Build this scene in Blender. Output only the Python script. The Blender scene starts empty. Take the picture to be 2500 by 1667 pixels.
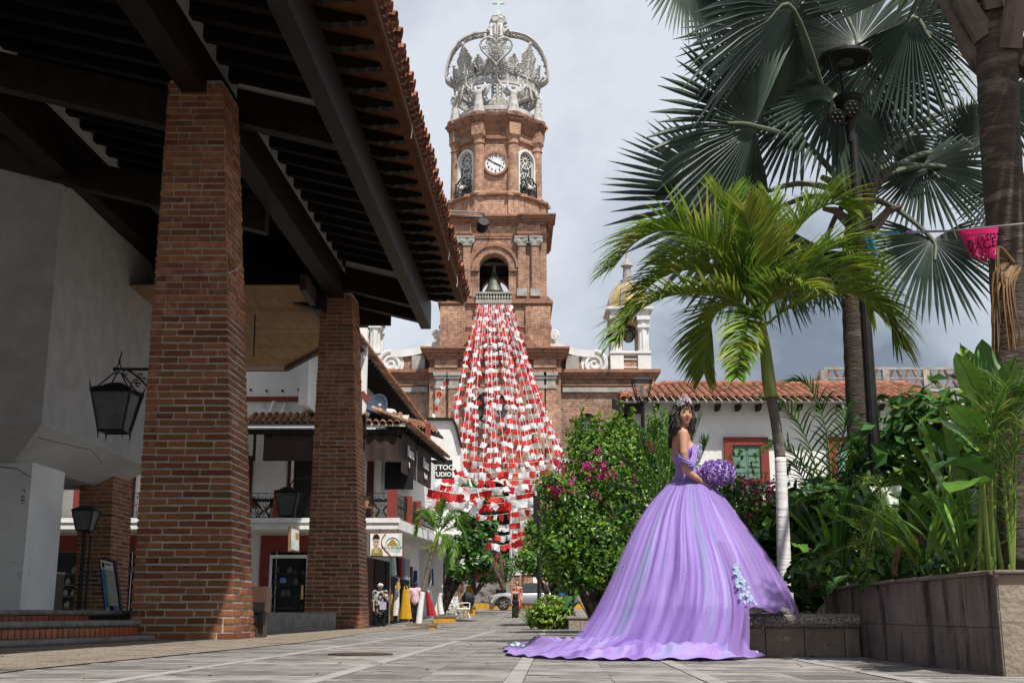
import bpy, math, random
import numpy as np
from math import radians as RAD, sin, cos, pi, tan, atan, sqrt
from mathutils import Vector as V, Matrix as M4
random.seed(7)
scn = bpy.context.scene
COL = scn.collection
# ------------------------------------------------------------------ camera
F, PIT, H = 2909.0, RAD(12.86), 0.37            # focal length in photo pixels, pitch, lens height above the plaza
cam = bpy.data.cameras.new('camera'); camo = bpy.data.objects.new('camera', cam); COL.objects.link(camo)
camo.location = (0, 0, H); camo.rotation_euler = (pi/2 + PIT, 0, 0)
cam.sensor_width = 36; cam.lens = F/2500*36; cam.clip_start = 0.05; cam.clip_end = 3000
scn.camera = camo
# ------------------------------------------------------------------ sky and sun
SUN_EL, SUN_AZ = RAD(60), RAD(28)               # sun stands behind the camera and to its right
wd = bpy.data.worlds.new('World'); scn.world = wd; wd.use_nodes = True
nt = wd.node_tree; nt.nodes.clear()
def WN(t, **k):
    n = nt.nodes.new(t)
    for a, b in k.items(): setattr(n, a, b)
    return n
w_out = WN('ShaderNodeOutputWorld'); w_bg = WN('ShaderNodeBackground'); w_bg.inputs['Strength'].default_value = 0.1
sky = WN('ShaderNodeTexSky', sky_type='NISHITA', sun_disc=False, sun_elevation=SUN_EL, sun_rotation=pi - SUN_AZ)
w_tc = WN('ShaderNodeTexCoord'); w_map = WN('ShaderNodeMapping'); w_map.inputs['Scale'].default_value = (1.0, 1.0, 1.3); w_map.inputs['Location'].default_value = (13.8, 3.9, 2.7)
w_n = WN('ShaderNodeTexNoise'); w_n.inputs['Scale'].default_value = 2.3; w_n.inputs['Detail'].default_value = 7; w_n.inputs['Roughness'].default_value = .56
w_n.inputs['Distortion'].default_value = .15
w_r = WN('ShaderNodeValToRGB')
e = w_r.color_ramp.elements
e[0].position = .38; e[0].color = (1.9, 2.25, 2.8, 1)
e[1].position = .61; e[1].color = (7.0, 7.3, 7.9, 1)
m_ = w_r.color_ramp.elements.new(.48); m_.color = (4.5, 4.9, 5.6, 1)
w_mx = WN('ShaderNodeMix', data_type='RGBA'); w_mx.inputs[0].default_value = .88
L = nt.links.new
L(w_tc.outputs['Generated'], w_map.inputs['Vector']); L(w_map.outputs['Vector'], w_n.inputs['Vector']); L(w_n.outputs['Fac'], w_r.inputs['Fac'])
L(sky.outputs['Color'], w_mx.inputs[6]); L(w_r.outputs['Color'], w_mx.inputs[7]); L(w_mx.outputs[2], w_bg.inputs['Color']); L(w_bg.outputs['Background'], w_out.inputs['Surface'])
sl = bpy.data.lights.new('sun', 'SUN'); sl.energy = 5.0; sl.angle = RAD(.53); sl.color = (1, .955, .88)
slo = bpy.data.objects.new('sun', sl); COL.objects.link(slo)
sd = V((sin(SUN_AZ)*cos(SUN_EL), -cos(SUN_AZ)*cos(SUN_EL), sin(SUN_EL)))
slo.rotation_euler = sd.to_track_quat('Z', 'Y').to_euler(); slo.location = sd*60
scn.view_settings.view_transform = 'Standard'; scn.view_settings.look = 'None'; scn.view_settings.gamma = 1
scn.view_settings.use_curve_mapping = False; scn.view_settings.exposure = 0.2
scn.cycles.max_bounces = 5; scn.cycles.diffuse_bounces = 3; scn.cycles.transparent_max_bounces = 12
# ------------------------------------------------------------------ picking points off the photo
cP, sP = cos(PIT), sin(PIT)
def ray(px, py):
    dx, dy = (px-1250)/F, (833.5-py)/F
    return V((dx, cP - dy*sP, sP + dy*cP))
def at(px, py, Y):
    d = ray(px, py); t = Y/d.y
    return V((d.x*t, Y, H + d.z*t))
def gnd(px, py, z=0.0):
    d = ray(px, py); t = (z-H)/d.z
    return V((d.x*t, d.y*t, z))
def ppm(Y, z=0.0): return F/(Y*cP + (z-H)*sP)
SA = RAD(2.03); cS, sS = cos(SA), sin(SA)        # the street runs 2 degrees to the right of the view axis
def S(v, u, z): return V((v*cS + u*sS, u*cS - v*sS, z))
# ------------------------------------------------------------------ mesh helpers
def bez(P, n):      # smooth path through control points (Catmull-Rom)
    P = [V(p) for p in P]; Q = [P[0]*2-P[1]] + P + [P[-1]*2-P[-2]]; out = []
    seg = len(P)-1
    for i in range(n+1):
        t = i/n*seg; k = min(int(t), seg-1); f = t-k; a, b_, c, d = Q[k:k+4]
        out.append(.5*((2*b_) + (c-a)*f + (2*a-5*b_+4*c-d)*f*f + (3*b_-a-3*c+d)*f**3))
    return out
class MB:
    def __init__(s): s.v = []; s.f = []; s.m = []
    def add(s, vs, fs, mi=0):
        o = len(s.v); s.v.extend([tuple(p) for p in vs])
        for f in fs: s.f.append(tuple(i+o for i in f)); s.m.append(mi)
        return s
    def hexa(s, p, mi=0):    # 8 points: bottom ring 0-3 ccw, top ring 4-7
        return s.add(p, [(3,2,1,0),(4,5,6,7),(0,1,5,4),(1,2,6,5),(2,3,7,6),(3,0,4,7)], mi)
    def box(s, c, d, rz=0, mi=0, M=None):
        x, y, z = d[0]/2, d[1]/2, d[2]/2
        ps = [V((a*x, b*y, e*z)) for e in (-1, 1) for a, b in ((-1,-1),(1,-1),(1,1),(-1,1))]
        R = M if M is not None else M4.Rotation(rz, 3, 'Z')
        return s.hexa([R @ p + V(c) for p in ps], mi)
    def bb(s, x0, x1, y0, y1, z0, z1, mi=0): return s.box(((x0+x1)/2, (y0+y1)/2, (z0+z1)/2), (x1-x0, y1-y0, z1-z0), 0, mi)
    def beam(s, a, b, w, h, mi=0, up=(0,0,1)):  # box along a->b, width w, height h
        a, b = V(a), V(b); d = (b-a).normalized(); r = d.cross(V(up)).normalized(); u = r.cross(d)
        ps = [p + r*(i*w/2) + u*(j*h/2) for p in (a, b) for i, j in ((-1,-1),(1,-1),(1,1),(-1,1))]
        return s.add(ps, [(0,1,2,3),(7,6,5,4),(0,4,5,1),(1,5,6,2),(2,6,7,3),(3,7,4,0)], mi)
    def tube(s, path, rad, n=8, mi=0, caps=True, closed=False):
        P = [V(p) for p in path]; N = len(P)
        R = rad if hasattr(rad, '__len__') else [rad]*N
        vs = []; pr = None
        for i in range(N):
            if closed: t = (P[(i+1) % N]-P[i-1])
            else: t = (P[min(i+1, N-1)]-P[max(i-1, 0)])
            t = t.normalized() if t.length > 1e-9 else V((0,0,1))
            if pr is None: pr = t.orthogonal().normalized()
            pr = (pr - t*pr.dot(t)); pr = pr.normalized() if pr.length > 1e-6 else t.orthogonal().normalized()
            b = t.cross(pr)
            vs += [P[i] + (pr*cos(2*pi*k/n) + b*sin(2*pi*k/n))*R[i] for k in range(n)]
        fs = []
        for i in range(N if closed else N-1):
            j = (i+1) % N
            for k in range(n): fs.append((i*n+k, i*n+(k+1) % n, j*n+(k+1) % n, j*n+k))
        if caps and not closed: fs += [tuple(range(n-1, -1, -1)), tuple((N-1)*n+k for k in range(n))]
        return s.add(vs, fs, mi)
    def lathe(s, prof, o=(0,0,0), n=20, mi=0, a0=0, sx=1, sy=1, M=None):   # prof: (r, z) bottom to top
        vs = []; o = V(o)
        for r, z in prof:
            for k in range(n):
                p = V((r*cos(a0+2*pi*k/n)*sx, r*sin(a0+2*pi*k/n)*sy, z))
                vs.append((M @ p if M is not None else p) + o)
        fs = []
        for i in range(len(prof)-1):
            for k in range(n): fs.append((i*n+k, i*n+(k+1) % n, (i+1)*n+(k+1) % n, (i+1)*n+k))
        fs += [tuple(range(n-1, -1, -1)), tuple((len(prof)-1)*n+k for k in range(n))]
        return s.add(vs, fs, mi)
    def prism(s, poly, off, mi=0):   # polygon of 3-D points extruded by a vector
        n = len(poly); off = V(off); a = [V(p) for p in poly]; vs = a + [p+off for p in a]
        fs = [tuple(range(n-1, -1, -1)), tuple(range(n, 2*n))] + [(i, (i+1) % n, n+(i+1) % n, n+i) for i in range(n)]
        return s.add(vs, fs, mi)
    def grid(s, fn, nu, nv, mi=0, wu=False):  # fn(i/nu, j/nv)
        vs = [fn(i/nu, j/nv) for i in range(nu if wu else nu+1) for j in range(nv+1)]
        N = nu if wu else nu+1; fs = []
        for i in range(nu):
            for j in range(nv):
                a = i*(nv+1)+j; b = ((i+1) % N)*(nv+1)+j
                fs.append((a, b, b+1, a+1))
        return s.add(vs, fs, mi)
    def ball(s, c, r, nu=10, nv=6, mi=0, M=None):
        r = V(r) if hasattr(r, '__len__') else V((r, r, r)); c = V(c)
        def fn(a, b):
            p = V((sin(pi*b)*cos(2*pi*a)*r.x, sin(pi*b)*sin(2*pi*a)*r.y, -cos(pi*b)*r.z))
            return (M @ p if M is not None else p) + c
        return s.grid(fn, nu, nv, mi, wu=True)
    def mesh(s, name, mats, smooth=False, uv=True):
        me = bpy.data.meshes.new(name); me.from_pydata(s.v, [], s.f)
        for m in (mats if isinstance(mats, (list, tuple)) else [mats]): me.materials.append(m)
        if any(s.m): me.polygons.foreach_set('material_index', s.m)
        if smooth: me.polygons.foreach_set('use_smooth', [True]*len(s.f))
        if uv:
            ul = me.uv_layers.new(name='UVMap'); d = []
            me.update()
            for p in me.polygons:
                n = p.normal
                if abs(n.z) > .85:
                    for vi in p.vertices: q = me.vertices[vi].co; d += [q.x, q.y]
                else:
                    l = sqrt(n.x*n.x+n.y*n.y) or 1; tx, ty = -n.y/l, n.x/l
                    for vi in p.vertices: q = me.vertices[vi].co; d += [q.x*tx+q.y*ty, q.z]
            ul.data.foreach_set('uv', d)
        return me
    def build(s, name, mats, parent=None, smooth=False, uv=True, kind=None, **k):
        return link(name, s.mesh(name, mats, smooth, uv), parent, kind, **k)
ROOTM = {}
def link(name, me, parent=None, kind=None, label=None, cat=None, group=None, sharp=None):
    o = bpy.data.objects.new(name, me); COL.objects.link(o)
    if parent is not None:
        o.parent = parent
        if parent.name in ROOTM: o.matrix_parent_inverse = ROOTM[parent.name].inverted()
    if kind: o['kind'] = kind
    tag(o, label, cat, group)
    return o
def tag(o, label=None, cat=None, group=None):
    if label: o['label'] = label
    if cat: o['category'] = cat
    if group: o['group'] = group
    return o
def thing(name, label, cat, loc=(0,0,0), group=None, rz=0):
    o = bpy.data.objects.new(name, None); COL.objects.link(o); o.empty_display_size = .1
    o.location = loc; o.rotation_euler = (0, 0, rz); o['kind'] = 'thing'
    ROOTM[o.name] = M4.Translation(V(loc)) @ M4.Rotation(rz, 4, 'Z')
    return tag(o, label, cat, group)
def struct(name, loc=(0,0,0)):
    o = bpy.data.objects.new(name, None); COL.objects.link(o); o.empty_display_size = .1; o['kind'] = 'structure'; return o
def copy_tree(root, loc, rz=0, label=None, sc=1.0, group=None):
    r = root.copy(); COL.objects.link(r); r.location = loc; r.rotation_euler = (0, 0, rz); r.scale = (sc, sc, sc)
    if label: r['label'] = label
    if group: r['group'] = group
    for ch in root.children:
        c = ch.copy(); COL.objects.link(c); c.parent = r
        for g in ch.children:
            d = g.copy(); COL.objects.link(d); d.parent = c
    return r
def inst(name, me, loc, rot=(0,0,0), sc=(1,1,1), parent=None):
    o = bpy.data.objects.new(name, me); COL.objects.link(o)
    o.location = loc; o.rotation_euler = rot; o.scale = sc
    if parent is not None:
        o.parent = parent
        if parent.name in ROOTM: o.matrix_parent_inverse = ROOTM[parent.name].inverted()
    return o
# ------------------------------------------------------------------ materials
def mat(name, c1, c2=None, c3=None, scale=4, rough=.75, bump=0, bscale=None, metal=0, spec=.3, detail=5, stretch=(1,1,1), lo=.35, hi=.65,
        rnd=0, transl=0, sheen=0, alpha=1, coord='Object', hue=0, dist=0, spots=None, emit=0):
    m = bpy.data.materials.new(name); m.use_nodes = True; t = m.node_tree; N = t.nodes; K = t.links.new
    b = N['Principled BSDF']; out = N['Material Output']
    b.inputs['Roughness'].default_value = rough; b.inputs['Metallic'].default_value = metal; b.inputs['Specular IOR Level'].default_value = spec
    if sheen: b.inputs['Sheen Weight'].default_value = sheen; b.inputs['Sheen Roughness'].default_value = .4
    if emit: b.inputs['Emission Color'].default_value = (*c1, 1); b.inputs['Emission Strength'].default_value = emit
    tc = N.new('ShaderNodeTexCoord'); mp = N.new('ShaderNodeMapping'); mp.inputs['Scale'].default_value = stretch
    K(tc.outputs[coord], mp.inputs['Vector'])
    if c2 is None: c2 = tuple(x*.8 for x in c1)
    nz = N.new('ShaderNodeTexNoise'); nz.inputs['Scale'].default_value = scale; nz.inputs['Detail'].default_value = detail; nz.inputs['Roughness'].default_value = .6
    nz.inputs['Distortion'].default_value = dist
    K(mp.outputs['Vector'], nz.inputs['Vector'])
    r = N.new('ShaderNodeValToRGB'); e = r.color_ramp.elements
    e[0].position = lo; e[0].color = (*c1, 1); e[1].position = hi; e[1].color = (*c2, 1)
    if c3: q = r.color_ramp.elements.new((lo+hi)/2); q.color = (*c3, 1)
    K(nz.outputs['Fac'], r.inputs['Fac']); col = r.outputs['Color']
    if rnd or hue:
        oi = N.new('ShaderNodeObjectInfo'); ge = N.new('ShaderNodeNewGeometry'); ad = N.new('ShaderNodeMath'); ad.operation = 'ADD'
        K(oi.outputs['Random'], ad.inputs[0]); K(ge.outputs['Random Per Island'], ad.inputs[1])
        fr = N.new('ShaderNodeMath'); fr.operation = 'FRACT'; K(ad.outputs[0], fr.inputs[0])
        mr = N.new('ShaderNodeMapRange'); mr.inputs['To Min'].default_value = 1-rnd; mr.inputs['To Max'].default_value = 1+rnd; K(fr.outputs[0], mr.inputs['Value'])
        hs = N.new('ShaderNodeHueSaturation'); K(col, hs.inputs['Color']); K(mr.outputs[0], hs.inputs['Value'])
        if hue:
            f2 = N.new('ShaderNodeMath'); f2.operation = 'MULTIPLY'; f2.inputs[1].default_value = 7.31; K(fr.outputs[0], f2.inputs[0])
            f3 = N.new('ShaderNodeMath'); f3.operation = 'FRACT'; K(f2.outputs[0], f3.inputs[0])
            mh = N.new('ShaderNodeMapRange'); mh.inputs['To Min'].default_value = .5-hue; mh.inputs['To Max'].default_value = .5+hue; K(f3.outputs[0], mh.inputs['Value']); K(mh.outputs[0], hs.inputs['Hue'])
        col = hs.outputs['Color']
    if spots:      # (colour, scale, threshold, stretch): blotches of dirt and painted shading, with a shape of their own
        sc, ss, th, st = spots
        m2 = N.new('ShaderNodeMapping'); m2.inputs['Scale'].default_value = st; m2.inputs['Location'].default_value = (3.1, 7.7, 1.3); K(tc.outputs[coord], m2.inputs['Vector'])
        n2 = N.new('ShaderNodeTexNoise'); n2.inputs['Scale'].default_value = ss; n2.inputs['Detail'].default_value = 8; n2.inputs['Roughness'].default_value = .65; K(m2.outputs[0], n2.inputs['Vector'])
        r2 = N.new('ShaderNodeValToRGB'); r2.color_ramp.elements[0].position = th; r2.color_ramp.elements[1].position = th+.13; K(n2.outputs['Fac'], r2.inputs['Fac'])
        mx = N.new('ShaderNodeMix'); mx.data_type = 'RGBA'; K(r2.outputs['Color'], mx.inputs[0]); K(col, mx.inputs[6]); mx.inputs[7].default_value = (*sc, 1); col = mx.outputs[2]
    K(col, b.inputs['Base Color'])
    if bump:
        bn = N.new('ShaderNodeTexNoise'); bn.inputs['Scale'].default_value = bscale or scale*4; bn.inputs['Detail'].default_value = 6; K(mp.outputs['Vector'], bn.inputs['Vector'])
        bu = N.new('ShaderNodeBump'); bu.inputs['Strength'].default_value = bump; bu.inputs['Distance'].default_value = .02; K(bn.outputs['Fac'], bu.inputs['Height']); K(bu.outputs['Normal'], b.inputs['Normal'])
    sh = b.outputs[0]
    if transl:
        tr = N.new('ShaderNodeBsdfTranslucent'); K(col, tr.inputs['Color']); ms = N.new('ShaderNodeMixShader'); ms.inputs[0].default_value = transl
        K(sh, ms.inputs[1]); K(tr.outputs[0], ms.inputs[2]); sh = ms.outputs[0]
    if alpha < 1:
        tp = N.new('ShaderNodeBsdfTransparent'); ms = N.new('ShaderNodeMixShader'); ms.inputs[0].default_value = alpha
        K(tp.outputs[0], ms.inputs[1]); K(sh, ms.inputs[2]); sh = ms.outputs[0]
    K(sh, out.inputs['Surface'])
    return m
def brick_mat(name, ca, cb, mortar, bw=.30, bh=.085, ms=.014, patch=None, bump=.5):
    m = bpy.data.materials.new(name); m.use_nodes = True; t = m.node_tree; N = t.nodes; K = t.links.new; b = N['Principled BSDF']
    b.inputs['Roughness'].default_value = .85; b.inputs['Specular IOR Level'].default_value = .15
    uv = N.new('ShaderNodeUVMap'); uv.uv_map = 'UVMap'; br = N.new('ShaderNodeTexBrick'); K(uv.outputs[0], br.inputs['Vector'])
    br.inputs['Scale'].default_value = 1; br.inputs['Brick Width'].default_value = bw; br.inputs['Row Height'].default_value = bh; br.inputs['Mortar Size'].default_value = ms; br.inputs['Mortar Smooth'].default_value = .2
    br.inputs['Color1'].default_value = (*ca, 1); br.inputs['Color2'].default_value = (*cb, 1); br.inputs['Mortar'].default_value = (*mortar, 1)
    tc = N.new('ShaderNodeTexCoord'); nz = N.new('ShaderNodeTexNoise'); nz.inputs['Scale'].default_value = .55; nz.inputs['Detail'].default_value = 9; nz.inputs['Roughness'].default_value = .7; K(tc.outputs['Object'], nz.inputs['Vector'])
    rr = N.new('ShaderNodeValToRGB'); rr.color_ramp.elements[0].position = .32; rr.color_ramp.elements[0].color = (.50, .46, .44, 1); rr.color_ramp.elements[1].position = .62; rr.color_ramp.elements[1].color = (1.12, 1.06, 1.0, 1); K(nz.outputs['Fac'], rr.inputs['Fac'])
    mx = N.new('ShaderNodeMix'); mx.data_type = 'RGBA'; mx.blend_type = 'MULTIPLY'; mx.inputs[0].default_value = 1; K(br.outputs['Color'], mx.inputs[6]); K(rr.outputs['Color'], mx.inputs[7]); col = mx.outputs[2]
    n3 = N.new('ShaderNodeTexNoise'); n3.inputs['Scale'].default_value = 3.4; n3.inputs['Detail'].default_value = 7; n3.inputs['Roughness'].default_value = .75; K(tc.outputs['Object'], n3.inputs['Vector'])
    r3 = N.new('ShaderNodeValToRGB'); r3.color_ramp.elements[0].position = .34; r3.color_ramp.elements[0].color = (.55,.52,.5,1); r3.color_ramp.elements[1].position = .66; r3.color_ramp.elements[1].color = (1.35,1.36,1.38,1); K(n3.outputs['Fac'], r3.inputs['Fac'])
    m3 = N.new('ShaderNodeMix'); m3.data_type = 'RGBA'; m3.blend_type = 'MULTIPLY'; m3.inputs[0].default_value = 1; K(col, m3.inputs[6]); K(r3.outputs['Color'], m3.inputs[7]); col = m3.outputs[2]
    if patch:
        n2 = N.new('ShaderNodeTexNoise'); n2.inputs['Scale'].default_value = 1.7; n2.inputs['Detail'].default_value = 8; n2.inputs['Roughness'].default_value = .7; K(tc.outputs['Object'], n2.inputs['Vector'])
        r2 = N.new('ShaderNodeValToRGB'); r2.color_ramp.elements[0].position = .55; r2.color_ramp.elements[1].position = .68; K(n2.outputs['Fac'], r2.inputs['Fac'])
        m2 = N.new('ShaderNodeMix'); m2.data_type = 'RGBA'; K(r2.outputs['Color'], m2.inputs[0]); K(col, m2.inputs[6]); m2.inputs[7].default_value = (*patch, 1); col = m2.outputs[2]
    K(col, b.inputs['Base Color'])
    bu = N.new('ShaderNodeBump'); bu.inputs['Strength'].default_value = bump; bu.inputs['Distance'].default_value = .03; bu.invert = True; K(br.outputs['Fac'], bu.inputs['Height']); K(bu.outputs[0], b.inputs['Normal'])
    return m
def glass_mat(name, tint=(.02,.03,.03), alpha=.35, rough=.03):
    m = bpy.data.materials.new(name); m.use_nodes = True; t = m.node_tree; N = t.nodes; K = t.links.new; b = N['Principled BSDF']
    b.inputs['Base Color'].default_value = (*tint, 1); b.inputs['Roughness'].default_value = rough; b.inputs['Specular IOR Level'].default_value = .8
    nz = N.new('ShaderNodeTexNoise'); nz.inputs['Scale'].default_value = 1.5; bu = N.new('ShaderNodeBump'); bu.inputs['Strength'].default_value = .03; K(nz.outputs['Fac'], bu.inputs['Height']); K(bu.outputs[0], b.inputs['Normal'])
    tp = N.new('ShaderNodeBsdfTransparent'); ms = N.new('ShaderNodeMixShader'); ms.inputs[0].default_value = alpha
    K(tp.outputs[0], ms.inputs[1]); K(b.outputs[0], ms.inputs[2]); K(ms.outputs[0], N['Material Output'].inputs['Surface']); return m
X = {}
X['plaster'] = mat('white_plaster', (.80,.79,.77), (.70,.69,.66), scale=1.2, rough=.85, bump=.35, bscale=9, spec=.2)
X['rough_plaster'] = mat('rough_white_plaster', (.47,.455,.445), (.38,.37,.36), scale=2.2, rough=.9, bump=1.0, bscale=7, spec=.15, spots=((.24,.23,.225), 9, .63, (1,1,1)))  # dark spots paint the shading of trowel marks into the plaster
X['old_white'] = mat('weathered_white_wall', (.82,.82,.80), (.72,.71,.69), scale=.9, rough=.85, bump=.2, spec=.2, spots=((.33,.32,.30), 2.0, .64, (1,1,.6)))
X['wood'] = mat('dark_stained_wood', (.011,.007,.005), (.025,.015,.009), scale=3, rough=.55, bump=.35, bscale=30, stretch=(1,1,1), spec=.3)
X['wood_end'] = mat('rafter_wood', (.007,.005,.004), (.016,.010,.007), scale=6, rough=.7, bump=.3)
X['soffit'] = mat('terracotta_soffit_board', (.14,.048,.017), (.21,.08,.03), scale=3, rough=.75, bump=.2, rnd=.2)
X['tan_plank'] = mat('varnished_tan_plank', (.30,.17,.07), (.42,.26,.12), scale=5, rough=.6, rnd=.15, stretch=(1,.2,1))
X['mortar'] = mat('grey_mortar', (.40,.36,.30), (.52,.47,.40), scale=12, rough=.95, bump=.6, bscale=60)
X['brick'] = mat('fired_brick', (.31,.138,.073), (.385,.185,.102), (.245,.10,.056), scale=6, rough=.88, bump=.7, bscale=45, rnd=.34, hue=.012, spec=.12, spots=((.10,.055,.04), 14, .66, (1,1,1)))
X['tile_riser'] = mat('glazed_brick_riser', (.36,.09,.03), (.22,.05,.02), scale=8, rough=.35, rnd=.25, spec=.5)
X['tile'] = mat('terracotta_roof_tile', (.26,.10,.058), (.16,.068,.045), (.31,.13,.075), scale=5, rough=.85, bump=.3, rnd=.35, hue=.012, spots=((.05,.045,.04), 5, .6, (1,1,1)))
X['tile_old'] = mat('old_roof_tile', (.27,.12,.07), (.16,.085,.06), (.36,.19,.11), scale=5, rough=.88, bump=.3, rnd=.4, hue=.014, spots=((.06,.055,.05), 4, .54, (1,1,1)))
X['stone_nose'] = mat('grey_stone_nosing', (.24,.225,.205), (.14,.13,.12), scale=6, rough=.8, bump=.6, bscale=50, spots=((.06,.055,.05), 3, .62, (1,1,1)))
X['iron'] = mat('black_iron', (.012,.012,.013), (.022,.021,.02), scale=8, rough=.5, metal=.3, spec=.4)
X['lamp_glass'] = mat('frosted_lantern_glass', (.16,.17,.17), (.11,.12,.12), scale=3, rough=.25, spec=.5, transl=.35)
X['red_paint'] = mat('red_oxide_paint', (.26,.045,.032), (.19,.035,.028), scale=2.5, rough=.7, bump=.15)
X['brown_metal'] = mat('brown_painted_steel', (.045,.030,.026), (.07,.045,.036), scale=5, rough=.5, spec=.4)
X['black'] = mat('black_matte', (.008,.008,.009), (.013,.013,.014), scale=5, rough=.6)
X['white_paint'] = mat('white_paint', (.82,.82,.81), (.70,.70,.69), scale=3, rough=.5)
# ================================================================== ground
X['slab'] = mat('paving_slab_stone', (.29,.268,.252), (.14,.13,.122), (.22,.205,.193), scale=1.9, rough=.8, bump=.5, bscale=40, rnd=.3, spots=((.065,.06,.056), .9, .50, (1,2.2,1)))  # dark streaks paint in palm shadow patches together with real stains
X['strip'] = mat('pale_paving_strip', (.36,.342,.335), (.25,.238,.232), scale=3, rough=.85, bump=.35, bscale=60, spots=((.12,.115,.11), 1.6, .56, (1,1,1)))
X['aggr'] = mat('exposed_aggregate', (.33,.28,.22), (.14,.12,.095), (.24,.20,.155), scale=38, rough=.9, bump=1.0, bscale=45, detail=3, lo=.38, hi=.6, spots=((.07,.062,.055), 1.4, .52, (1,2.2,1)))
X['street'] = mat('street_stone', (.24,.225,.21), (.15,.14,.13), (.20,.185,.175), scale=1.3, rough=.85, bump=.4, bscale=20, rnd=.15, spots=((.07,.065,.06), .5, .58, (1,1,1)))
X['earth'] = mat('far_ground', (.13,.11,.085), (.09,.08,.06), scale=.2, rough=.95)
X['soil'] = mat('dark_soil', (.035,.026,.018), (.06,.045,.03), scale=6, rough=.95, bump=.5)
def zs(Y):
    return -.17 + (min(max(Y, 29.3), 77)-41)*.0235
b = MB(); b.add([(-900,-300,-1.2),(900,-300,-1.2),(900,1500,-1.2),(-900,1500,-1.2)], [(0,1,2,3)]); b.build('ground', X['earth'], kind='structure')
b = MB(); b.bb(-34, 45, -12, 29.2, -1.1, -.012); b.build('plaza_base', X['aggr'], kind='structure')
# street beyond the plaza, stone slabs rising to the church
street = struct('street')
b = MB(); ys = [29.2, 34, 41, 50, 60, 70, 77, 100]
b.add([(x, y, zs(y)-.03) for y in ys for x in (-40, 60)], [(2*i, 2*i+1, 2*i+3, 2*i+2) for i in range(len(ys)-1)]); b.build('street_bed', X['street'], street)
sm = MB().box((0,0,0), (1.16,.76,.06)).mesh('street_slab', X['street'])
sl_ang = atan(.0235)
for r in range(46):
    y = 37.5 + r*.8
    for c in range(-4, 9):
        x = c*1.2 + (r % 2)*.6 + y*sS - .6
        if abs(x/y) > .16 or (x+1.6 < -.02*y): continue
        inst('street_slab', sm, (x, y, zs(y)-.03+random.uniform(-.004,.004)), (sl_ang,0,0), (1,1,1), street)
# plaza panels between pale strips
plaza = struct('plaza')
def vu(p): return p.x*cS - p.y*sS, p.x*sS + p.y*cS
vA = vu(gnd(768,1662))[0]; vD = vu(gnd(2254,1667))[0]; PI_ = (vD-vA)/3; SW = .115
u0 = 7.02
agg_px = [(-40,1650),(0,1644),(100,1632),(387,1604),(719,1571),(915,1543)]
agg = [gnd(*p) for p in agg_px]
def agg_x(y):
    if y <= agg[0].y: return agg[0].x
    for a, c in zip(agg, agg[1:]):
        if a.y <= y <= c.y: return a.x + (c.x-a.x)*(y-a.y)/(c.y-a.y)
    return agg[-1].x + (y-agg[-1].y)*.03
pm = MB().box((0,0,-.03), (PI_-SW, PI_-SW, .06)).mesh('paving_slab', X['slab'])
hm = MB().box((0,0,-.03), ((PI_-SW)/2-.004, PI_-SW, .06)).mesh('paving_slab', X['slab'])
cm = MB().box((0,0,-.028), (PI_-SW, SW-.012, .06)).mesh('paving_strip', X['strip'])
for k in range(-7, 11):
    vv = vA + k*PI_
    a, c = S(vv, u0-2.5, 0), S(vv, 29.17, 0)
    if k >= 0: pass
    b = MB(); b.beam(a - V((0,0,.026)), c - V((0,0,.026)), SW-.012, .06); b.build('paving_strip', X['strip'], plaza)
    for r in range(-2, 19):
        uu = u0 + r*PI_; sh = (.35*PI_ if k % 2 else 0)
        uc = uu + PI_/2 + sh
        p = S(vv+PI_/2, uc, 0)
        if p.y > 28.7 or p.y < 5.5 or abs(p.x) > .44*p.y+1.4 or p.x+PI_/2 < agg_x(p.y): continue
        if random.random() < .5:
            for s in (-1, 1): inst('paving_slab', hm, S(vv+PI_/2+s*(PI_-SW)/4, uc, random.uniform(-.002,.002)), (0,0,-SA), (1,1,1), plaza)
        else: inst('paving_slab', pm, p + V((0,0,random.uniform(-.002,.002))), (0,0,-SA), (1,1,1), plaza)
        inst('paving_strip', cm, S(vv+PI_/2, uu+sh, .001), (0,0,-SA), (1,1,1), plaza)
b = MB(); b.bb(-10, 14, 29.06, 29.2, -.5, .004); b.build('plaza_edge', X['strip'], plaza)
# aggregate pavement along the arcade
b = MB(); edge = [V((a.x, a.y, .009)) for a in agg] + [V((agg_x(29.2), 29.2, .009)), V((agg_x(29.2)+.2, 36.5, .009))]
n = len(edge); b.add([V((-30, e.y, .009)) for e in edge] + edge, [(i, i+n, i+n+1, i+1) for i in range(n-1)])
b.add([(-30,29.2,-.6),(edge[-2].x,29.2,-.6),(edge[-1].x,36.5,-.6),(-30,36.5,-.6),(-30,29.2,.008),(edge[-2].x,29.2,.008),(edge[-1].x,36.5,.008),(-30,36.5,.008)], [(0,1,5,4),(1,2,6,5),(2,3,7,6)])
b.build('aggregate_pavement', X['aggr'], kind='structure')
# a flat round inspection lid
b = MB(); g = gnd(880,1598); b.lathe([(.30,.0),(.30,.012),(.27,.016)], (g.x, g.y, 0), 28); b.build('manhole_cover', X['brown_metal'], label='round dark drain cover lying flush in the plaza paving', cat='drain cover')

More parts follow.
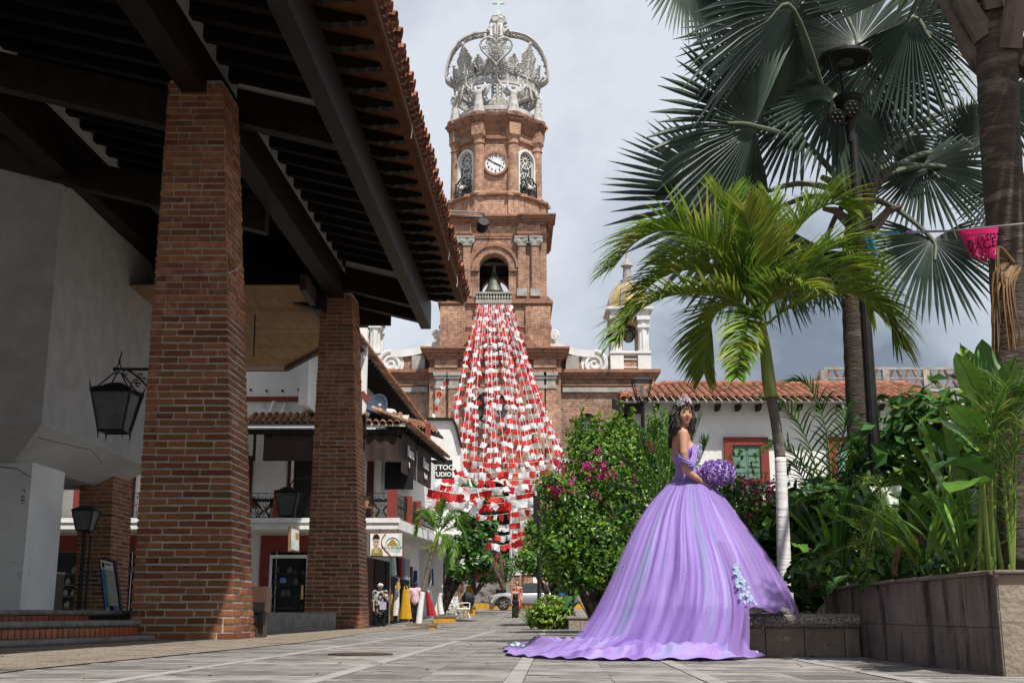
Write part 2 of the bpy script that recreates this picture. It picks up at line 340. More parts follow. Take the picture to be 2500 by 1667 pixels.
# ================================================================== arcade building on the left
# ---- brick columns
BR = [MB(), MB(), MB()]
def brick_mesh(seed):
    rr = random.Random(seed); b = MB(); e = .06
    ps = []
    for z in (-.5, .5):
        for x, y in ((-.5,-.5),(.5,-.5),(.5,.5),(-.5,.5)): ps.append(V((x+rr.uniform(-.012,.012), y, z+rr.uniform(-.045,.045))))
    b.hexa(ps)
    me = b.mesh('brick', X['brick'], uv=False)
    return me
import bmesh
def bevel_mesh(me, w, seg=1):
    bm = bmesh.new(); bm.from_mesh(me); bmesh.ops.bevel(bm, geom=list(bm.edges), offset=w, segments=seg, affect='EDGES', clamp_overlap=True); bm.to_mesh(me); bm.free(); return me
bricks = [bevel_mesh(brick_mesh(i), .05) for i in range(6)]
def column(name, label, fl0, fr0, br0, fl1, fr1, br1, z0, z1, course, blen, single=300, zoff=0):
    # fl, fr, br: front-left, front-right, back-right corners at bottom (0) and top (1)
    t = thing(name, label, 'column', ((fl0.x+fr0.x)/2, fl0.y, z0), 'brick columns of the arcade')
    bl0 = fl0 + br0 - fr0; bl1 = fl1 + br1 - fr1
    def lerp(a, c, k): return V((a.x+(c.x-a.x)*k, a.y+(c.y-a.y)*k))
    core = MB(); ins = .014
    def ring(k, z, i):
        q = [lerp(fl0,fl1,k), lerp(fr0,fr1,k), lerp(br0,br1,k), lerp(bl0,bl1,k)]; c = sum((V(p) for p in q), V((0,0)))/4
        return [V((p.x - (i if p.x > c.x else -i), p.y - (i if p.y > c.y else -i), z)) for p in q]
    core.hexa(ring(0, z0, ins) + ring(1, z1, ins)); core.build('mortar', X['mortar'], t)
    n = int((z1-z0)/course); rest = MB(); cnt = 0
    for i in range(n):
        zc = z0 + (i+.5)*course; k = (zc-z0)/(z1-z0); q = [lerp(fl0,fl1,k), lerp(fr0,fr1,k), lerp(br0,br1,k), lerp(bl0,bl1,k)]
        for side, (a, c) in enumerate(((q[0], q[1]), (q[1], q[2]), (q[3], q[0]))):
            L_ = (c-a).length; d = (c-a)/L_; rz = math.atan2(d.y, d.x); nrm = V((d.y, -d.x))
            x = 0.0; first = blen*(.5 if i % 2 else 1)*random.uniform(.85,1.1)
            if side: x = .13
            while x < L_-.02:
                w = first if x == 0 else blen*random.choice((1,1,1,.95,1.05,.62))
                if L_-x-w < blen*.28: w = L_-x
                ww = w-.022 if x+w < L_-1e-4 else w
                jit = random.uniform(-.006, .010); dep = .17
                pc = a + d*(x+ww/2) - nrm*(dep/2-jit)
                if side == 2 and cnt >= 0:
                    pass
                hgt = course-.026
                loc = V((pc.x, pc.y, zc+random.uniform(-.004,.004)))
                if side < 2 and cnt < single:
                    inst('brick', random.choice(bricks), loc, (random.uniform(-.01,.01), random.uniform(-.008,.008), rz+random.uniform(-.006,.006)), (ww, dep, hgt), t); cnt += 1
                else:
                    rest.box(loc, (ww, dep, hgt), rz)
                x += w
    rest.build('brick_courses', X['brick'], t, uv=False, kind='stuff')
    return t
def xy(p): return V((p.x, p.y))
def cpx(px, py, Y): p = at(px, py, Y); return V((p.x, p.y))
Y1 = 17.75
column('brick_column', 'large brick column with a black lantern bracket, nearest to the camera',
    cpx(315,1561,Y1), cpx(572,1561,Y1), V((cpx(572,1561,Y1).x+.03, 18.97)), cpx(409,240,Y1+.05), cpx(541,240,Y1+.05), V((cpx(541,240,Y1).x+.03, 18.75)), 0, 8.75, .1075, .43)
Y2 = 30.6
column('brick_column', 'brick column with faint chalk mark, second from the camera, beside the clothes shop',
    cpx(741,1537,Y2), cpx(881,1537,Y2), V((cpx(881,1537,Y2).x+.05, 32.0)), cpx(784,744,Y2), cpx(858,744,Y2), V((cpx(858,744,Y2).x+.05, 31.7)), 0, 8.7, .1075, .43)
Y3 = 30.4
column('brick_column', 'shaded brick column behind the tilted map board at the far left',
    cpx(178,1500,Y3), cpx(262,1500,Y3), V((cpx(262,1500,Y3).x+.02, 31.9)), cpx(195,1150,Y3), cpx(276,1150,Y3), V((cpx(276,1150,Y3).x+.02, 31.9)), .38, 4.6, .1075, .40, single=60)
# ---- floor platform with bullnosed steps
pf = struct('arcade_floor')
b = MB()
def sbox(b, v0, v1, u0_, u1, z0, z1, mi=0): b.hexa([S(v0,u0_,z0),S(v1,u0_,z0),S(v1,u1,z0),S(v0,u1,z0),S(v0,u0_,z1),S(v1,u0_,z1),S(v1,u1,z1),S(v0,u1,z1)], mi)
st0 = gnd(0,1584); st1 = gnd(352,1566)
def stepline(dz, dv, name, ua, ub):  # rounded stone nosing with a brick riser below it
    pass
Pn = [V((st0.x, st0.y, 0)), V((st1.x, st1.y, 0))]; dS = (Pn[1]-Pn[0]).normalized(); nS = V((-dS.y, dS.x, 0))   # nS points into the building
Pn[0] = Pn[0] - dS*3.2; Pn[1] = Pn[1] + dS*.35
levels = [(0.0, .085, 0), (.20, .085, .22), (.345, .075, .95)]
riser = bevel_mesh(MB().box((0,0,0), (.115,.03,.145)).mesh('riser_brick', X['tile_riser'], uv=False), .006)
for li, (z0, nh, inn) in enumerate(levels):
    a = Pn[0] + nS*inn; c = Pn[1] + nS*inn + (dS*6 if li == 2 else V((0,0,0)))
    b = MB(); nr = nh*.5
    b.tube([a + nS*.05 + V((0,0,z0+nr)), c + nS*.05 + V((0,0,z0+nr))], nr, 12)
    b.beam(a + nS*.45 + V((0,0,z0+nr)), c + nS*.45 + V((0,0,z0+nr)), .8, nh)
    b.build('step_nosing', X['stone_nose'], pf, smooth=False)
    if li < 2:
        zt = levels[li+1][0]; h = zt-(z0+nh); L_ = (c-a).length; q = levels[li+1][2]+.055
        m0 = MB(); aa, cc = Pn[0]+nS*(q+.03), Pn[1]+nS*(q+.03)
        m0.beam(aa+V((0,0,(z0+nh+zt)/2)), cc+V((0,0,(z0+nh+zt)/2)), .03, h); m0.build('riser_mortar', X['mortar'], pf)
        for i in range(int(L_/.135)):
            if i*.135 < 2.7: continue
            p = Pn[0] + nS*q + dS*(i*.135+.06) + V((0,0,(z0+nh+zt)/2))
            inst('riser_brick', riser, p, (0,0,math.atan2(dS.y,dS.x)), (1,1,h/.15), pf)
b = MB(); q0, q1 = Pn[0]+nS*1.3, Pn[1]+nS*1.3+dS*13
b.prism([q0+V((0,0,.40)), q1+V((0,0,.40)), q1+nS*24+V((0,0,.40)), q0+nS*24+V((0,0,.40))], (0,0,-.5)); b.build('platform', X['stone_nose'], pf)
# step next to the second column
b = MB(); a, c = at(604,1528,29.9), at(742,1533,29.9); a.z = .30; c.z = .30
b.tube([a, c], .06, 10); b.beam(a+V((0,.6,0)), c+V((0,.6,0)), 1.1, .11)
b.build('step_nosing', X['stone_nose'], pf)
b = MB(); b.beam(a+V((0,.3,-.18)), c+V((0,.3,-.18)), .5, .26); b.build('riser_mortar', X['mortar'], pf)
L_ = (c-a).length; dd = (c-a)/L_
for i in range(int(L_/.12)): inst('riser_brick', riser, a+dd*(i*.12+.06)+V((0,.03,-.16)), (0,0,math.atan2(dd.y,dd.x)), (.9,1,1.5), pf)

# ---- roof: beams, rafters, soffit, tiles
roof = thing('arcade_roof', 'dark timber roof with brown beams, projecting rafter ends and clay tile eave', 'roof', S(-3,24,9))
ZB = H
UF = 32.75      # far end of the roof
EV = -2.55
def zroof(v): return 8.97 + (EV - v)*.245     # underside of the roof boards
def sbeam(name, v0, v1, u0_, u1, z0, z1, m='wood'):
    b = MB(); sbox(b, v0, v1, u0_, u1, z0, z1); return b.build(name, X[m], roof)
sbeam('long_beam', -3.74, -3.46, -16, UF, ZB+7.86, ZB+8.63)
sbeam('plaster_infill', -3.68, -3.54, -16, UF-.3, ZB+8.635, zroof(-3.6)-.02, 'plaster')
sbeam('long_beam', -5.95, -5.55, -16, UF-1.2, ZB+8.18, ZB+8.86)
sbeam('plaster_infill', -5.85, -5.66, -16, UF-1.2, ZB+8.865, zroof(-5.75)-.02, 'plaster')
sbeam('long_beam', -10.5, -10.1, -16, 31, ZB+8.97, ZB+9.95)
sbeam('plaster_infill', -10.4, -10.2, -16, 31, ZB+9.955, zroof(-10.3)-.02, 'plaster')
def cross(u, v0, v1, zr, w=.3, h=.62, inf=True):   # sloping cross beam: zr is its bottom height at v1
    b = MB(); sl = .26
    zb = lambda v: zr + (v1-v)*sl
    b.hexa([S(v0,u,zb(v0)),S(v1,u,zb(v1)),S(v1,u+w,zb(v1)),S(v0,u+w,zb(v0)),S(v0,u,zb(v0)+h),S(v1,u,zb(v1)+h),S(v1,u+w,zb(v1)+h),S(v0,u+w,zb(v0)+h)])
    b.build('cross_beam', X['wood'], roof)
    if inf:
        b = MB(); z2 = lambda v: zroof(v)-.03
        b.hexa([S(v0,u+.06,zb(v0)+h+.003),S(v1,u+.06,zb(v1)+h+.003),S(v1,u+w-.06,zb(v1)+h+.003),S(v0,u+w-.06,zb(v0)+h+.003),S(v0,u+.06,z2(v0)),S(v1,u+.06,z2(v1)),S(v1,u+w-.06,z2(v1)),S(v0,u+w-.06,z2(v0))])
        b.build('plaster_infill', X['plaster'], roof)
cross(19.2, -5.5, -3.75, ZB+7.9)
cross(30.2, -5.5, -3.75, ZB+7.9)
cross(18.1, -16, -5.96, ZB+7.72, inf=False)
cross(23.4, -16, -5.96, ZB+7.72, inf=False)
cross(30.0, -16, -5.96, ZB+7.72, inf=False)
cross(31.9, -6.2, -3.75, ZB+7.9)
raf = MB()
for i in range(42):
    u = 3.18 + i*.765
    if u > UF-.15: break
    b = MB(); w = .19; z0 = lambda v: zroof(v)-.23
    # tail carved in a double curve
    prof = [(EV-d, zroof(EV-d)-h) for d, h in ((.2,.012),(.2,.07),(.27,.11),(.4,.12),(.47,.17),(.61,.19),(.7,.23))] + [ (-15, zroof(-15)-.23), (-15, zroof(-15)-.012)]
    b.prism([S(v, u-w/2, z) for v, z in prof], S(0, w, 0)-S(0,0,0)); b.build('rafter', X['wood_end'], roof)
for i in range(11):    # roof boards, seen from below
    v1 = EV - i*1.12; v0 = v1-1.115
    b = MB(); b.hexa([S(v0,-16,zroof(v0)),S(v1,-16,zroof(v1)),S(v1,UF,zroof(v1)),S(v0,UF,zroof(v0)),S(v0,-16,zroof(v0)+.05),S(v1,-16,zroof(v1)+.05),S(v1,UF,zroof(v1)+.05),S(v0,UF,zroof(v0)+.05)])  # near end runs on unseen behind the camera, lengthened to block sky light
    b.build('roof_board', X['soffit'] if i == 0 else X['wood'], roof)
sbeam('fascia', EV, EV+.045, -16, UF+.05, 8.87, 9.07, 'soffit')
b = MB(); b.hexa([S(-15,-16,zroof(-15)+.055),S(EV+.1,-16,zroof(EV+.1)+.08),S(EV+.1,UF+.1,zroof(EV+.1)+.08),S(-15,UF+.1,zroof(-15)+.055),S(-15,-16,zroof(-15)+.16),S(EV,-16,zroof(EV)+.16),S(EV,UF+.1,zroof(EV)+.16),S(-15,UF+.1,zroof(-15)+.16)])
b.build('mortar_bed', X['mortar'], roof)
# barrel tiles
def barrel(r0, r1, L_, th=.016, n=7, up=True, name='tile', m='tile'):
    b = MB(); vs = []
    for y, r in ((0, r0), (L_, r1)):
        for rr in (r, r-th):
            for k in range(n):
                a = pi*k/(n-1); vs.append((rr*cos(a), y, rr*sin(a)*(1 if up else -1)))
    fs = []
    for k in range(n-1):
        fs += [(k, k+1, 2*n+k+1, 2*n+k), (n+k+1, n+k, 3*n+k, 3*n+k+1), (k+1, k, n+k, n+k+1), (2*n+k, 2*n+k+1, 3*n+k+1, 3*n+k)]
    fs += [(0, 2*n, 3*n, n), (n-1, 2*n-1, 4*n-1, 3*n-1)]
    b.add(vs, fs); return b.mesh(name, X[m], uv=False)
cover = barrel(.125, .10, .46); pan = barrel(.12, .12, .46, up=False)
sang = atan(.245)
for row in range(2):
    for i in range(102):
        u = 9.1 + i*.26
        if u > UF: break
        v = EV + .2 - row*.38 + random.uniform(-.03,.03)
        rot = M4.Rotation(pi/2 - SA, 3, 'Z') @ M4.Rotation(sang, 3, 'X')
        eu = rot.to_euler()
        inst('roof_tile', cover, S(v, u, zroof(v)+.20+random.uniform(-.012,.012)), (eu.x, eu.y, eu.z+random.uniform(-.04,.04)), (1,1,1), roof)
        if row == 0: inst('roof_tile', pan, S(v-.03, u+.13, zroof(v)+.175), (eu.x, eu.y, eu.z), (1,1,1), roof)
# pale plank soffit of the lower hip at the far end
lowz = ZB+7.95
sof = thing('plank_ceiling', 'tan varnished plank ceiling sloping between the two large brick columns', 'ceiling', (-7,34,lowz))
P4 = [at(946,792,33.0), at(697,893,38.6), at(480,893,38.6)]
v_edge = []
for i in range(34):
    y0 = 28.6 + i*.3; y1 = y0+.288
    def xr(y): return -5.3 - max(0, (y-34.6))*.55
    if y1 > 38.7: break
    b = MB(); b.hexa([V((-16,y0,lowz)),V((xr(y0),y0,lowz)),V((xr(y1),y1,lowz)),V((-16,y1,lowz)),V((-16,y0,lowz+.03)),V((xr(y0),y0,lowz+.03)),V((xr(y1),y1,lowz+.03)),V((-16,y1,lowz+.03))]); b.build('plank', X['tan_plank'], sof)
b = MB(); e0, e1, e2 = V((-5.2,28.6,lowz+.1)), V((-5.2,34.6,lowz+.1)), V((-7.5,38.75,lowz+.1)); e3 = V((-16,38.75,lowz+.1))
for a, c in ((e0,e1),(e1,e2),(e2,e3)): b.beam(a, c, .16, .42)
b.build('edge_board', X['brown_metal'], sof)
b = MB(); b.bb(-16, -3.45, 32.95, 33.05, lowz+.05, lowz+2.6); b.build('gable_board', X['wood'], sof)
b = MB(); b.tube([at(623,746,31.5), at(622,800,31.5), at(619,872,31.5)], .02, 6); b.tube([at(623,746,31.5), at(623,735,31.5)], .02, 6); b.build('hanging_rod', X['iron'], sof)

# ---- white upper-storey box with pillar under it
bay = thing('white_bay', 'rough white plastered upper-storey box under the dark roof at the left edge', 'wall', (-9.5,24,.4))
c0 = at(101,1036,23.9); Xc = c0.x; zb0 = c0.z
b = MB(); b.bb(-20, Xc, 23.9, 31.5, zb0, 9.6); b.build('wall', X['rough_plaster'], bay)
b = MB(); zt = zb0-.55
b.add([(-20,23.9,zb0-.002),(Xc,23.9,zb0-.002),(Xc,31.5,zb0-.002),(-20,31.5,zb0-.002),(-20,25.4,zt),(Xc-1.1,25.4,zt),(Xc-1.1,31.5,zt),(-20,31.5,zt)], [(0,1,5,4),(1,2,6,5),(4,5,6,7),(3,2,1,0),(2,3,7,6)]); b.build('soffit', X['plaster'], bay)
b = MB(); pr = at(80,1128,25.6); b.bb(-20, pr.x, 25.6, 27.5, .39, zt-.003); b.build('pillar', X['old_white'], bay)
b = MB(); q = [at(52,1192,25.58), at(66,1192,25.58), at(64,1230,25.58), at(48,1230,25.58)]
b.prism(q, (0,.012,0)); b.build('notice', X['white_paint'], bay)
b = MB(); rr = random.Random(3)
for (fx0, fx1, fy0, fy1) in ((.12,.9,.05,.08),(.15,.6,.14,.18),(.55,.9,.12,.3),(.1,.9,.45,.62),(.1,.9,.68,.84),(.2,.8,.9,.95)):
    for k in range(4):
        if fy1-fy0 < .06 and k: break
        y0 = fy0+(fy1-fy0)*k/4; y1 = y0+(fy1-fy0)*(.16 if fy1-fy0 > .06 else 1); x1 = fx0+(fx1-fx0)*rr.uniform(.6,1)
        def lp(u, w): a = q[0].lerp(q[1], u); c = q[3].lerp(q[2], u); p = a.lerp(c, w); return (p.x, p.y-.003, p.z)
        b.add([lp(fx0,y0), lp(fx0,y1), lp(x1,y1), lp(x1,y0)], [(0,1,2,3)])
b.build('print', X['black'], bay)
b = MB(); b.tube([at(92,1068,24.6)-V((0,0,.0)), at(224,1099,25.0), at(250,1131,25.4)], .006, 5); b.build('cable', X['black'], bay)
b = MB(); b.tube([at(0,1139,25.55), at(40,1143,25.5), at(76,1165,25.5)], .008, 5); b.build('cable', X['black'], bay)

# wall closing the arcade's rear, added to keep the hall under the roof dark, as a deep building does
b = MB(); b.bb(-22, -15.6, -18, 40, -.5, 12.5); b.build('added_rear_wall', X['old_white'], bay)

rl = random.Random(77); b = MB()      # bits of leaf and grit on the paving
for k in range(150):
    y = rl.uniform(6.8,27); x = rl.uniform(-.42,.42)*y; a = rl.uniform(0,6.28); r_ = rl.uniform(.008,.03); d = V((cos(a),sin(a),0)); e_ = V((-sin(a),cos(a),0)); c = V((x,y,.012 if x > agg_x(y) else .02)); b.add([c+d*r_, c+e_*r_*.4+V((0,0,1))*.008, c-d*r_, c-e_*r_*.4], [(0,1,2,3)])
b.build('leaf_litter', mat('dry_litter', (.10,.06,.03), (.20,.14,.07), scale=9, rough=.9, rnd=.5), kind='stuff', uv=False)
# ================================================================== the church
X['cbrick'] = brick_mat('church_brick', (.48,.265,.175), (.36,.18,.115), (.52,.44,.37), bw=.42, bh=.125, ms=.02)
X['cbrick2'] = brick_mat('church_brick_weathered', (.43,.26,.18), (.32,.175,.122), (.46,.395,.33), bw=.42, bh=.125, ms=.02, patch=(.30,.235,.19))
X['crubble'] = brick_mat('church_rubble_wall', (.35,.22,.16), (.25,.16,.125), (.36,.31,.26), bw=.5, bh=.2, ms=.03, patch=(.26,.21,.18))
X['cdark'] = mat('weathered_brick_cornice', (.27,.135,.088), (.165,.098,.073), (.32,.165,.108), scale=1.4, rough=.9, bump=.5, bscale=8, spots=((.07,.06,.055), 1.2, .57, (1,1,.4)))
X['cstone'] = mat('grey_church_stone', (.40,.38,.35), (.27,.255,.235), scale=1.5, rough=.85, bump=.3, spots=((.12,.11,.10), 1.5, .62, (1,1,.5)))
X['cwhite'] = mat('pale_crown_paint', (.56,.55,.53), (.36,.35,.33), scale=1.6, rough=.7, bump=.2, spots=((.12,.115,.105), 1.6, .56, (1,1,.5)))
X['cwhite2'] = mat('whitewashed_stone', (.74,.74,.72), (.60,.59,.57), scale=.9, rough=.8, spots=((.25,.24,.22), 1.5, .64, (1,1,.4)))
X['bronze'] = mat('green_bronze', (.085,.095,.075), (.16,.17,.14), scale=3, rough=.55, metal=.5)
X['cross'] = mat('pale_cross_glass', (.45,.60,.55), (.62,.70,.66), scale=2, rough=.3)
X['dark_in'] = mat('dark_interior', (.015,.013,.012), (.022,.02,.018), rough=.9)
X['dome'] = mat('yellow_dome_tile', (.55,.42,.20), (.45,.33,.14), scale=3, rough=.5, spots=((.16,.13,.09), 2, .6, (1,1,1)))
X['sglass'] = mat('dark_leaded_glass', (.03,.04,.045), (.07,.08,.085), scale=2, rough=.2, spec=.6)
YT = 88.0
def tz(py, Y=YT): return at(1212, py, Y).z
def wm(pxw, py, Y=YT): return pxw/ppm(Y, tz(py, Y))
TXc = at(1210, 560, YT).x
ch = thing('church', 'brick church with scrolled gable and tall clock tower behind the flags', 'church', (TXc, YT, 2))
def arch_wall(b, x0, x1, z0, z1, cx, r, zs_, ya, yb, n=14, mi=0, zb=None):
    zb = z0 if zb is None else zb     # zb: bottom of the opening
    if zb > z0+.001: b.bb(cx-r, cx+r, ya, yb, z0, zb, mi)
    b.bb(x0, cx-r, ya, yb, z0, z1, mi); b.bb(cx+r, x1, ya, yb, z0, z1, mi)
    for k in range(n):
        a0, a1 = pi - pi*k/n, pi - pi*(k+1)/n
        xa, xb, za, zb_ = cx+r*cos(a0), cx+r*cos(a1), zs_+r*sin(a0), zs_+r*sin(a1)
        b.hexa([V((xa,ya,za)),V((xb,ya,zb_)),V((xb,yb,zb_)),V((xa,yb,za)),V((xa,ya,z1)),V((xb,ya,z1)),V((xb,yb,z1)),V((xa,yb,z1))], mi)
def arch_ring(b, cx, r0, r1, zs_, ya, yb, n=18, mi=0, a0=0, a1=pi, gap=.0):
    for k in range(n):
        p, q = a1-(a1-a0)*(k+gap)/n, a1-(a1-a0)*(k+1-gap)/n
        P_ = lambda r, a, y: V((cx+r*cos(a), y, zs_+r*sin(a)))
        b.hexa([P_(r0,p,ya),P_(r0,q,ya),P_(r0,q,yb),P_(r0,p,yb),P_(r1,p,ya),P_(r1,q,ya),P_(r1,q,yb),P_(r1,p,yb)], mi)
def cornice(b, x0, x1, ya, yb, z, prof, mi=0):     # stacked mouldings: (projection, height)
    for pj, h in prof: b.bb(x0-pj, x1+pj, ya-pj, yb+pj, z, z+h-.002, mi); z += h
    return z
def part(b, name, m='cbrick', p=None, **k): return b.build(name, X[m], p or ch, **k)
# --- lower facade body
hwA = wm(161, 1000); zA0, zA1 = 1.0, tz(880)
YB = YT + 10
b = MB(); zsp, ztop_d = tz(1215), tz(1172); dcx = at(1204,1200,YT).x; dr = wm(40,1200)
arch_wall(b, TXc-hwA, TXc+hwA, zA0, zA1, dcx, dr, zsp, YT, YT+1.0); b.bb(TXc-hwA, TXc+hwA, YT+1.001, YB, zA0, zA1-.01); part(b, 'facade_wall', 'cbrick2')
b = MB(); b.bb(dcx-dr, dcx+dr, YT+.93, YT+.99, zA0, ztop_d+.3); part(b, 'portal_door', 'dark_in')
b = MB(); arch_ring(b, dcx, dr, dr+.42, zsp, YT-.28, YT+.05, 16); part(b, 'portal_arch', 'cwhite2')
for sx in (-1, 1):
    b = MB(); b.lathe([(.46,2.3),(.46,3.1),(.34,3.15),(.30,3.4),(.28,zsp-.5),(.34,zsp-.45),(.42,zsp-.05),(.42,zsp)], (dcx+sx*(dr+.28), YT-.4, 0), 12); part(b, 'portal_column', 'cwhite2')
    b = MB(); b.bb(dcx+sx*(dr+.28)-.62, dcx+sx*(dr+.28)+.62, YT-.95, YT-.003, 1.2, 2.3); part(b, 'portal_pedestal', 'crubble')
# pilasters
zc0, zc1 = tz(950), tz(918)
for px_, w in ((1075,24),(1108,26),(1316,26),(1345,24)):
    x = at(px_,1000,YT).x; w = wm(w,1000)
    b = MB(); b.bb(x-w/2, x+w/2, YT-.35, YT-.002, zA0, zc0); part(b, 'pilaster')
    b = MB(); z = zc0
    for pj, h in ((.05,.25),(-.02,.5),(.08,.22),(.16,.25)): b.bb(x-w/2-pj, x+w/2+pj, YT-.36-pj, YT-.003, z+.001, z+h); z += h
    part(b, 'capital', 'cstone')
b = MB(); b.bb(TXc-hwA-.05, TXc+hwA+.05, YT-.42, YT-.001, tz(912), tz(900)); part(b, 'architrave', 'cdark')
for px_, w in ((1090,56),(1330,56)):
    x = at(px_,890,YT).x; w = wm(w,890)
    b = MB(); b.bb(x-w/2, x+w/2, YT-.5, YT-.0015, tz(900)+.003, tz(880)); part(b, 'frieze_block', 'cbrick')
b = MB(); zt_ = cornice(b, TXc-hwA, TXc+hwA, YT-.45, YT+8, tz(880), ((.12,.22),(.3,.22),(.5,.28),(.66,.14))); part(b, 'main_cornice', 'cdark')
b = MB(); nseg = 24   # two string courses lower down
for py_ in (1085, 1128): b.bb(TXc-hwA-.02, TXc+hwA+.02, YT-.25, YT-.0012, tz(py_), tz(py_)+.35)
part(b, 'string_course', 'cdark', kind='stuff')
# oculus
ox, oz, orad = at(1198,996,YT).x, tz(996), wm(42,996)
def ring_y(b, cx, cz, r0, r1, ya, yb, n=28, mi=0): arch_ring(b, cx, r0, r1, cz, ya, yb, n, mi, 0, 2*pi)
oc = MB(); ring_y(oc, ox, oz, orad, orad+.45, YT-.3, YT-.005); oc_o = part(oc, 'oculus', 'cstone')
b = MB(); b.lathe([(orad,0),(orad,.06)], (ox,YT-.002,oz), 28, M=M4.Rotation(pi/2,3,'X')); b.build('pane', X['sglass'], oc_o)
b = MB(); ring_y(b, ox, oz, orad*.45, orad*.45+.12, YT-.12, YT-.065, 20)
for k in range(8): a = 2*pi*k/8; b.beam((ox+cos(a)*orad*.5,YT-.09,oz+sin(a)*orad*.5),(ox+cos(a)*orad*.98,YT-.09,oz+sin(a)*orad*.98), .12, .05, up=(0,1,0))
b.build('tracery', X['iron'], oc_o)
# --- attic stage with segmental pediment
hwB = wm(134, 800); zB1 = tz(748)
b = MB(); b.bb(TXc-hwB, TXc+hwB, YT+.1, YT+2*hwB, zt_-.3, zB1); part(b, 'attic_stage')
b = MB(); rr_ = wm(104,850); zz = zt_-.1; hh = wm(60,830)
R_ = (rr_*rr_+hh*hh)/(2*hh); cz_ = zz+hh-R_; aa = math.asin(rr_/R_)
arch_ring(b, TXc, R_-.55, R_, cz_, YT-.75, YT+.12, 22, 0, pi/2-aa, pi/2+aa); part(b, 'pediment_arch', 'cdark')
b = MB(); arch_ring(b, TXc, R_-1.1, R_-.56, cz_, YT-.25, YT+.11, 22, 0, pi/2-aa*.97, pi/2+aa*.97); part(b, 'pediment_inner_arch', 'cbrick')
for sx in (-1, 1):
    b = MB(); x = TXc+sx*hwB*.78; b.bb(x-.95, x+.95, YT-.12, YT+.098, zt_, zB1-.02); part(b, 'attic_pier')
    b = MB(); x = at(1120 if sx < 0 else 1290, 770, YT).x; b.bb(x-.12, x+.12, YT-.005, YT+.09, tz(784), tz(752)); part(b, 'slot_window', 'dark_in')
b = MB(); zC0 = cornice(b, TXc-hwB, TXc+hwB, YT+.1, YT+2*hwB, tz(805), ((.05,.2),(.12,.15))); part(b, 'attic_band', 'cbrick')
b = MB(); zC0 = cornice(b, TXc-hwB, TXc+hwB, YT+.05, YT+2*hwB, zB1, ((.02,.22),(.22,.2),(.1,.18),(-.05,.2))); part(b, 'attic_cornice', 'cdark')
# --- belfry stage
hwC = wm(125, 650); zC1 = tz(597); yF = YT+.3; yK = yF + 2*hwC
zCe = tz(531)
bcx = at(1206,650,YT).x; br_ = wm(36,630); bsp = tz(652)
b = MB(); arch_wall(b, TXc-hwC, TXc+hwC, zC0, zCe-.6, bcx, br_, bsp, yF, yF+1.0, zb=tz(714)); part(b, 'belfry_wall')
b = MB(); arch_wall(b, TXc-hwC, TXc+hwC, zC0, zCe-.6, bcx, br_, bsp, yK-1.0, yK); part(b, 'belfry_wall')
for sx in (-1, 1): b = MB(); x = TXc+sx*(hwC-.5); b.bb(x-.499, x+.499, yF+1.001, yK-1.001, zC0, zCe-.6); part(b, 'belfry_wall')
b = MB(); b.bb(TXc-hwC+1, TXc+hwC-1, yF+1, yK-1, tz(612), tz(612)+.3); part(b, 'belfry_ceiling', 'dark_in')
b = MB(); arch_ring(b, bcx, br_+.05, br_+.55, bsp, yF-.16, yF+.02, 30, gap=.05); part(b, 'arch_voussoirs', 'cbrick', kind='stuff')
b = MB(); arch_ring(b, bcx, br_+.56, br_+.78, bsp, yF-.3, yF+.02, 20); part(b, 'archivolt', 'cdark')
for sx in (-1, 1): b = MB(); b.bb(bcx+sx*(br_+.42)-.42, bcx+sx*(br_+.42)+.42, yF-.22, yF-.002, bsp-.26, bsp-.02); part(b, 'impost', 'cdark')
def ionic(px_):
    x = at(px_,640,YT).x; w = wm(18,640); zc = tz(592)
    b = MB(); b.bb(x-w/2, x+w/2, yF-.32, yF-.002, zC0, zc-.25); part(b, 'pilaster')
    b = MB(); b.bb(x-w/2-.1, x+w/2+.1, yF-.42, yF-.002, zC0, zC0+.6); part(b, 'pilaster_base', 'cstone')
    b = MB(); b.bb(x-w/2-.06, x+w/2+.06, yF-.4, yF-.0025, zc-.25, zc+.1); b.bb(x-w/2-.28, x+w/2+.28, yF-.48, yF-.003, zc+.37, zc+.5)
    for s in (-1, 1): b.lathe([(.25,0),(.25,.42)], (x+s*(w/2+.06), yF-.03, zc+.17), 14, M=M4.Rotation(pi/2,3,'X')); b.lathe([(.11,0),(.11,.04)], (x+s*(w/2+.06), yF-.46, zc+.17), 10, M=M4.Rotation(pi/2,3,'X'))
    b.bb(x-w/2, x+w/2, yF-.4, yF-.0028, zc+.1, zc+.37); part(b, 'ionic_capital', 'cstone')
for p_ in (1104, 1140, 1274, 1307): ionic(p_)
for p0_, p1_ in ((1098,1150),(1265,1318)):
    x0, x1 = at(p0_,560,YT).x, at(p1_,560,YT).x; b = MB(); b.bb(x0, x1, yF-.38, yF-.0035, tz(578), tz(545)); part(b, 'entablature_block')
    b = MB(); b.bb(x0-.1, x1+.1, yF-.46, yF-.004, tz(572), tz(566)); part(b, 'entablature_band', 'cdark')
b = MB(); b.bb(TXc-hwC-.1, TXc+hwC+.1, yF-.14, yF-.001, tz(575), tz(570)); part(b, 'architrave', 'cdark')
b = MB(); b.bb(TXc-hwC-.02, TXc+hwC+.02, yF-.1, yK+.1, zCe-1.6, zCe-.6); part(b, 'entablature_wall', 'cbrick')
b = MB(); zD0 = cornice(b, TXc-hwC, TXc+hwC, yF-.1, yK+.1, zCe-.6, ((.12,.18),(.3,.18),(.5,.22),(.62,.12))); part(b, 'belfry_cornice', 'cdark')
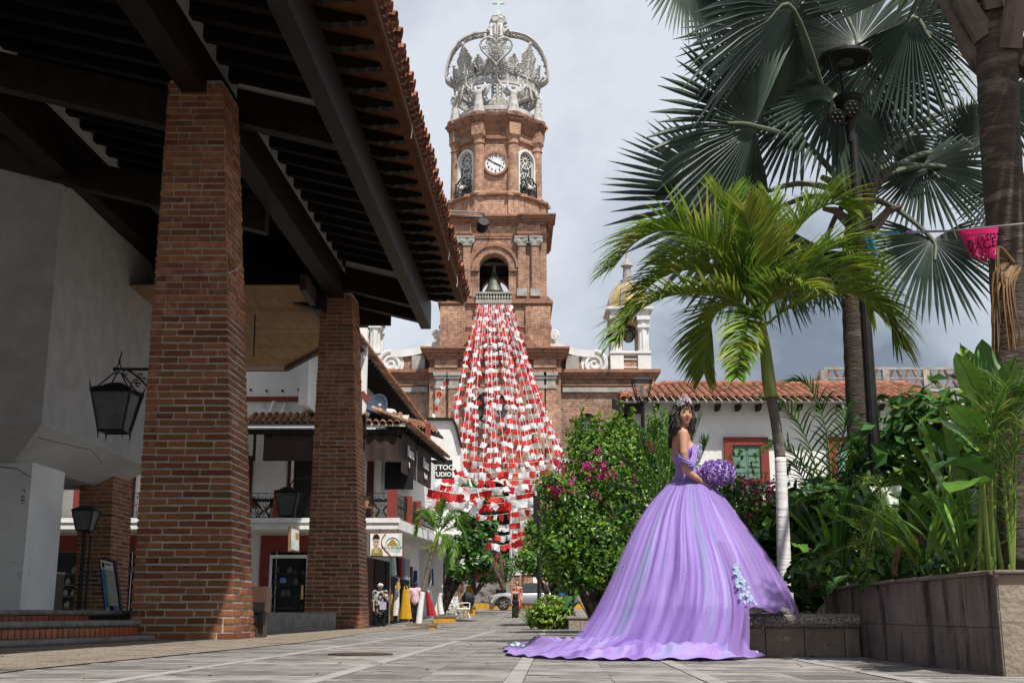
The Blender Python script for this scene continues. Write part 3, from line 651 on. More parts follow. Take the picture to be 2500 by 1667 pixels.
for sx in (-1, 1):
    b = MB(); x = TXc+sx*(hwC-.75); cornice(b, x-.85, x+.85, yF-.38, yF+1, zCe-.6, ((.125,.182),(.305,.182),(.505,.222),(.625,.122))); part(b, 'corner_cornice', 'cdark')
# bell, headstock, balustrade
bz = tz(703)
b = MB(); s = wm(25,700); b.lathe([(1.0*s,0),(.97*s,.10*s),(.80*s,.42*s),(.66*s,.8*s),(.58*s,1.25*s),(.52*s,1.5*s),(.36*s,1.66*s),(.15*s,1.72*s)], (bcx, yF+1.2, bz), 28); o = part(b, 'bell', 'bronze', smooth=True)
b = MB(); b.tube([(bcx-.12*s,yF+1.2,bz+1.7*s),(bcx-.2*s,yF+1.2,bz+1.95*s),(bcx,yF+1.2,bz+2.1*s),(bcx+.2*s,yF+1.2,bz+1.95*s),(bcx+.12*s,yF+1.2,bz+1.7*s)], .06, 6); b.build('bell_loop', X['bronze'], o)
b = MB(); b.tube([(bcx,yF+1.2,bz+1.2*s),(bcx,yF+1.2,bz-.12*s)], .05, 6); b.ball((bcx,yF+1.2,bz-.12*s), .13, 8, 6); b.build('clapper', X['dome'], o)
b = MB(); b.bb(bcx-br_, bcx+br_, yF+1.05, yF+1.35, bz+2.85*s, bz+3.1*s); b.bb(bcx-.12, bcx+.12, yF+1.1, yF+1.3, bz+2.0*s, bz+2.86*s); part(b, 'headstock', 'brown_metal')
zb_, zt2 = tz(736), tz(716); x0, x1 = at(1165,725,YT).x, at(1247,725,YT).x
b = MB(); b.bb(x0-.1, x1+.1, yF-.75, yF-.004, zt2-.14, zt2); bal = part(b, 'balcony_rail', 'cstone')
b = MB(); b.bb(x0-.1, x1+.1, yF-.8, yF-.004, zb_-.25, zb_); b.build('balcony_slab', X['cstone'], bal)
for k in range(13):
    x = x0 + (x1-x0)*k/12; h = zt2-.14-zb_
    b = MB(); b.lathe([(.08,0),(.08,.06*h),(.045,.12*h),(.10,.38*h),(.05,.72*h),(.045,.85*h),(.08,.92*h),(.08,h)], (x, yF-.65, zb_), 8); b.build('baluster', X['cstone'], bal)
# --- octagonal clock stage
cyO = yF + hwC; apD = wm(108.5, 400, YT+.9) - .30; k8 = 1/cos(pi/8)
def octa(b, prof, n=8, mi=0): b.lathe([(r*k8, z) for r, z in prof], (TXc, cyO, 0), 8, mi, a0=pi/8)
def zo(py): return at(1212, py, cyO-apD).z
b = MB(); octa(b, [(apD+.75,zD0-.3),(apD+.75,zo(487)-.0)]); part(b, 'octagon_plinth')
b = MB(); z = zo(487); octa(b, [(apD+.85,z),(apD+.98,z+.12),(apD+.98,z+.25),(apD+.6,z+.4),(apD+.35,z+.6)]); part(b, 'plinth_cornice', 'cdark')
b = MB(); octa(b, [(apD,zo(487)+.3),(apD,zo(306))]); part(b, 'octagon_wall')
zK = zo(338)
b = MB(); octa(b, [(apD+.02,zK-.15),(apD+.2,zK-.1),(apD+.2,zK+.05),(apD+.02,zK+.1)]); part(b, 'octagon_band', 'cdark')
b = MB(); z = zo(312); octa(b, [(apD+.02,z-.3),(apD+.25,z),(apD+.3,z+.25),(apD+.55,z+.45),(apD+.72,z+.75),(apD+.78,z+.95),(apD+.78,z+1.1)]); zE = z+1.1; part(b, 'crown_cornice', 'cdark')
for k in range(8):
    a = pi/8 + k*pi/4; cx, cy = TXc+cos(a)*(apD*k8+.02), cyO+sin(a)*(apD*k8+.02); z0, z1 = zo(478), zK
    if cy > cyO+1: continue
    b = MB(); b.lathe([(.62,z0-.35),(.62,z0),(.56,z0+.15),(.45,z0+.3),(.43,z1-.9),(.43,z1-.55),(.52,z1-.5),(.44,z1-.4),(.46,z1-.1),(.62,z1+.1)], (cx,cy,0), 12); part(b, 'corner_column')
    b = MB(); R3 = M4.Rotation(a,3,'Z')
    b.box((cx,cy,z1+.75), (.95,.95,1.1), M=R3); part(b, 'column_block')
    b = MB(); zz = zo(312)
    for r, h in ((.72,.28),(.95,.25),(1.25,.25),(1.5,.2)): b.box((cx,cy,zz+h/2), (r,r,h-.004), M=R3); zz += h
    part(b, 'cornice_break', 'cdark')
    b = MB(); b.box((cx,cy,zo(487)-.75), (1.35,1.35,1.5), M=R3); b.box((cx,cy,zo(487)+.13), (1.75,1.75,.24), M=R3); part(b, 'plinth_block')
# arched windows on the two diagonal faces, with iron balconet
for sgn in (-1, 1):
    a = -pi/2 + sgn*pi/4; nrm = V((cos(a), sin(a), 0)); tg = V((-sin(a), cos(a), 0)); fc = V((TXc, cyO, 0)) + nrm*(apD+.0)
    zb0_, zsp_, hw = zo(472), zo(385), .78
    def Lp(x, z, d=0): return fc + tg*x + nrm*d + V((0,0,z))
    b = MB(); pts = [(-hw, zb0_)] + [(hw*cos(pi-pi*k/12), zsp_+hw*sin(pi-pi*k/12)) for k in range(13)] + [(hw, zb0_)]
    b.prism([Lp(x,z,.02) for x, z in pts], nrm*.02); win = part(b, 'tower_window', 'sglass')
    b = MB(); f = 1.22
    pts2 = [(-hw*f, zb0_)] + [(hw*f*cos(pi-pi*k/12), zsp_+hw*f*sin(pi-pi*k/12)) for k in range(13)] + [(hw*f, zb0_)]
    for (p, q, r, s_) in zip(pts, pts[1:], pts2, pts2[1:]): b.hexa([Lp(*p,.01),Lp(*q,.01),Lp(*s_,.01),Lp(*r,.01),Lp(*p,.28),Lp(*q,.28),Lp(*s_,.28),Lp(*r,.28)])
    b.build('frame', X['cwhite2'], win)
    b = MB()
    def bar(x0, z0, x1, z1, w=.05): b.beam(Lp(x0,z0,.06), Lp(x1,z1,.06), w, w, up=nrm)
    for cz, R0 in ((zsp_+.05,.68),(zb0_+1.35,.66)):
        for k in range(12):
            t0 = 2*pi*k/12; t1 = t0+2*pi/12; bar(.2*cos(t0), cz+.2*sin(t0), R0*cos(t0), cz+R0*sin(t0), .045); bar(R0*cos(t0), cz+R0*sin(t0), R0*cos(t1), cz+R0*sin(t1), .06); bar(.2*cos(t0), cz+.2*sin(t0), .2*cos(t1), cz+.2*sin(t1), .05)
    zm = (zsp_+zb0_+1.4)/2; bar(0,zm-.75,.45,zm); bar(.45,zm,0,zm+.75); bar(0,zm+.75,-.45,zm); bar(-.45,zm,0,zm-.75)
    for sx in (-1,1): bar(sx*.74, zb0_, sx*.74, zsp_+.1, .07)
    b.build('tracery', X['cwhite2'], win)
    b = MB(); zq = zb0_-.1
    outl = [(-.85,zq),(.85,zq),(.85,zq+1.2),(.6,zq+1.28),(.3,zq+1.6),(0,zq+1.5),(-.3,zq+1.6),(-.6,zq+1.28),(-.85,zq+1.2)]
    for i_ in range(len(outl)): b.tube([Lp(*outl[i_],.5), Lp(*outl[(i_+1) % len(outl)],.5)], .06, 5)
    rr = random.Random(4)
    for k in range(34):
        cx_, cz2 = rr.uniform(-.72,.72), zq+rr.uniform(.12,1.25); R0 = rr.uniform(.12,.22)
        b.tube([Lp(cx_+R0*cos(t*pi/4), cz2+R0*sin(t*pi/4), .5) for t in range(8)], .035, 4, closed=True)
    b.build('balconet', X['iron'], win)
    b = MB(); b.ball(Lp(.0,zq+.75,.56), (.28,.12,.14), 8, 6); b.prism([Lp(-.1,zq+.8,.55),Lp(.35,zq+.85,.55),Lp(-.3,zq+1.08,.55)], nrm*.05); b.prism([Lp(.2,zq+.7,.55),Lp(.5,zq+.85,.55),Lp(.25,zq+.85,.55)], nrm*.05); b.build('dove', X['cwhite2'], win)
# clock
TSC = bpy.data.scenes.new('lettering_bench')
def text(name, body, size, M, m, parent=None, ext=.006, align='CENTER', bold=0):
    c = bpy.data.curves.new(name, 'FONT'); c.body = body; c.size = size; c.extrude = ext; c.align_x = align; c.align_y = 'CENTER'; c.materials.append(m); c.resolution_u = 3; c.offset = bold
    tmp = bpy.data.objects.new('tmp_text', c); TSC.collection.objects.link(tmp); vl = TSC.view_layers[0]; vl.update()
    me = bpy.data.meshes.new_from_object(tmp.evaluated_get(vl.depsgraph)); bpy.data.objects.remove(tmp); bpy.data.curves.remove(c); me.name = name
    o = bpy.data.objects.new(name, me); COL.objects.link(o)
    o.matrix_basis = M
    if parent is not None:
        o.parent = parent
        if parent.name in ROOTM: o.matrix_parent_inverse = ROOTM[parent.name].inverted()
    return o
FRONT = M4.Rotation(pi/2, 4, 'X')      # lettering that faces the camera
yc = cyO-apD; kx, kz, kr = at(1210,401,yc).x, at(1210,401,yc).z, wm(26.5, 401, yc)
b = MB(); b.lathe([(kr,0),(kr,.1)], (kx,yc-.01,kz), 40, M=M4.Rotation(pi/2,3,'X')); clk = part(b, 'clock_face', 'white_paint')
b = MB(); ring_y(b, kx, kz, kr-.01, kr+.16, yc-.24, yc-.005, 36); b.build('clock_ring', X['cdark'], clk)
b = MB(); ring_y(b, kx, kz, kr*.55, kr*.56, yc-.122, yc-.112, 30)
b.build('minute_track', X['cdark'], clk)
for k in range(60):
    a = 2*pi*k/60; w = .05 if k % 5 == 0 else .025; 
    if k % 5 == 0: b = MB(); b.beam((kx+cos(a)*kr*.90,yc-.118,kz+sin(a)*kr*.90),(kx+cos(a)*kr*.97,yc-.118,kz+sin(a)*kr*.97), w, .01, up=(0,1,0)); b.build('hour_mark', X['black'], clk)
for n in range(1, 13):
    a = pi/2 - 2*pi*n/12
    text('numeral', str(n), kr*.30, M4.Translation((kx+cos(a)*kr*.74, yc-.116, kz+sin(a)*kr*.74)) @ FRONT, X['black'], clk, bold=.012)
for ang, ln, w in ((pi/2-2*pi*(3+50/60)/12, .58, .10),(pi/2-2*pi*50/60, .84, .07)):
    b = MB(); b.beam((kx-cos(ang)*kr*.14,yc-.14,kz-sin(ang)*kr*.14),(kx+cos(ang)*kr*ln,yc-.14,kz+sin(ang)*kr*ln), w, .02, up=(0,1,0)); b.build('clock_hand', X['black'], clk)
# --- openwork crown carried by angels
crw = thing('tower_crown', 'pale openwork crown with angel statues and cross on top of the clock tower', 'crown', (TXc, cyO, zE))
CR = 3.55; zR0, zR1 = at(1212,201,cyO-CR).z, at(1212,170,cyO-CR).z
def cpt(a, r, z): return V((TXc+cos(a)*r, cyO+sin(a)*r, z))
for z, h, w in ((zR0,.26,.22),(zR1-.24,.26,.3)):
    b = MB(); N_ = 48
    for k in range(N_):
        a0, a1 = 2*pi*k/N_, 2*pi*(k+1)/N_
        b.hexa([cpt(a0,CR,z),cpt(a1,CR,z),cpt(a1,CR-w,z),cpt(a0,CR-w,z),cpt(a0,CR,z+h),cpt(a1,CR,z+h),cpt(a1,CR-w,z+h),cpt(a0,CR-w,z+h)])
    b.build('crown_ring', X['cwhite'], crw)
def loop(b, c, t, u, r, rad=.045, n=9): b.tube([V(c) + t*(r*cos(2*pi*k/n)) + u*(r*sin(2*pi*k/n)) for k in range(n)], rad, 4, closed=True)
for k in range(24):
    a = -pi/2 + 2*pi*k/24
    b = MB(); b.beam(cpt(a,CR-.1,zR0+.25), cpt(a,CR-.1,zR1-.23), .2, .2, up=(cos(a),sin(a),0)); b.build('crown_post', X['cwhite'], crw)
    a2 = a + pi/24; c = cpt(a2, CR-.12, (zR0+zR1)/2); t = V((-sin(a2),cos(a2),0)); u = V((0,0,1))
    b = MB(); loop(b, c, t, u, .22, .06); loop(b, c, t, u, .07, .05, 6)
    for q in range(8): loop(b, c + (t*cos(q*pi/4)+u*sin(q*pi/4))*.33, t, u, .09, .03, 6)
    for q in range(4): d0, d1 = q*pi/2, (q+1)*pi/2; b.beam(c+(t*cos(d0)+u*sin(d0))*.42, c+(t*cos(d1)+u*sin(d1))*.42, .05, .05, up=(cos(a2),sin(a2),0))
    b.build('rosette', X['cwhite'], crw, uv=False)
rr = random.Random(11)
def leaf_spray(a, w, h, z0, lean=.25, dens=26):    # pierced acanthus ornament standing on the ring
    b = MB(); t = V((-sin(a),cos(a),0)); rad_ = V((cos(a),sin(a),0)); u = (V((0,0,1))+rad_*lean).normalized(); o = cpt(a, CR-.05, z0)
    for i in range(dens):
        f = i/dens; y = f*h; hwid = w*.5*(1-f)**.75*(1 if f < .9 else .6)
        for x in ((0,) if hwid < .15 else (-hwid, -hwid*.45, hwid*.45, hwid)):
            r = .11+.09*(1-f); loop(b, o + t*(x*(1+.25*sin(f*14))+rr.uniform(-.09,.09)) + u*(y+rr.uniform(-.08,.08)), t, u, r, .068, 7)
    b.tube([o + u*(h*k/6) for k in range(7)], [.11-.012*k for k in range(7)], 6)
    b.ball(o+u*(h+.05), .16, 6, 5); return b
for k in range(8):
    a = -pi/2 + k*pi/4
    b = leaf_spray(a, 2.1, .9, zR1+.02, .35, 9) if k % 2 == 0 else leaf_spray(a, 1.9, 2.6, zR1+.02, .15, 20)
    b.build('pierced_leaf', X['cwhite'], crw, uv=False)
    b = leaf_spray(a+pi/8, 1.0, 1.25, zR1+.02, .25, 9); b.build('pierced_leaf', X['cwhite'], crw, uv=False)
zTop = at(1219,84,cyO).z; zMid = zR1
for k in range(4):      # arched ribs meeting under the orb
    a = -pi/2 + k*pi/2; b = MB(); t = V((-sin(a),cos(a),0)); path = []
    for i in range(25):
        f = i/24; th = -.42 + f*(pi/2+.42)
        path.append(cpt(a, .35 + (4.25-.35)*cos(th)**.7, zMid+.9 + (zTop-zMid-.9)*sin(th)) if th >= 0 else cpt(a, 4.25-.7*(th/.42)**2, zMid+.9+1.6*th))
    for s in (-1,1): b.tube([p + t*(.42*s) for p in path], .12, 5)
    for i in range(0, 24):
        d = (path[i+1]-path[i]).normalized(); c = (path[i]+path[i+1])/2
        for x in (-.22, .22): loop(b, c + t*x, t, d, .15, .07, 7)
        nn = t.cross(d)
        if i % 2 == 0: b.ball(c - nn*.16, .12, 5, 4)
    b.build('crown_rib', X['cwhite'], crw, uv=False)
# heart-shaped shield facing the square, and the three behind
for k in (0,):
    a = -pi/2; t = V((1,0,0)); u = V((0,-.25,1)).normalized(); o = cpt(a, 4.5, at(1214,120,cyO-4.5).z)
    hp = []
    for q in range(28):
        th = 2*pi*q/28; hp.append(o + t*(1.22*sin(th)**3*1.05) + u*(1.25*(.8125*cos(th)-.3125*cos(2*th)-.125*cos(3*th)-.0625*cos(4*th))))
    b = MB(); b.tube(hp, .10, 6, closed=True); loop(b, o+u*.05, t, u, .3, .09, 12); loop(b, o+u*.05, t, u, .13, .07, 8)
    for q in range(12): d = t*cos(q*pi/6)+u*sin(q*pi/6); b.tube([o+u*.05+d*.32, o+u*.05+d*(.62 if q != 9 else .8)], .04, 4); loop(b, o+u*.05+d*.55, t, u, .11, .04, 6); loop(b, o+u*.1+d*.78, t, u, .13, .06, 6); loop(b, o+u*.08+d*.34, t, u, .10, .05, 6); loop(b, o+u*.12+d*(.98 if 1 < q < 5 or q in (0,6) else .6), t, u, .12, .055, 6)
    b.build('heart_shield', X['cwhite'], crw, uv=False)
    b = leaf_spray(a, 1.6, 1.5, zR1+.4, .1, 12); b.build('pierced_leaf', X['cwhite'], crw, uv=False)
zOr = at(1218,57,cyO).z
b = MB(); b.lathe([(.5,zTop-.9),(.95,zTop-.3),(1.0,zTop),(.8,zTop+.25),(.55,zTop+.5),(.5,zOr-.6)], (TXc+.1,cyO,0), 16); b.build('orb_base', X['cwhite'], crw, smooth=True)
for k in range(4):
    a = -pi/2 + k*pi/2 + pi/4; c = V((TXc+.1+cos(a)*.95, cyO+sin(a)*.95, zOr-.75)); t = V((cos(a),sin(a),0)); u = V((0,0,1)); b = MB()
    b.tube([c + t*(.06*i*cos(i*.7)) + u*(.06*i*sin(i*.7)) for i in range(1,9)], .11, 6); b.build('orb_scroll', X['cwhite'], crw)
bm = bmesh.new(); bmesh.ops.create_icosphere(bm, subdivisions=1, radius=.90)
bmesh.ops.bevel(bm, geom=list(bm.verts), offset=.32, offset_type='OFFSET', affect='VERTICES', segments=1)
fs = [f for f in bm.faces]; bmesh.ops.inset_individual(bm, faces=fs, thickness=.045, depth=-.03)
bmesh.ops.translate(bm, verts=bm.verts, vec=(TXc+.1,cyO,zOr)); me = bpy.data.meshes.new('orb'); bm.to_mesh(me); bm.free(); me.materials.append(X['cwhite']); link('orb', me, crw)
b = MB(); zx = zOr+.8; xx = TXc+.12
b.bb(xx-.11, xx+.11, cyO-.11, cyO+.11, zx, zx+2.4); b.bb(xx-.5, xx-.111, cyO-.1, cyO+.1, at(1219,7,cyO).z-.13, at(1219,7,cyO).z+.13); b.bb(xx+.111, xx+.5, cyO-.1, cyO+.1, at(1219,7,cyO).z-.13, at(1219,7,cyO).z+.13); b.build('cross', X['cross'], crw)
b = MB(); b.tube([cpt(0,.0,zE), cpt(0,0,zR1+1)], .06, 6); b.build('mast', X['cwhite'], crw)
# lower inner ring seen through the angels
b = MB()
for k in range(48):
    a0, a1 = 2*pi*k/48, 2*pi*(k+1)/48
    b.hexa([cpt(a0,CR-.3,zE+.5),cpt(a1,CR-.3,zE+.5),cpt(a1,CR-.5,zE+.5),cpt(a0,CR-.5,zE+.5),cpt(a0,CR-.3,zE+.85),cpt(a1,CR-.3,zE+.85),cpt(a1,CR-.5,zE+.85),cpt(a0,CR-.5,zE+.85)])
b.build('lower_ring', X['cwhite'], crw)
# angel statue
ab = MB(); hA = zR0-zE; sA = hA/2.7
def rob(f, a): return (.40-.16*f)*(1+.09*cos(9*a)*(1-f))
ab.grid(lambda a, f: V((rob(f,2*pi*a)*cos(2*pi*a), rob(f,2*pi*a)*sin(2*pi*a)*.85, 1.35*f)), 36, 6, wu=True)
ab.lathe([(.52,-.0),(.52,.1),(.42,.14)], (0,0,0), 10)
ab.lathe([(.26,1.33),(.27,1.38),(.22,1.45),(.23,1.7),(.27,1.9),(.20,2.02),(.09,2.07),(.085,2.16)], (0,0,0), 12, sy=.75)
ab.ball((0,0,2.30), (.13,.14,.17), 10, 7); ab.ball((0,.03,2.33), (.15,.15,.16), 8, 6)
for s in (-1, 1):
    ab.tube([(s*.22,0,1.93),(s*.42,-.05,1.98),(s*.5,-.08,2.25),(s*.42,-.05,2.62)], [.09,.085,.07,.05], 7)
    for q in range(7):
        f = q/6; ab.tube([(s*.12,.18,1.75),(s*(.4+.2*f),.26,1.95+.35*f),(s*(.62+.38*f),.22,2.0+.95*f)], [.07,.14,.03], 5)
        ab.tube([(s*.12,.18,1.72),(s*(.3+.2*f),.26,1.75+.2*f),(s*(.42+.3*f),.24,1.5+.75*f)], [.07,.12,.03], 5)
ame = ab.mesh('angel_statue', X['cwhite'], smooth=True, uv=False)
for k in range(8):
    a = -pi/2 + pi/8 + k*pi/4; inst('angel_statue', ame, cpt(a, CR+.12, zE+.0), (0,0,a+pi/2), (sA*1.3,sA*1.2,sA), crw)
# ================================================================== church wings, scrolls and side towers
YW = YT+1.2
for sg in (-1, 1):
    xa = TXc + sg*(hwA-.02); xb = at(1597,920,YW).x if sg > 0 else at(826,920,YW).x
    x0, x1 = min(xa,xb), max(xa,xb); zw = at(1212,925,YW).z
    b = MB(); wx = at(1434,1050,YW).x if sg > 0 else 2*TXc-at(1434,1050,YW).x; wr = wm(24,1050,YW)
    arch_wall(b, x0, x1, 1.0, zw, wx, wr, at(1212,1030,YW).z, YW, YW+.8, 10, zb=at(1212,1098,YW).z); b.bb(x0, x1, YW+.801, YW+12, 1, zw-.01); part(b, 'wing_wall', 'crubble' if sg > 0 else 'cbrick2')
    b = MB(); b.bb(wx-wr, wx+wr, YW+.72, YW+.79, at(1212,1098,YW).z, at(1212,1010,YW).z); wo = part(b, 'wing_window', 'sglass')
    b = MB()
    for k in (-1,0,1): b.bb(wx+k*wr*.6-.04, wx+k*wr*.6+.04, YW+.64, YW+.715, at(1212,1098,YW).z, at(1212,1015,YW).z)
    for k in range(4): z = at(1212,1092-k*20,YW).z; b.bb(wx-wr, wx+wr, YW+.62, YW+.70, z, z+.07)
    b.build('leading', X['cstone'], wo)
    b = MB(); arch_ring(b, wx, wr+.02, wr+.62, at(1212,1030,YW).z-.1, YW-.12, YW+.02, 20, gap=.06, a0=.25, a1=pi-.25); part(b, 'arch_voussoirs', 'cbrick', kind='stuff')
    b = MB(); cornice(b, x0, x1, YW-.2, YW+3, zw, ((.1,.2),(.3,.2),(.45,.25))); part(b, 'wing_cornice', 'cdark')
    b = MB(); b.bb(x0+.2, x1-.2, YW-.25, YW-.003, at(1212,958,YW).z, at(1212,945,YW).z); part(b, 'wing_lintel', 'cstone')
    b = MB(); b.bb(x0+.15, x1-.15, YW-.32, YW-.0035, at(1212,943,YW).z, at(1212,940,YW).z); part(b, 'wing_band', 'cdark')
    # corner pier
    xp = xb - sg*1.6
    b = MB(); b.bb(min(xp,xb)-.02, max(xp,xb)+.02, YW-.3, YW-.002, 1, zw); part(b, 'wing_pier', 'cbrick2')
    # scroll: spiral and sweeping coping
    zt3 = zw+.66
    cx = at(1452,886,YW).x if sg > 0 else at(953,888,YW).x; cz = at(1212,887,YW).z; cr = wm(33,887,YW)
    b = MB(); b.lathe([(cr,0),(cr,.55)], (cx,YW+.7,cz), 32, M=M4.Rotation(pi/2,3,'X')); vo = part(b, 'scroll', 'cwhite2')
    b = MB(); sp = []
    for i in range(60):
        f = i/59; th = pi/2 + sg*(-f*2*pi*2.1); r = cr*(.93-.80*f); sp.append((cx+r*cos(th), YW+.12, cz+r*sin(th)))
    b.tube(sp, [.17-.07*i/59 for i in range(60)], 6); b.build('spiral', X['cwhite2'], vo)
    xt = TXc+sg*hwB; ztp = at(1212,826,YW).z; c_ = []
    for i in range(17):
        f = i/16; x = cx+(xt-cx)*f; c_.append((x, cz+cr + (ztp-cz-cr)*f**2.2))
    b = MB()
    for (xa_, za_), (xb_, zb2) in zip(c_, c_[1:]): b.hexa([V((xa_,YW-.02,za_-.55)),V((xb_,YW-.02,zb2-.55)),V((xb_,YW+.8,zb2-.55)),V((xa_,YW+.8,za_-.55)),V((xa_,YW-.02,za_)),V((xb_,YW-.02,zb2)),V((xb_,YW+.8,zb2)),V((xa_,YW+.8,za_))])
    b.build('coping', X['cwhite2'], vo)
    b = MB()
    for (xa_, za_), (xb_, zb2) in zip(c_, c_[1:]): b.hexa([V((xa_,YW+.2,zt3)),V((xb_,YW+.2,zt3)),V((xb_,YW+.75,zt3)),V((xa_,YW+.75,zt3)),V((xa_,YW+.2,za_-.56)),V((xb_,YW+.2,zb2-.56)),V((xb_,YW+.75,zb2-.56)),V((xa_,YW+.75,za_-.56))])
    b.build('gable_brick', X['cbrick2'], vo)
    b = MB(); sp = [(xt+sg*(.35+.3*(1-i/24)*cos(sg*0+i*.55)), YW-.1, ztp+.2+.42*(1-i/24)*sin(i*.55)) for i in range(25)]; b.tube(sp, .11, 6); b.build('small_scroll', X['cwhite2'], vo)
    b = MB(); b.bb(xt+sg*1.7-.5, xt+sg*1.7+.5, YW-.3, YW+.6, zt3, zt3+1.1); part(b, 'pedestal_block', 'cstone')
    # side tower
    tc = at(1541,886,YW).x if sg > 0 else 2*TXc-at(1541,886,YW).x
    st = thing('side_tower', 'small brick side tower with %s yellow dome, at the %s end of the church' % ('striped','right') if sg > 0 else 'small brick side tower mostly hidden behind the white balcony house', 'tower', (tc, YW+2, zt3))
    hw = wm(48,886,YW); yc2 = YW+.2+hw; z0 = zt3; z1 = at(1212,866,YW).z; z2 = at(1212,858,YW).z; z3 = at(1212,768,YW).z; z4 = at(1212,752,YW).z; z5 = at(1212,690,YW+hw).z
    b = MB(); b.bb(tc-hw+.2, tc+hw-.2, YW+.4, yc2+hw-.2, z0, z1); b.build('pedestal', X['cbrick'], st)
    for ax in (-1,1):
        for ay in (-1,1):
            b = MB(); x, y = tc+ax*(hw-.45), yc2+ay*(hw-.45); b.bb(x-.5, x+.5, y-.5, y+.5, z0, z1); b.build('pedestal_pier', X['cwhite2'], st)
            b = MB(); n_ = 18
            b.add([(x+(.42 if k % 2 else .36)*cos(2*pi*k/n_), y+(.42 if k % 2 else .36)*sin(2*pi*k/n_), z) for z in (z2+.1, z3-.1) for k in range(n_)], [(k,(k+1) % n_,n_+(k+1) % n_,n_+k) for k in range(n_)])
            b.bb(x-.5,x+.5,y-.5,y+.5,z2+.001,z2+.12); b.bb(x-.5,x+.5,y-.5,y+.5,z3-.35,z3); b.bb(x-.47,x+.47,y-.47,y+.47,(z2+z3)/2+.5,(z2+z3)/2+.7); b.build('fluted_column', X['cwhite2'], st)
    b = MB()
    for (xa_,xb_,za_,zb2) in ((-.62,-.5,.3,.75),(.5,.62,.3,.75),(-.62,.62,.22,.3),(-.62,.62,.75,.83)): b.bb(tc+xa_*hw, tc+xb_*hw, YW+.3, YW+.398, z0+(z1-z0)*za_, z0+(z1-z0)*zb2)
    b.build('panel_frame', X['cwhite2'], st)
    b = MB(); cornice(b, tc-hw+.1, tc+hw-.1, YW+.3, yc2+hw-.1, z1, ((.0,.15),(.2,.12),(.1,.08))); b.build('cornice', X['cwhite2'], st)
    for ya in (YW+.75, yc2+hw-1.2):
        b = MB(); arch_wall(b, tc-hw+.7, tc+hw-.7, z2+.1, z3, tc, hw*.42, z2+(z3-z2)*.6, ya, ya+.5, 10); b.build('arcade_wall', X['cbrick'], st)
    for ax in (-1,1): b = MB(); x = tc+ax*(hw-.8); b.bb(x-.2,x+.2,YW+1.26,yc2+hw-1.21,z2+.1,z3); b.build('arcade_wall', X['cbrick'], st)
    b = MB(); cornice(b, tc-hw+.1, tc+hw-.1, YW+.3, yc2+hw-.1, z3, ((.05,.3),(.15,.15),(.4,.2))); b.build('entablature', X['cwhite2'], st)
    b = MB(); R8 = hw*.98; prof = [(R8*cos(f*pi/2)*1.0+.12, z3+.65+(z5-z3-.65)*sin(f*pi/2)) for f in [i/8 for i in range(9)]]; b.lathe(prof, (tc,yc2,0), 8, a0=pi/8); b.build('dome', X['dome'], st)
    for k in range(8): b = MB(); a = pi/8+k*pi/4; b.tube([(tc+cos(a)*(r+.03), yc2+sin(a)*(r+.03), z+.02) for r, z in prof], .13, 6); b.build('dome_rib', X['cstone'], st)
    b = MB(); b.lathe([(.55,z5-.2),(.55,z5+.2),(.35,z5+.3),(.3,z5+1.3),(.5,z5+1.4),(.1,z5+2.0),(.05,z5+3.2)], (tc,yc2,0), 10); b.build('lantern', X['cstone'], st)
    b = MB(); b.ball((tc,YW+1.6,z2+1.6), (.5,.5,.55), 12, 8); b.build('small_bell', X['bronze'], st)
# stairs and low walls before the church
X['step'] = mat('worn_grey_step', (.27,.25,.235), (.17,.155,.145), scale=2, rough=.85, bump=.4, spots=((.08,.07,.065), 1.5, .6, (1,1,1)))
X['yellow'] = mat('yellow_kerb_paint', (.60,.33,.035), (.45,.24,.03), scale=2, rough=.75, bump=.2, spots=((.22,.14,.06), 3, .62, (1,1,1)))
stairs = thing('church_stairs', 'worn grey stone stairs leading up to the church door', 'stairs', (-1.5,79,.8))
xl, xr_ = at(1120,1450,79).x, at(1420,1450,79).x
for k in range(10):
    b = MB(); z = .78+k*.17; b.bb(xl, xr_, 78.6+k*.62, YT-.2, z, z+.168); b.build('step', X['step'], stairs)
lw = thing('low_brick_wall', 'low brick wall beside the church stairs, behind the small palm', 'wall', (at(1095,1450,78).x,78,.7))
b = MB(); b.bb(at(1070,1450,78).x, at(1132,1450,78).x, 77.9, 78.5, .7, at(1200,1402,78).z); b.build('wall', X['cbrick2'], lw)
b = MB(); b.bb(at(1070,1450,78).x-.1, at(1132,1450,78).x+.1, 77.8, 78.6, at(1200,1402,78).z+.002, at(1200,1396,78).z); b.build('coping', X['cwhite2'], lw)
lw = thing('low_brick_wall', 'low brick wall with white top and small notice, behind the parked car', 'wall', (at(1320,1450,78).x,78,.7))
b = MB(); b.bb(at(1273,1450,78).x, at(1368,1450,78).x, 77.9, 78.5, .7, at(1200,1402,78).z); b.build('wall', X['cbrick2'], lw)
b = MB(); b.bb(at(1270,1450,78).x, at(1372,1450,78).x, 77.8, 78.6, at(1200,1402,78).z+.002, at(1200,1389,78).z); b.build('coping', X['cwhite2'], lw)
b = MB(); b.bb(at(1301,1450,78).x, at(1313,1450,78).x, 77.85, 77.89, at(1200,1424,78).z, at(1200,1409,78).z); b.build('notice', X['white_paint'], lw)
gp = thing('stone_gate_pier', 'rough stone pier with white cap beside the church stairs', 'pier', (at(1257,1450,78).x,77.6,.7))
xg = at(1257,1430,77.6).x; b = MB(); b.bb(xg-.32, xg+.32, 77.3, 77.9, .7, at(1200,1404,77.6).z); b.build('pier', X['crubble'], gp)
b = MB(); zg = at(1200,1404,77.6).z; b.bb(xg-.38, xg+.38, 77.24, 77.96, zg+.002, zg+.4); b.build('cap', X['cwhite2'], gp)
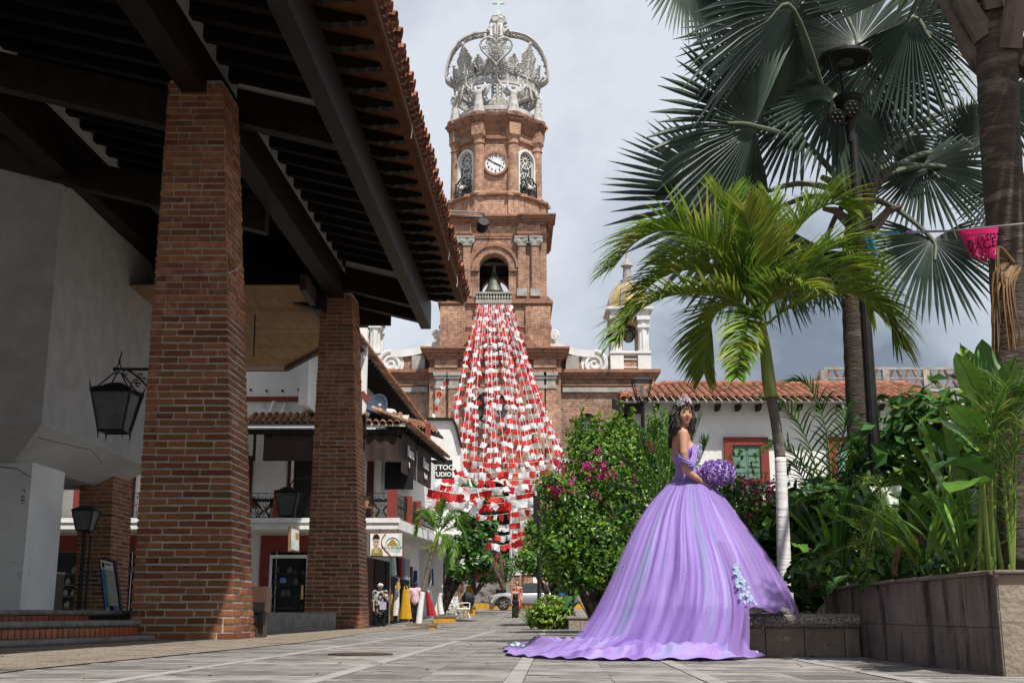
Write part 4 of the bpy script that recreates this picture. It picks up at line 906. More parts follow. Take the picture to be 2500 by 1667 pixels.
b = MB(); b.lathe([(.22,zg+.4),(.2,zg+.5),(.17,at(1200,1240,77.6).z),(.22,at(1200,1240,77.6).z+.15)], (xg,77.6,0), 12); b.build('white_post', X['cwhite2'], gp)
kb = thing('yellow_kerb', 'yellow painted kerb in front of the church stairs', 'kerb', (-1,77.3,.6))
b = MB(); b.bb(at(1083,1480,77).x, 4.5, 76.9, 77.5, .4, 1.02); b.build('kerb_block', X['yellow'], kb)
b = MB(); b.bb(at(1083,1480,77).x, 4.5, 77.501, 78.59, .4, 1.0); b.build('kerb_floor', X['step'], kb)

# ================================================================== white house with balcony on the left of the street
X['shop_in'] = mat('dim_shop_interior', (.035,.045,.045), (.02,.025,.025), scale=1.5, rough=.8)
X['shop_glass'] = glass_mat('shop_glass', (.02,.03,.03), .22)
X['blind'] = mat('brown_canvas_blind', (.060,.042,.038), (.045,.032,.03), scale=2, rough=.9, bump=.3, bscale=3, spec=.1)
X['maroon'] = mat('maroon_paint', (.085,.022,.018), (.06,.017,.014), scale=2, rough=.7)
X['jewel'] = mat('white_necklace_bust', (.75,.74,.70), (.6,.58,.55), scale=6, rough=.5)
X['silver'] = mat('silver_jewellery', (.7,.7,.7), (.5,.5,.5), scale=9, rough=.25, metal=.9)
X['chairwood'] = mat('light_chair_wood', (.40,.24,.12), (.28,.16,.08), scale=8, rough=.6)
hs = thing('balcony_house', 'white two-storey house with iron balcony, brown blinds and jewellery shop', 'house', (-9,44,0))
YB_, YF_ = 43.5, 45.3
XR = at(973,1280,YB_).x                       # right corner of the balcony
zsl0, zsl1 = at(900,1291,YB_).z, at(900,1266,YB_).z
zfl = .12
dS2 = V((sin(RAD(5.5)), cos(RAD(5.5)), 0))     # the house side runs slightly off the street line
def side(d, off=0): p = V((XR-off, YB_, 0)) + dS2*d; return p
UEND = 14
# balcony slab (front and side)
b = MB(); b.prism([V((-30,YB_,zsl0)), V((XR,YB_,zsl0)), side(UEND)+V((0,0,zsl0)), V((-30,YB_+UEND,zsl0))], (0,0,zsl1-zsl0)); part(b, 'balcony_slab', 'plaster', hs)
b = MB(); b.prism([V((-30,YB_-.05,zsl1-.14)), V((XR+.05,YB_-.05,zsl1-.14)), V((XR+.05,YB_-.002,zsl1-.14)), V((-30,YB_-.002,zsl1-.14))], (0,0,.17)); part(b, 'slab_edge', 'white_paint', hs)
# ground floor wall, front with shop openings
def bx(px, Y): return at(px, 1400, Y).x
zsh = at(700,1330,YF_).z; zg0 = zs(44)
opens = [(bx(59,YF_), bx(186,YF_)), (bx(290,YF_), bx(420,YF_)), (bx(655,YF_), bx(752,YF_)), (bx(752,YF_)+.6, bx(752,YF_)+1.6)]
edges = [-30] + [e for o_ in opens for e in o_] + [XR-1.6]
b = MB()
for i in range(0, len(edges), 2): b.bb(edges[i], edges[i+1], YF_, YF_+.3, zg0-.4, zsl0)
for o_ in opens: b.bb(o_[0], o_[1], YF_, YF_+.3, zsh-.25, zsl0)
part(b, 'ground_floor_wall', 'plaster', hs)
b = MB(); b.prism([side(1.8,1.6)+V((0,0,zg0-.4)), side(UEND,1.6)+V((0,0,zg0-.4)), side(UEND,1.9)+V((0,0,zg0-.4)), side(1.8,1.9)+V((0,0,zg0-.4))], (0,0,zsl0-zg0+.399)); part(b, 'side_wall', 'plaster', hs)
for k, (xa, xb_) in enumerate(opens):
    b = MB(); fw = .32
    b.bb(xa-fw, xa, YF_-.07, YF_-.002, zg0, zsh+.35); b.bb(xb_, xb_+fw*.8, YF_-.07, YF_-.002, zg0, zsh+.35); b.bb(xa, xb_, YF_-.07, YF_-.002, zsh-.25, zsh+.35); b.bb(xa, xb_, YF_-.05, YF_-.002, zg0, zg0+.18)
    sh = part(b, 'shop_front', 'red_paint', hs)
    b = MB(); b.bb(xa, xb_, YF_+1.5, YF_+1.55, zg0, zsh); b.bb(xa-.02, xa-.01, YF_+.3, YF_+1.5, zg0, zsh); b.bb(xb_+.01, xb_+.02, YF_+.3, YF_+1.5, zg0, zsh); b.bb(xa, xb_, YF_+.3, YF_+1.5, zsh, zsh+.02); b.build('shop_interior', X['shop_in'], sh)
    b = MB(); b.bb(xa, xb_, YF_+.1, YF_+.112, zg0+.18, zsh-.25); b.build('shop_pane', X['shop_glass'], sh)
    for r in range(5):
        z = zg0+.25+r*.42
        if z > zsh-.5: break
        b = MB(); b.bb(xa+.08, xb_-.08, YF_+.25, YF_+.6, z, z+.02); b.build('glass_shelf', X['silver'], sh)
        for q in range(int((xb_-xa)/.26)):
            x = xa+.2+q*.26+random.uniform(-.04,.04)
            if random.random() < .25: continue
            b = MB()
            if random.random() < .6: b.lathe([(.05,0),(.09,.05),(.10,.1),(.05,.2),(.02,.24)], (x, YF_+.35, z+.03), 8, sy=.45, M=M4.Rotation(random.uniform(-.3,.3),3,'Y')); b.build('necklace_bust', X['jewel'], sh)
            else: b.box((x,YF_+.35,z+.06), (.12,.1,.07), random.uniform(-.4,.4)); b.ball((x,YF_+.32,z+.12), .03, 6, 4); b.build('jewel_tray', X['silver'], sh)
# glass door between the columns
dx0, dx1 = bx(664,YF_-.1), bx(748,YF_-.1); zd = at(700,1362,YF_-.1).z
b = MB()
for xa, xb_, za, zb2 in ((dx0-.09,dx0,zg0,zd),(dx1,dx1+.09,zg0,zd),(dx0-.09,dx1+.09,zd,zd+.12),(dx0,dx1,zg0,zg0+.12)): b.bb(xa, xb_, YF_-.16, YF_-.075, za, zb2)
dr_ = part(b, 'shop_door', 'white_paint', hs)
b = MB(); b.bb(dx0, dx1, YF_-.13, YF_-.12, zg0+.12, zd); b.build('door_pane', X['shop_glass'], dr_)
b = MB(); xk, zk = bx(692,YF_-.15), at(692,1416,YF_-.15).z; b.bb(xk-.11, xk-.002, YF_-.145, YF_-.135, zk-.09, zk+.09); b.bb(xk+.002, xk+.11, YF_-.145, YF_-.135, zk-.09, zk+.09); b.build('door_sticker', mat('blue_sticker', (.03,.12,.5), (.35,.5,.75), scale=3, rough=.4), dr_)
b = MB(); b.bb(dx1-.16, dx1-.08, YF_-.2, YF_-.135, zg0+1.0, zg0+1.5); b.build('door_handle', X['dome'], dr_)
# upper floor: back wall behind the balcony
YU = YB_+2.1; zr = at(700,1042,YB_).z         # eave of the lean-to roof
zup = zr+3.2
b = MB(); b.bb(-30, XR-.9, YU, YU+.3, zsl1, zr+.3); part(b, 'balcony_wall', 'plaster', hs)
b = MB(); b.prism([side(2.2,.95)+V((0,0,zsl1)), side(UEND,.95)+V((0,0,zsl1)), side(UEND,1.2)+V((0,0,zsl1)), side(2.2,1.2)+V((0,0,zsl1))], (0,0,zr+.3-zsl1)); part(b, 'balcony_wall', 'plaster', hs)
for (pa, pb, m) in ((110,128,'maroon'),(128,148,'chairwood'),(602,615,'maroon'),(701,716,'maroon'),(716,762,'dark_in'),(895,912,'maroon'),(300,330,'maroon')):
    xa, xb_ = at(pa,1200,YU).x, at(pb,1200,YU).x
    b = MB(); b.bb(xa, xb_, YU-.06, YU-.002, zsl1, zsl1+2.55); part(b, 'balcony_door' if m == 'dark_in' else 'door_curtain', m, hs)
xa, xb_ = at(718,1150,YU).x, at(764,1150,YU).x; b = MB(); b.bb(xa-.1, xa, YU-.1, YU-.063, zsl1, zsl1+2.6); b.bb(xa-.1, xb_+.1, YU-.1, YU-.063, zsl1+2.6, zsl1+2.7); part(b, 'door_frame', 'white_paint', hs)
b = MB(); b.bb(at(941,1180,YU).x, at(1010,1180,YU).x, YU-.3, YU-.2, at(940,1196,YU).z, at(940,1130,YU).z); part(b, 'wall_screen', 'black', hs)
# red posts and ironwork railing
zrl = at(700,1203,YB_).z
rail_paths = [(V((-13,YB_+.12,0)), V((XR-.12,YB_+.12,0))), (side(.25,.12), side(UEND,.12))]
posts = [at(p_,1230,YB_+.12) for p_ in (192,680,957)]
for p in posts: b = MB(); b.bb(p.x-.17, p.x+.17, YB_+.0, YB_+.26, zsl1, zrl+.12); part(b, 'balcony_post', 'red_paint', hs)
sposts = [side(d_, .14) for d_ in (2.6,4.6)]
for p in sposts: b = MB(); b.bb(p.x-.15, p.x+.15, p.y-.13, p.y+.13, zsl1, zrl+.12); part(b, 'balcony_post', 'red_paint', hs)
def scroll_panel(a, c):
    d = (c-a); L_ = d.length; d = d/L_; u = V((0,0,1)); z0, z1 = zsl1+.06, zrl; b = MB()
    for z in (z0, z1): b.tube([a+u*z, c+u*z], .018, 4)
    n = max(1, round(L_/.28)); w = L_/n
    for i in range(n):
        o = a + d*(w*(i+.5))
        b.tube([a+d*(w*i)+u*z0, a+d*(w*i)+u*z1], .012, 4)
        for zc, s in ((z0+.13,1),(z1-.13,-1)):
            for e in (-1,1): b.tube([o + d*(e*(.075-.06*q/10)*cos(q*.6)+e*.065) + u*(zc+s*(.075-.06*q/10)*sin(q*.6)) for q in range(11)], .010, 4)
        b.tube([o + d*(.055*cos(q*pi/5)) + u*((z0+z1)/2+.055*sin(q*pi/5)) for q in range(10)], .010, 4, closed=True)
        for e in (-1,1): b.tube([o + d*(e*w*.28)+u*(z0+.2), o + d*(e*w*.28)+u*(z1-.2)], .009, 4)
    b.build('iron_railing', X['iron'], hs, uv=False)
xs_ = [-12.6] + [p.x for p in posts]
for i in range(len(xs_)-1): scroll_panel(V((xs_[i]+.2,YB_+.12,0)), V((xs_[i+1]-.2,YB_+.12,0)))
ds = [.3,2.45,4.45,9]
for i in range(3): scroll_panel(side(ds[i]+.15,.14), side(ds[i+1],.14))
# lean-to roof above the balcony
def tile_field(root, p0, du, dv, nu, nv, me, part_name='roof_tile', lim=300, jit=.015, pitch=.26, run=.36, keep=None):
    # p0: lower left corner, du: unit vector along the eave, dv: unit vector up the slope
    nrm = du.cross(dv).normalized(); cnt = 0; rest = []
    R = M4((du, dv, nrm)).transposed(); 
    for j in range(nv):
        for i in range(nu):
            p = p0 + du*(i*pitch) + dv*(j*run) + nrm*(.10 + .012*random.random())
            if keep and not keep(p): continue
            e = R.to_euler(); 
            if cnt < lim: inst(part_name, me, p, (e.x, e.y, e.z+random.uniform(-.03,.03)), (1,1,1), root); cnt += 1
            else: rest.append((p, R))
    if rest:
        vs0 = [v.co.copy() for v in me.vertices]; fs0 = [tuple(p.vertices) for p in me.polygons]; b = MB()
        for p, R_ in rest: b.add([R_ @ v + p for v in vs0], fs0)
        b.build('roof_tiles', me.materials[0], root, uv=False, kind='stuff')
ctile = barrel(.118, .10, .42, n=6, m='tile_old', name='roof_tile')
sl_ = RAD(22); lt = thing('lean_to_roof', 'old clay tile lean-to roof over the white house balcony', 'roof', (-8,YB_,zr))
dv = V((0, cos(sl_), sin(sl_)))
b = MB(); b.prism([V((-30,YB_-.25,zr-.02)), V((XR+.2,YB_-.25,zr-.02)), V((XR+.2,YB_-.25,zr-.02))+dv*1.6, V((-30,YB_-.25,zr-.02))+dv*1.6], (0,0,.07)); b.build('roof_deck', X['mortar'], lt)
tile_field(lt, at(604,1042,YB_-.3)+V((0,0,.03)), V((1,0,0)), dv, int((XR+.3-at(604,1042,YB_-.3).x)/.26), 4, ctile, lim=140)
b = MB(); b.bb(-30, XR+.1, YB_-.1, YB_+.02, zr-.28, zr-.1); b.build('eave_beam', X['wood_end'], lt)
b = MB(); zt4 = (YB_-.25+cos(sl_)*1.6)
# side slope of the lean-to along the street
sdv = (V((-1,0,0))*cos(sl_) + V((0,0,1))*sin(sl_))
p0s = side(-.2,-.25)+V((0,0,zr-.02)); p1s = side(10.2,-.25)+V((0,0,zr-.02))
b = MB(); b.prism([p0s, p1s, p1s+sdv*1.6, p0s+sdv*1.6], (0,0,.07)); b.build('roof_deck', X['wood_end'], lt)
tile_field(lt, p0s+V((.05,0,.03)), dS2, sdv, 40, 4, ctile, lim=150)
for k in range(14): b = MB(); p = side(.2+k*.72,-.2)+V((0,0,zr-.09)); b.beam(p, p+sdv*1.5, .1, .12); b.build('rafter', X['wood_end'], lt)
# canvas blinds
blinds = [(-9.4, at(618,1090,YB_).x), (at(643,1090,YB_).x, at(765,1090,YB_).x), (at(891,1090,YB_).x, at(971,1090,YB_).x)]
zb1, zb0_ = at(700,1054,YB_).z, at(700,1125,YB_).z
bl_lab = ['brown canvas blind over the balcony at the big brick column', 'brown canvas blind over the balcony between the brick columns', 'brown canvas blind over the balcony right of the second column']
for (xa, xb_), lb in zip(blinds, bl_lab):
    b = MB(); n = 18
    b.grid(lambda a, c: V((xa+(xb_-xa)*a, YB_+.0+.03*sin(a*17)+.02*sin(a*7+c*3), zb0_+(zb1-zb0_)*c)), n, 4); o = b.build('canvas_blind', X['blind'], smooth=True, label=lb, cat='blind', group='brown blinds of the balcony')
    o['kind'] = 'thing'
for (da, db, lb) in ((.35,3.6,'brown side blind with white lettering, near the balcony corner'),(3.75,7.2,'brown side blind with white lettering, farther along the street')):
    b = MB(); b.grid(lambda a, c: side(da+(db-da)*a, .02+.02*sin(a*9)) + V((0,0,zb0_-.35+(zb1+.1-zb0_+.35)*c)), 14, 4); o = b.build('canvas_blind', X['blind'], smooth=True, label=lb, cat='blind', group='brown blinds of the balcony'); o['kind'] = 'thing'
    p = side((da+db)/2, -.045) + V((0,0,(zb0_+zb1)/2)); Mx = M4.Translation(p) @ M4.Rotation(pi/2-RAD(5.5), 4, 'Z') @ FRONT
    text('lettering', 'Nanu', .62, Mx, X['white_paint'], o); text('lettering', 'Beach', .3, M4.Translation((0,0,-.5)) @ Mx, X['white_paint'], o)
# white upper wall with red bands, and the upper roof along the street
YW2 = YB_+1.6; b = MB(); xw = at(893,950,YW2).x
b.bb(-30, xw, YW2, YW2+.4, zr+.55, at(700,800,YW2).z); part(b, 'upper_wall', 'old_white', hs)
b = MB(); za, zb2 = at(700,980,YW2).z, at(700,969,YW2).z; b.bb(-30, xw, YW2-.12, YW2-.002, za, zb2); part(b, 'red_moulding', 'red_paint', hs)
vR = at(879,845,44.0)                       # eave of the long upper roof
ur = thing('upper_tile_roof', 'long tile roof with dark rafters above the white house, sloping along the street', 'roof', tuple(vR))
sd2 = V((sin(RAD(2.6)), cos(RAD(2.6)), 0)); e0 = vR - sd2*6; udv = V((-cos(RAD(24)),0,sin(RAD(24)))); UL = 33
b = MB(); b.prism([e0, e0+sd2*UL, e0+sd2*UL+udv*4.5, e0+udv*4.5], (0,0,.08)); b.build('roof_deck', X['wood_end'], ur)
for k in range(46): b = MB(); p = e0+sd2*(.3+k*.7)-V((0,0,.06)); b.beam(p, p+udv*3, .1, .14); b.build('rafter', X['wood_end'], ur)
tile_field(ur, e0+V((.1,0,.1)), sd2, udv, 126, 2, ctile, lim=250)
wl = V((e0.x-1.35, e0.y, 0)); b = MB(); za, zb2 = zr+.6, vR.z+.45
b.prism([wl+V((0,5.9,za)), wl+sd2*UL+V((0,0,za)), wl+sd2*UL+V((-.3,0,za)), wl+V((-.3,5.9,za))], (0,0,zb2-za)); part(b, 'street_wall', 'plaster', hs)
b = MB(); b.prism([wl+V((.02,4.2,za)), wl+V((.02,5.9,za)), wl+V((-.3,5.9,za)), wl+V((-.3,4.2,za))], (0,0,2.0)); part(b, 'street_wall', 'plaster', hs)
for d_ in (7.0, 9.4, 13):
    p = wl + sd2*d_ + V((.03,0,za+1.3)); b = MB(); b.beam(p, p+sd2*1.7, .06, 2.1); w_ = part(b, 'upper_window', 'sglass', hs)
    b = MB()
    for q in (0, .5, 1): b.beam(p+sd2*(1.7*q)+V((.04,0,-1.1)), p+sd2*(1.7*q)+V((.04,0,1.1)), .1, .12, up=(1,0,0))
    for z in (-1.08, 1.08): b.beam(p+V((.04,0,z)), p+sd2*1.7+V((.04,0,z)), .1, .1)
    b.build('frame', X['white_paint'], w_)
# white parapet with sloped red coping in front of the upper windows
b = MB(); pa, pb = at(884,960,44.6), at(930,1021,44.6); b.prism([pa, pb, V((pb.x,44.6,zr+.3)), V((pa.x,44.6,zr+.3))], (0,.3,0)); part(b, 'parapet', 'plaster', hs)
b = MB(); b.beam(pa+V((0,.15,.06)), pb+V((0,.15,.06)), .42, .14); part(b, 'parapet_coping', 'red_paint', hs)
# drain pipes lying on the lean-to
for (x0, y0, x1, y1, x2, y2) in ((669,980,656,1018,619,1036),(697,986,687,1016,665,1034),(668,1020,650,1030,646,1036)):
    b = MB(); b.tube([at(x0,y0,YW2-.05), at(x1,y1,YW2-.5), at(x2,y2,YB_-.1)], .07, 8); part(b, 'drain_pipe', 'white_paint', hs)
for q in range(7):
    b = MB(); p = at(612+q*39,952+random.uniform(-3,3),YW2-.01); b.lathe([(.05,0),(.05,.03)], p, 8, M=M4.Rotation(pi/2,3,'X')); part(b, 'scupper', 'black', hs)
# satellite dish
sdh = thing('satellite_dish', 'blue-grey satellite dish on the corner of the white house', 'satellite dish', at(928,1014,44.4))
c = at(924,996,44.4); R3 = M4.Rotation(RAD(-25),3,'Z') @ M4.Rotation(RAD(78),3,'X'); b = MB()
b.lathe([(.03,.0),(.2,.02),(.36,.07),(.45,.13),(.46,.13),(.45,.10),(.36,.035),(.2,-.02)], c, 20, sy=1.15, M=R3); b.build('dish', mat('blue_grey_dish', (.10,.14,.20), (.07,.10,.16), scale=3, rough=.5), sdh, smooth=True)
b = MB(); b.tube([c+V((.05,-.03,-.1)), c+V((.12,-.35,-.15)), c+V((.1,-.42,.02))], .02, 6); b.tube([c+V((0,.1,0)), c+V((.08,.1,-.5)), c+V((.05,.1,-.7))], .035, 6); b.box(c+V((.1,-.44,.05)), (.08,.12,.08)); b.build('arm', X['white_paint'], sdh)
wt = thing('roof_drum', 'white plastered drum beside the satellite dish', 'tank', at(944,1032,45)); b = MB(); b.lathe([(.36,0),(.36,.55),(.30,.6)], at(944,1032,45)-V((0,0,.1)), 18); b.build('drum', X['plaster'], wt)
# lower side roof of the next house and its white gable wall
nr_ = thing('next_house_roof', 'small old tile roof with red posts just beyond the balcony house', 'roof', at(1040,1040,57))
e0 = at(966,1006,54.0); e1 = at(1083,1072,57.0); e0.z = e1.z+.25; d3 = (e1-e0).normalized(); up3 = V((-.25,.93,.36)).normalized()
b = MB(); b.prism([e0, e1, e1+up3*2.4, e0+up3*2.4], (0,0,.08)); b.build('roof_deck', X['wood_end'], nr_)
tile_field(nr_, e0+V((0,0,.08)), d3, up3, int((e1-e0).length/.26), 5, ctile, lim=120)
for px_ in (1010, 1045): b = MB(); p = at(px_,1050,55.5); b.bb(p.x-.12, p.x+.12, p.y-.1, p.y+.1, zsl1+1, p.z+.3); b.build('post', X['red_paint'], nr_)
nh = thing('white_gable_house', 'plain white gable wall with dark sloping edge beyond the tile roofs', 'house', (at(1085,1100,66).x,66,.3))
g0 = [at(1040,1025,66), at(1104,1026,66), at(1112,1045,66), at(1124,1092,66), at(1124,1400,66), at(1000,1400,66), at(1000,1025,66)]
b = MB(); b.prism(g0, (0,9,0)); b.build('gable_wall', X['plaster'], nh)
b = MB()
for a, c in zip(g0[:3], g0[1:4]): b.beam(a+V((.05,.2,.05)), c+V((.05,.2,.05)), .9, .14)
b.build('gable_coping', X['wood_end'], nh)
# shop row on the left side of the street under trees
sr = thing('shop_row', 'row of white shop fronts with dark openings behind the clothes racks', 'house', (-4.5,58,0))
a, c = side(UEND+.02,.5), V((at(1082,1450,76).x, 76, 0)); b = MB(); b.prism([a+V((0,0,-.4)), c+V((0,0,-.4)), c+V((-3,0,-.4)), a+V((-3,0,-.4))], (0,0,6.0)); b.build('shop_wall', X['old_white'], sr)
d4 = (c-a).normalized()
for k in range(5):
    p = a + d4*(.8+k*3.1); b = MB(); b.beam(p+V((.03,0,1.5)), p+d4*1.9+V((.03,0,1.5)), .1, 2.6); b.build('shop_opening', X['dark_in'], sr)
b = MB(); b.prism([a+V((.0,0,3.3)), c+V((0,0,3.3)), c+V((.9,0,3.1)), a+V((.9,0,3.1))], (0,0,.15)); b.build('shop_canopy', X['plaster'], sr)
# ================================================================== right-hand side: planters, bench, white house, lamps
X['stoneblk'] = mat('tan_planter_stone', (.34,.275,.215), (.24,.19,.15), (.29,.235,.185), scale=4, rough=.9, bump=.8, bscale=22, rnd=.12, spots=((.07,.06,.05), 6, .63, (1,1,1)))
X['stonedark'] = mat('stained_shaded_planter_stone', (.25,.212,.182), (.175,.148,.128), scale=3, rough=.9, bump=.7, bscale=22, rnd=.12, spots=((.022,.018,.016), 2.6, .50, (1.6,1.6,.28)))  # black streaks are stains; the darker stone paints in the wall's shaded side
X['bench_cap'] = mat('pebbled_bench_top', (.48,.43,.38), (.16,.14,.12), (.30,.26,.23), scale=55, rough=.55, bump=1.0, bscale=55, detail=2, spec=.5, lo=.40, hi=.60)
X['cap'] = mat('stone_coping', (.25,.205,.17), (.15,.12,.10), scale=4, rough=.85, bump=.6, bscale=26, spots=((.05,.043,.04), 4, .58, (1,1,1)))
cor = gnd(2453,1651); jn = gnd(2105,1603); XC = cor.x
pl = thing('garden_planter', 'tall stained stone planter wall holding the tropical garden', 'planter', (cor.x, cor.y, 0))
zw_ = at(2438,1402,cor.y).z; zcap = at(2438,1390,cor.y).z
pts = [V((cor.x, cor.y, 0)), V((jn.x, jn.y, 0)), at(1935,1470,20.5)]; pts[2].z = 0
pts.append(V((pts[2].x+.6, 28.3, 0)))
b = MB()
for a, c in zip(pts, pts[1:]): b.prism([a+V((.03,0,-.1)), c+V((.03,0,-.1)), c+V((.5,0,-.1)), a+V((.5,0,-.1))], (0,0,zw_+.09))
b.bb(cor.x+.031, 14, cor.y+.03, cor.y+.5, -.1, zw_-.01); b.build('wall_core', X['mortar'], pl)
def face_blocks(a, c, z0, rows, nmat, wmin=.35, wmax=.62, th=.10, depth=.06, inward=None):
    d = (c-a); L_ = d.length; d = d/L_; nrm = V((d.y,-d.x,0)) if inward is None else inward
    z = z0
    for h in rows:
        x = random.uniform(-.2,0)
        while x < L_:
            w = random.uniform(wmin, wmax); xa, xb_ = max(x,0), min(x+w, L_)
            if xb_-xa > .04:
                b = MB(); p0_ = a+d*(xa+.0018)+V((0,0,z+.002)); p1_ = a+d*(xb_-.0018)+V((0,0,z+.002)); j = nrm*random.uniform(-.004,.006)
                b.hexa([p0_+j, p1_+j, p1_-nrm*depth, p0_-nrm*depth, p0_+j+V((0,0,h-.004)), p1_+j+V((0,0,h-.004)), p1_-nrm*depth+V((0,0,h-.004)), p0_-nrm*depth+V((0,0,h-.004))]); o = b.build('stone_block', X[nmat], pl); 
            x += w
        z += h
hr = zw_/2
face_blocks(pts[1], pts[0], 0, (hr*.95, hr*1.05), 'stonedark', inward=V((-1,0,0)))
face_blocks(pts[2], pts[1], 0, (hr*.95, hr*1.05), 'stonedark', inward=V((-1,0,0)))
face_blocks(V((cor.x+.005,cor.y,0)), V((cor.x+3,cor.y,0)), 0, (hr*1.05, hr*.95), 'stoneblk', inward=V((0,-1,0)))
for a, c in zip(pts, pts[1:]):
    b = MB(); b.tube([a+V((-.03,-.02,(zw_+zcap)/2)), c+V((-.03,.0,(zw_+zcap)/2))], (zcap-zw_)/2, 10); b.prism([a+V((-.03,0,zw_)), c+V((-.03,0,zw_)), c+V((.45,0,zw_)), a+V((.45,0,zw_))], (0,0,zcap-zw_)); b.build('coping', X['cap'], pl)
b = MB(); zz = (zw_+zcap)/2; b.tube([(cor.x-.02,cor.y-.03,zz),(cor.x+3,cor.y-.03,zz)], (zcap-zw_)/2-.002, 10); b.bb(cor.x+.02, cor.x+3, cor.y-.03, cor.y+.45, zw_+.002, zcap-.003); b.build('coping', X['cap'], pl)
b = MB(); b.prism([pts[0]+V((.4,.4,zw_-.03)), V((16,cor.y+.4,zw_-.03)), V((16,28.5,zw_-.03)), pts[3]+V((.4,0,zw_-.03)), pts[2]+V((.4,0,zw_-.03)), pts[1]+V((.4,0,zw_-.03))], (0,0,-.3)); b.build('soil', X['soil'], pl)
# low bench-edged planter with the white palm
yb = jn.y; bl = at(1560,1500,yb).x; br2 = jn.x-.01
bp = thing('bench_planter', 'low stone bench planter with pebbled rounded top behind the purple dress', 'bench', ((bl+br2)/2, yb, 0))
zct, zcb = H+.002, at(1900,1532,yb).z
b = MB(); b.bb(bl+.03, br2-.03, yb+.05, yb+1.9, 0, zcb); b.build('bench_core', X['mortar'], bp)
xs_ = [bl] + [at(p_,1560,yb).x for p_ in (1690,1780,1869,1964,2062)] + [br2]
for a, c in zip(xs_, xs_[1:]): b = MB(); b.bb(a+.004, c-.004, yb+.0, yb+.06, .004, zcb-.004); b.build('stone_block', X['stoneblk'], bp)
b = MB(); r_ = (zct-zcb)/2; b.tube([(bl-.03,yb+.0,zcb+r_),(br2,yb+.0,zcb+r_)], r_, 14); b.bb(bl-.03, br2, yb, yb+.34, zcb, zct); b.build('bench_top', X['bench_cap'], bp)
b = MB(); b.bb(bl+.1, br2-.1, yb+.33, yb+1.85, zcb-.02, zct-.05); b.build('soil', X['soil'], bp)
b = MB(); b.bb(bl, bl+.25, yb+.3, yb+1.9, 0, zct-.01); b.build('end_block', X['stoneblk'], bp)
# low stone planter at the far edge of the plaza, left of the dress
fp = thing('far_stone_planter', 'low stone planter at the far plaza edge holding the elephant-ear plant', 'planter', tuple(at(1430,1535,29.6)))
xa, xb_ = at(1388,1520,29.6).x, at(1560,1520,29.6).x; z1 = at(1400,1503,29.6).z
b = MB(); b.bb(xa, xb_, 29.6, 31, -.5, z1-.1); b.build('core', X['mortar'], fp)
n = 6
for k in range(n): b = MB(); b.bb(xa+(xb_-xa)*k/n+.006, xa+(xb_-xa)*(k+1)/n-.006, 29.56, 29.62, -.4, z1-.11); b.build('stone_block', X['stoneblk'], fp)
b = MB(); b.tube([(xa-.05,29.6,z1-.05),(xb_,29.6,z1-.05)], .05, 10); b.bb(xa-.05, xb_, 29.6, 30.9, z1-.1, z1); b.build('coping', X['cap'], fp)
# ---- white house with tile roof
YH = 40.0
wh = thing('white_tile_house', 'long white house with clay tile roof and red-framed green window', 'house', (8,YH,-.2))
ze = at(1900,992,YH).z; xl = at(1562,1000,YH).x
b = MB(); b.bb(xl, 22, YH, YH+8, -.6, ze+.19); b.build('wall', X['plaster'], wh)
wx0, wx1, wz0, wz1 = at(1768,1120,YH).x, at(1876,1120,YH).x, at(1800,1182,YH).z, at(1800,1068,YH).z
def frame4(b, x0, x1, z0, z1, w, ya, yb_): b.bb(x0,x0+w,ya,yb_,z0,z1); b.bb(x1-w,x1,ya,yb_,z0,z1); b.bb(x0+w,x1-w,ya,yb_,z1-w,z1); b.bb(x0+w,x1-w,ya,yb_,z0,z0+w*.6)
X['green'] = mat('faded_green_shutter', (.10,.20,.15), (.15,.27,.20), scale=5, rough=.7, spots=((.06,.10,.08), 6, .6, (1,1,.4)))
b = MB(); frame4(b, wx0, wx1, wz0, wz1, .27, YH-.14, YH-.002); wi = b.build('window', X['red_paint'], wh)
xm = (wx0+wx1)/2
for xa, xb_ in ((wx0+.27,xm-.01),(xm+.01,wx1-.27)):
    b = MB(); b.bb(xa, xb_, YH-.05, YH-.012, wz0+.16, wz1-.27); b.build('shutter', X['green'], wi)
    b = MB()
    for q in range(3): h = (wz1-wz0-.43)/3; b.bb(xa+.05, xb_-.05, YH-.075, YH-.051, wz0+.2+q*h, wz0+.16+(q+1)*h-.05)
    b.build('shutter_panel', X['green'], wi)
b = MB()
for q in range(9): x = wx0+.2+(wx1-wx0-.4)*q/8; b.tube([(x,YH-.32,wz0-.05),(x,YH-.32,wz0+.35)], .012, 4)
for z in (wz0-.05, wz0+.35): b.tube([(wx0+.1,YH-.32,z),(wx1-.1,YH-.32,z)], .016, 4)
for x in (wx0+.1, wx1-.1): b.tube([(x,YH-.32,wz0+.35),(x,YH-.01,wz0+.35)], .016, 4)
b.build('balconet', X['iron'], wi)
xw2 = at(2020,1090,YH).x; b = MB(); frame4(b, xw2, xw2+1.4, wz0, wz1, .27, YH-.14, YH-.002); wi2 = b.build('window', X['red_paint'], wh); b = MB(); b.bb(xw2+.27, xw2+1.13, YH-.05, YH-.012, wz0+.16, wz1-.27); b.build('shutter', X['green'], wi2)
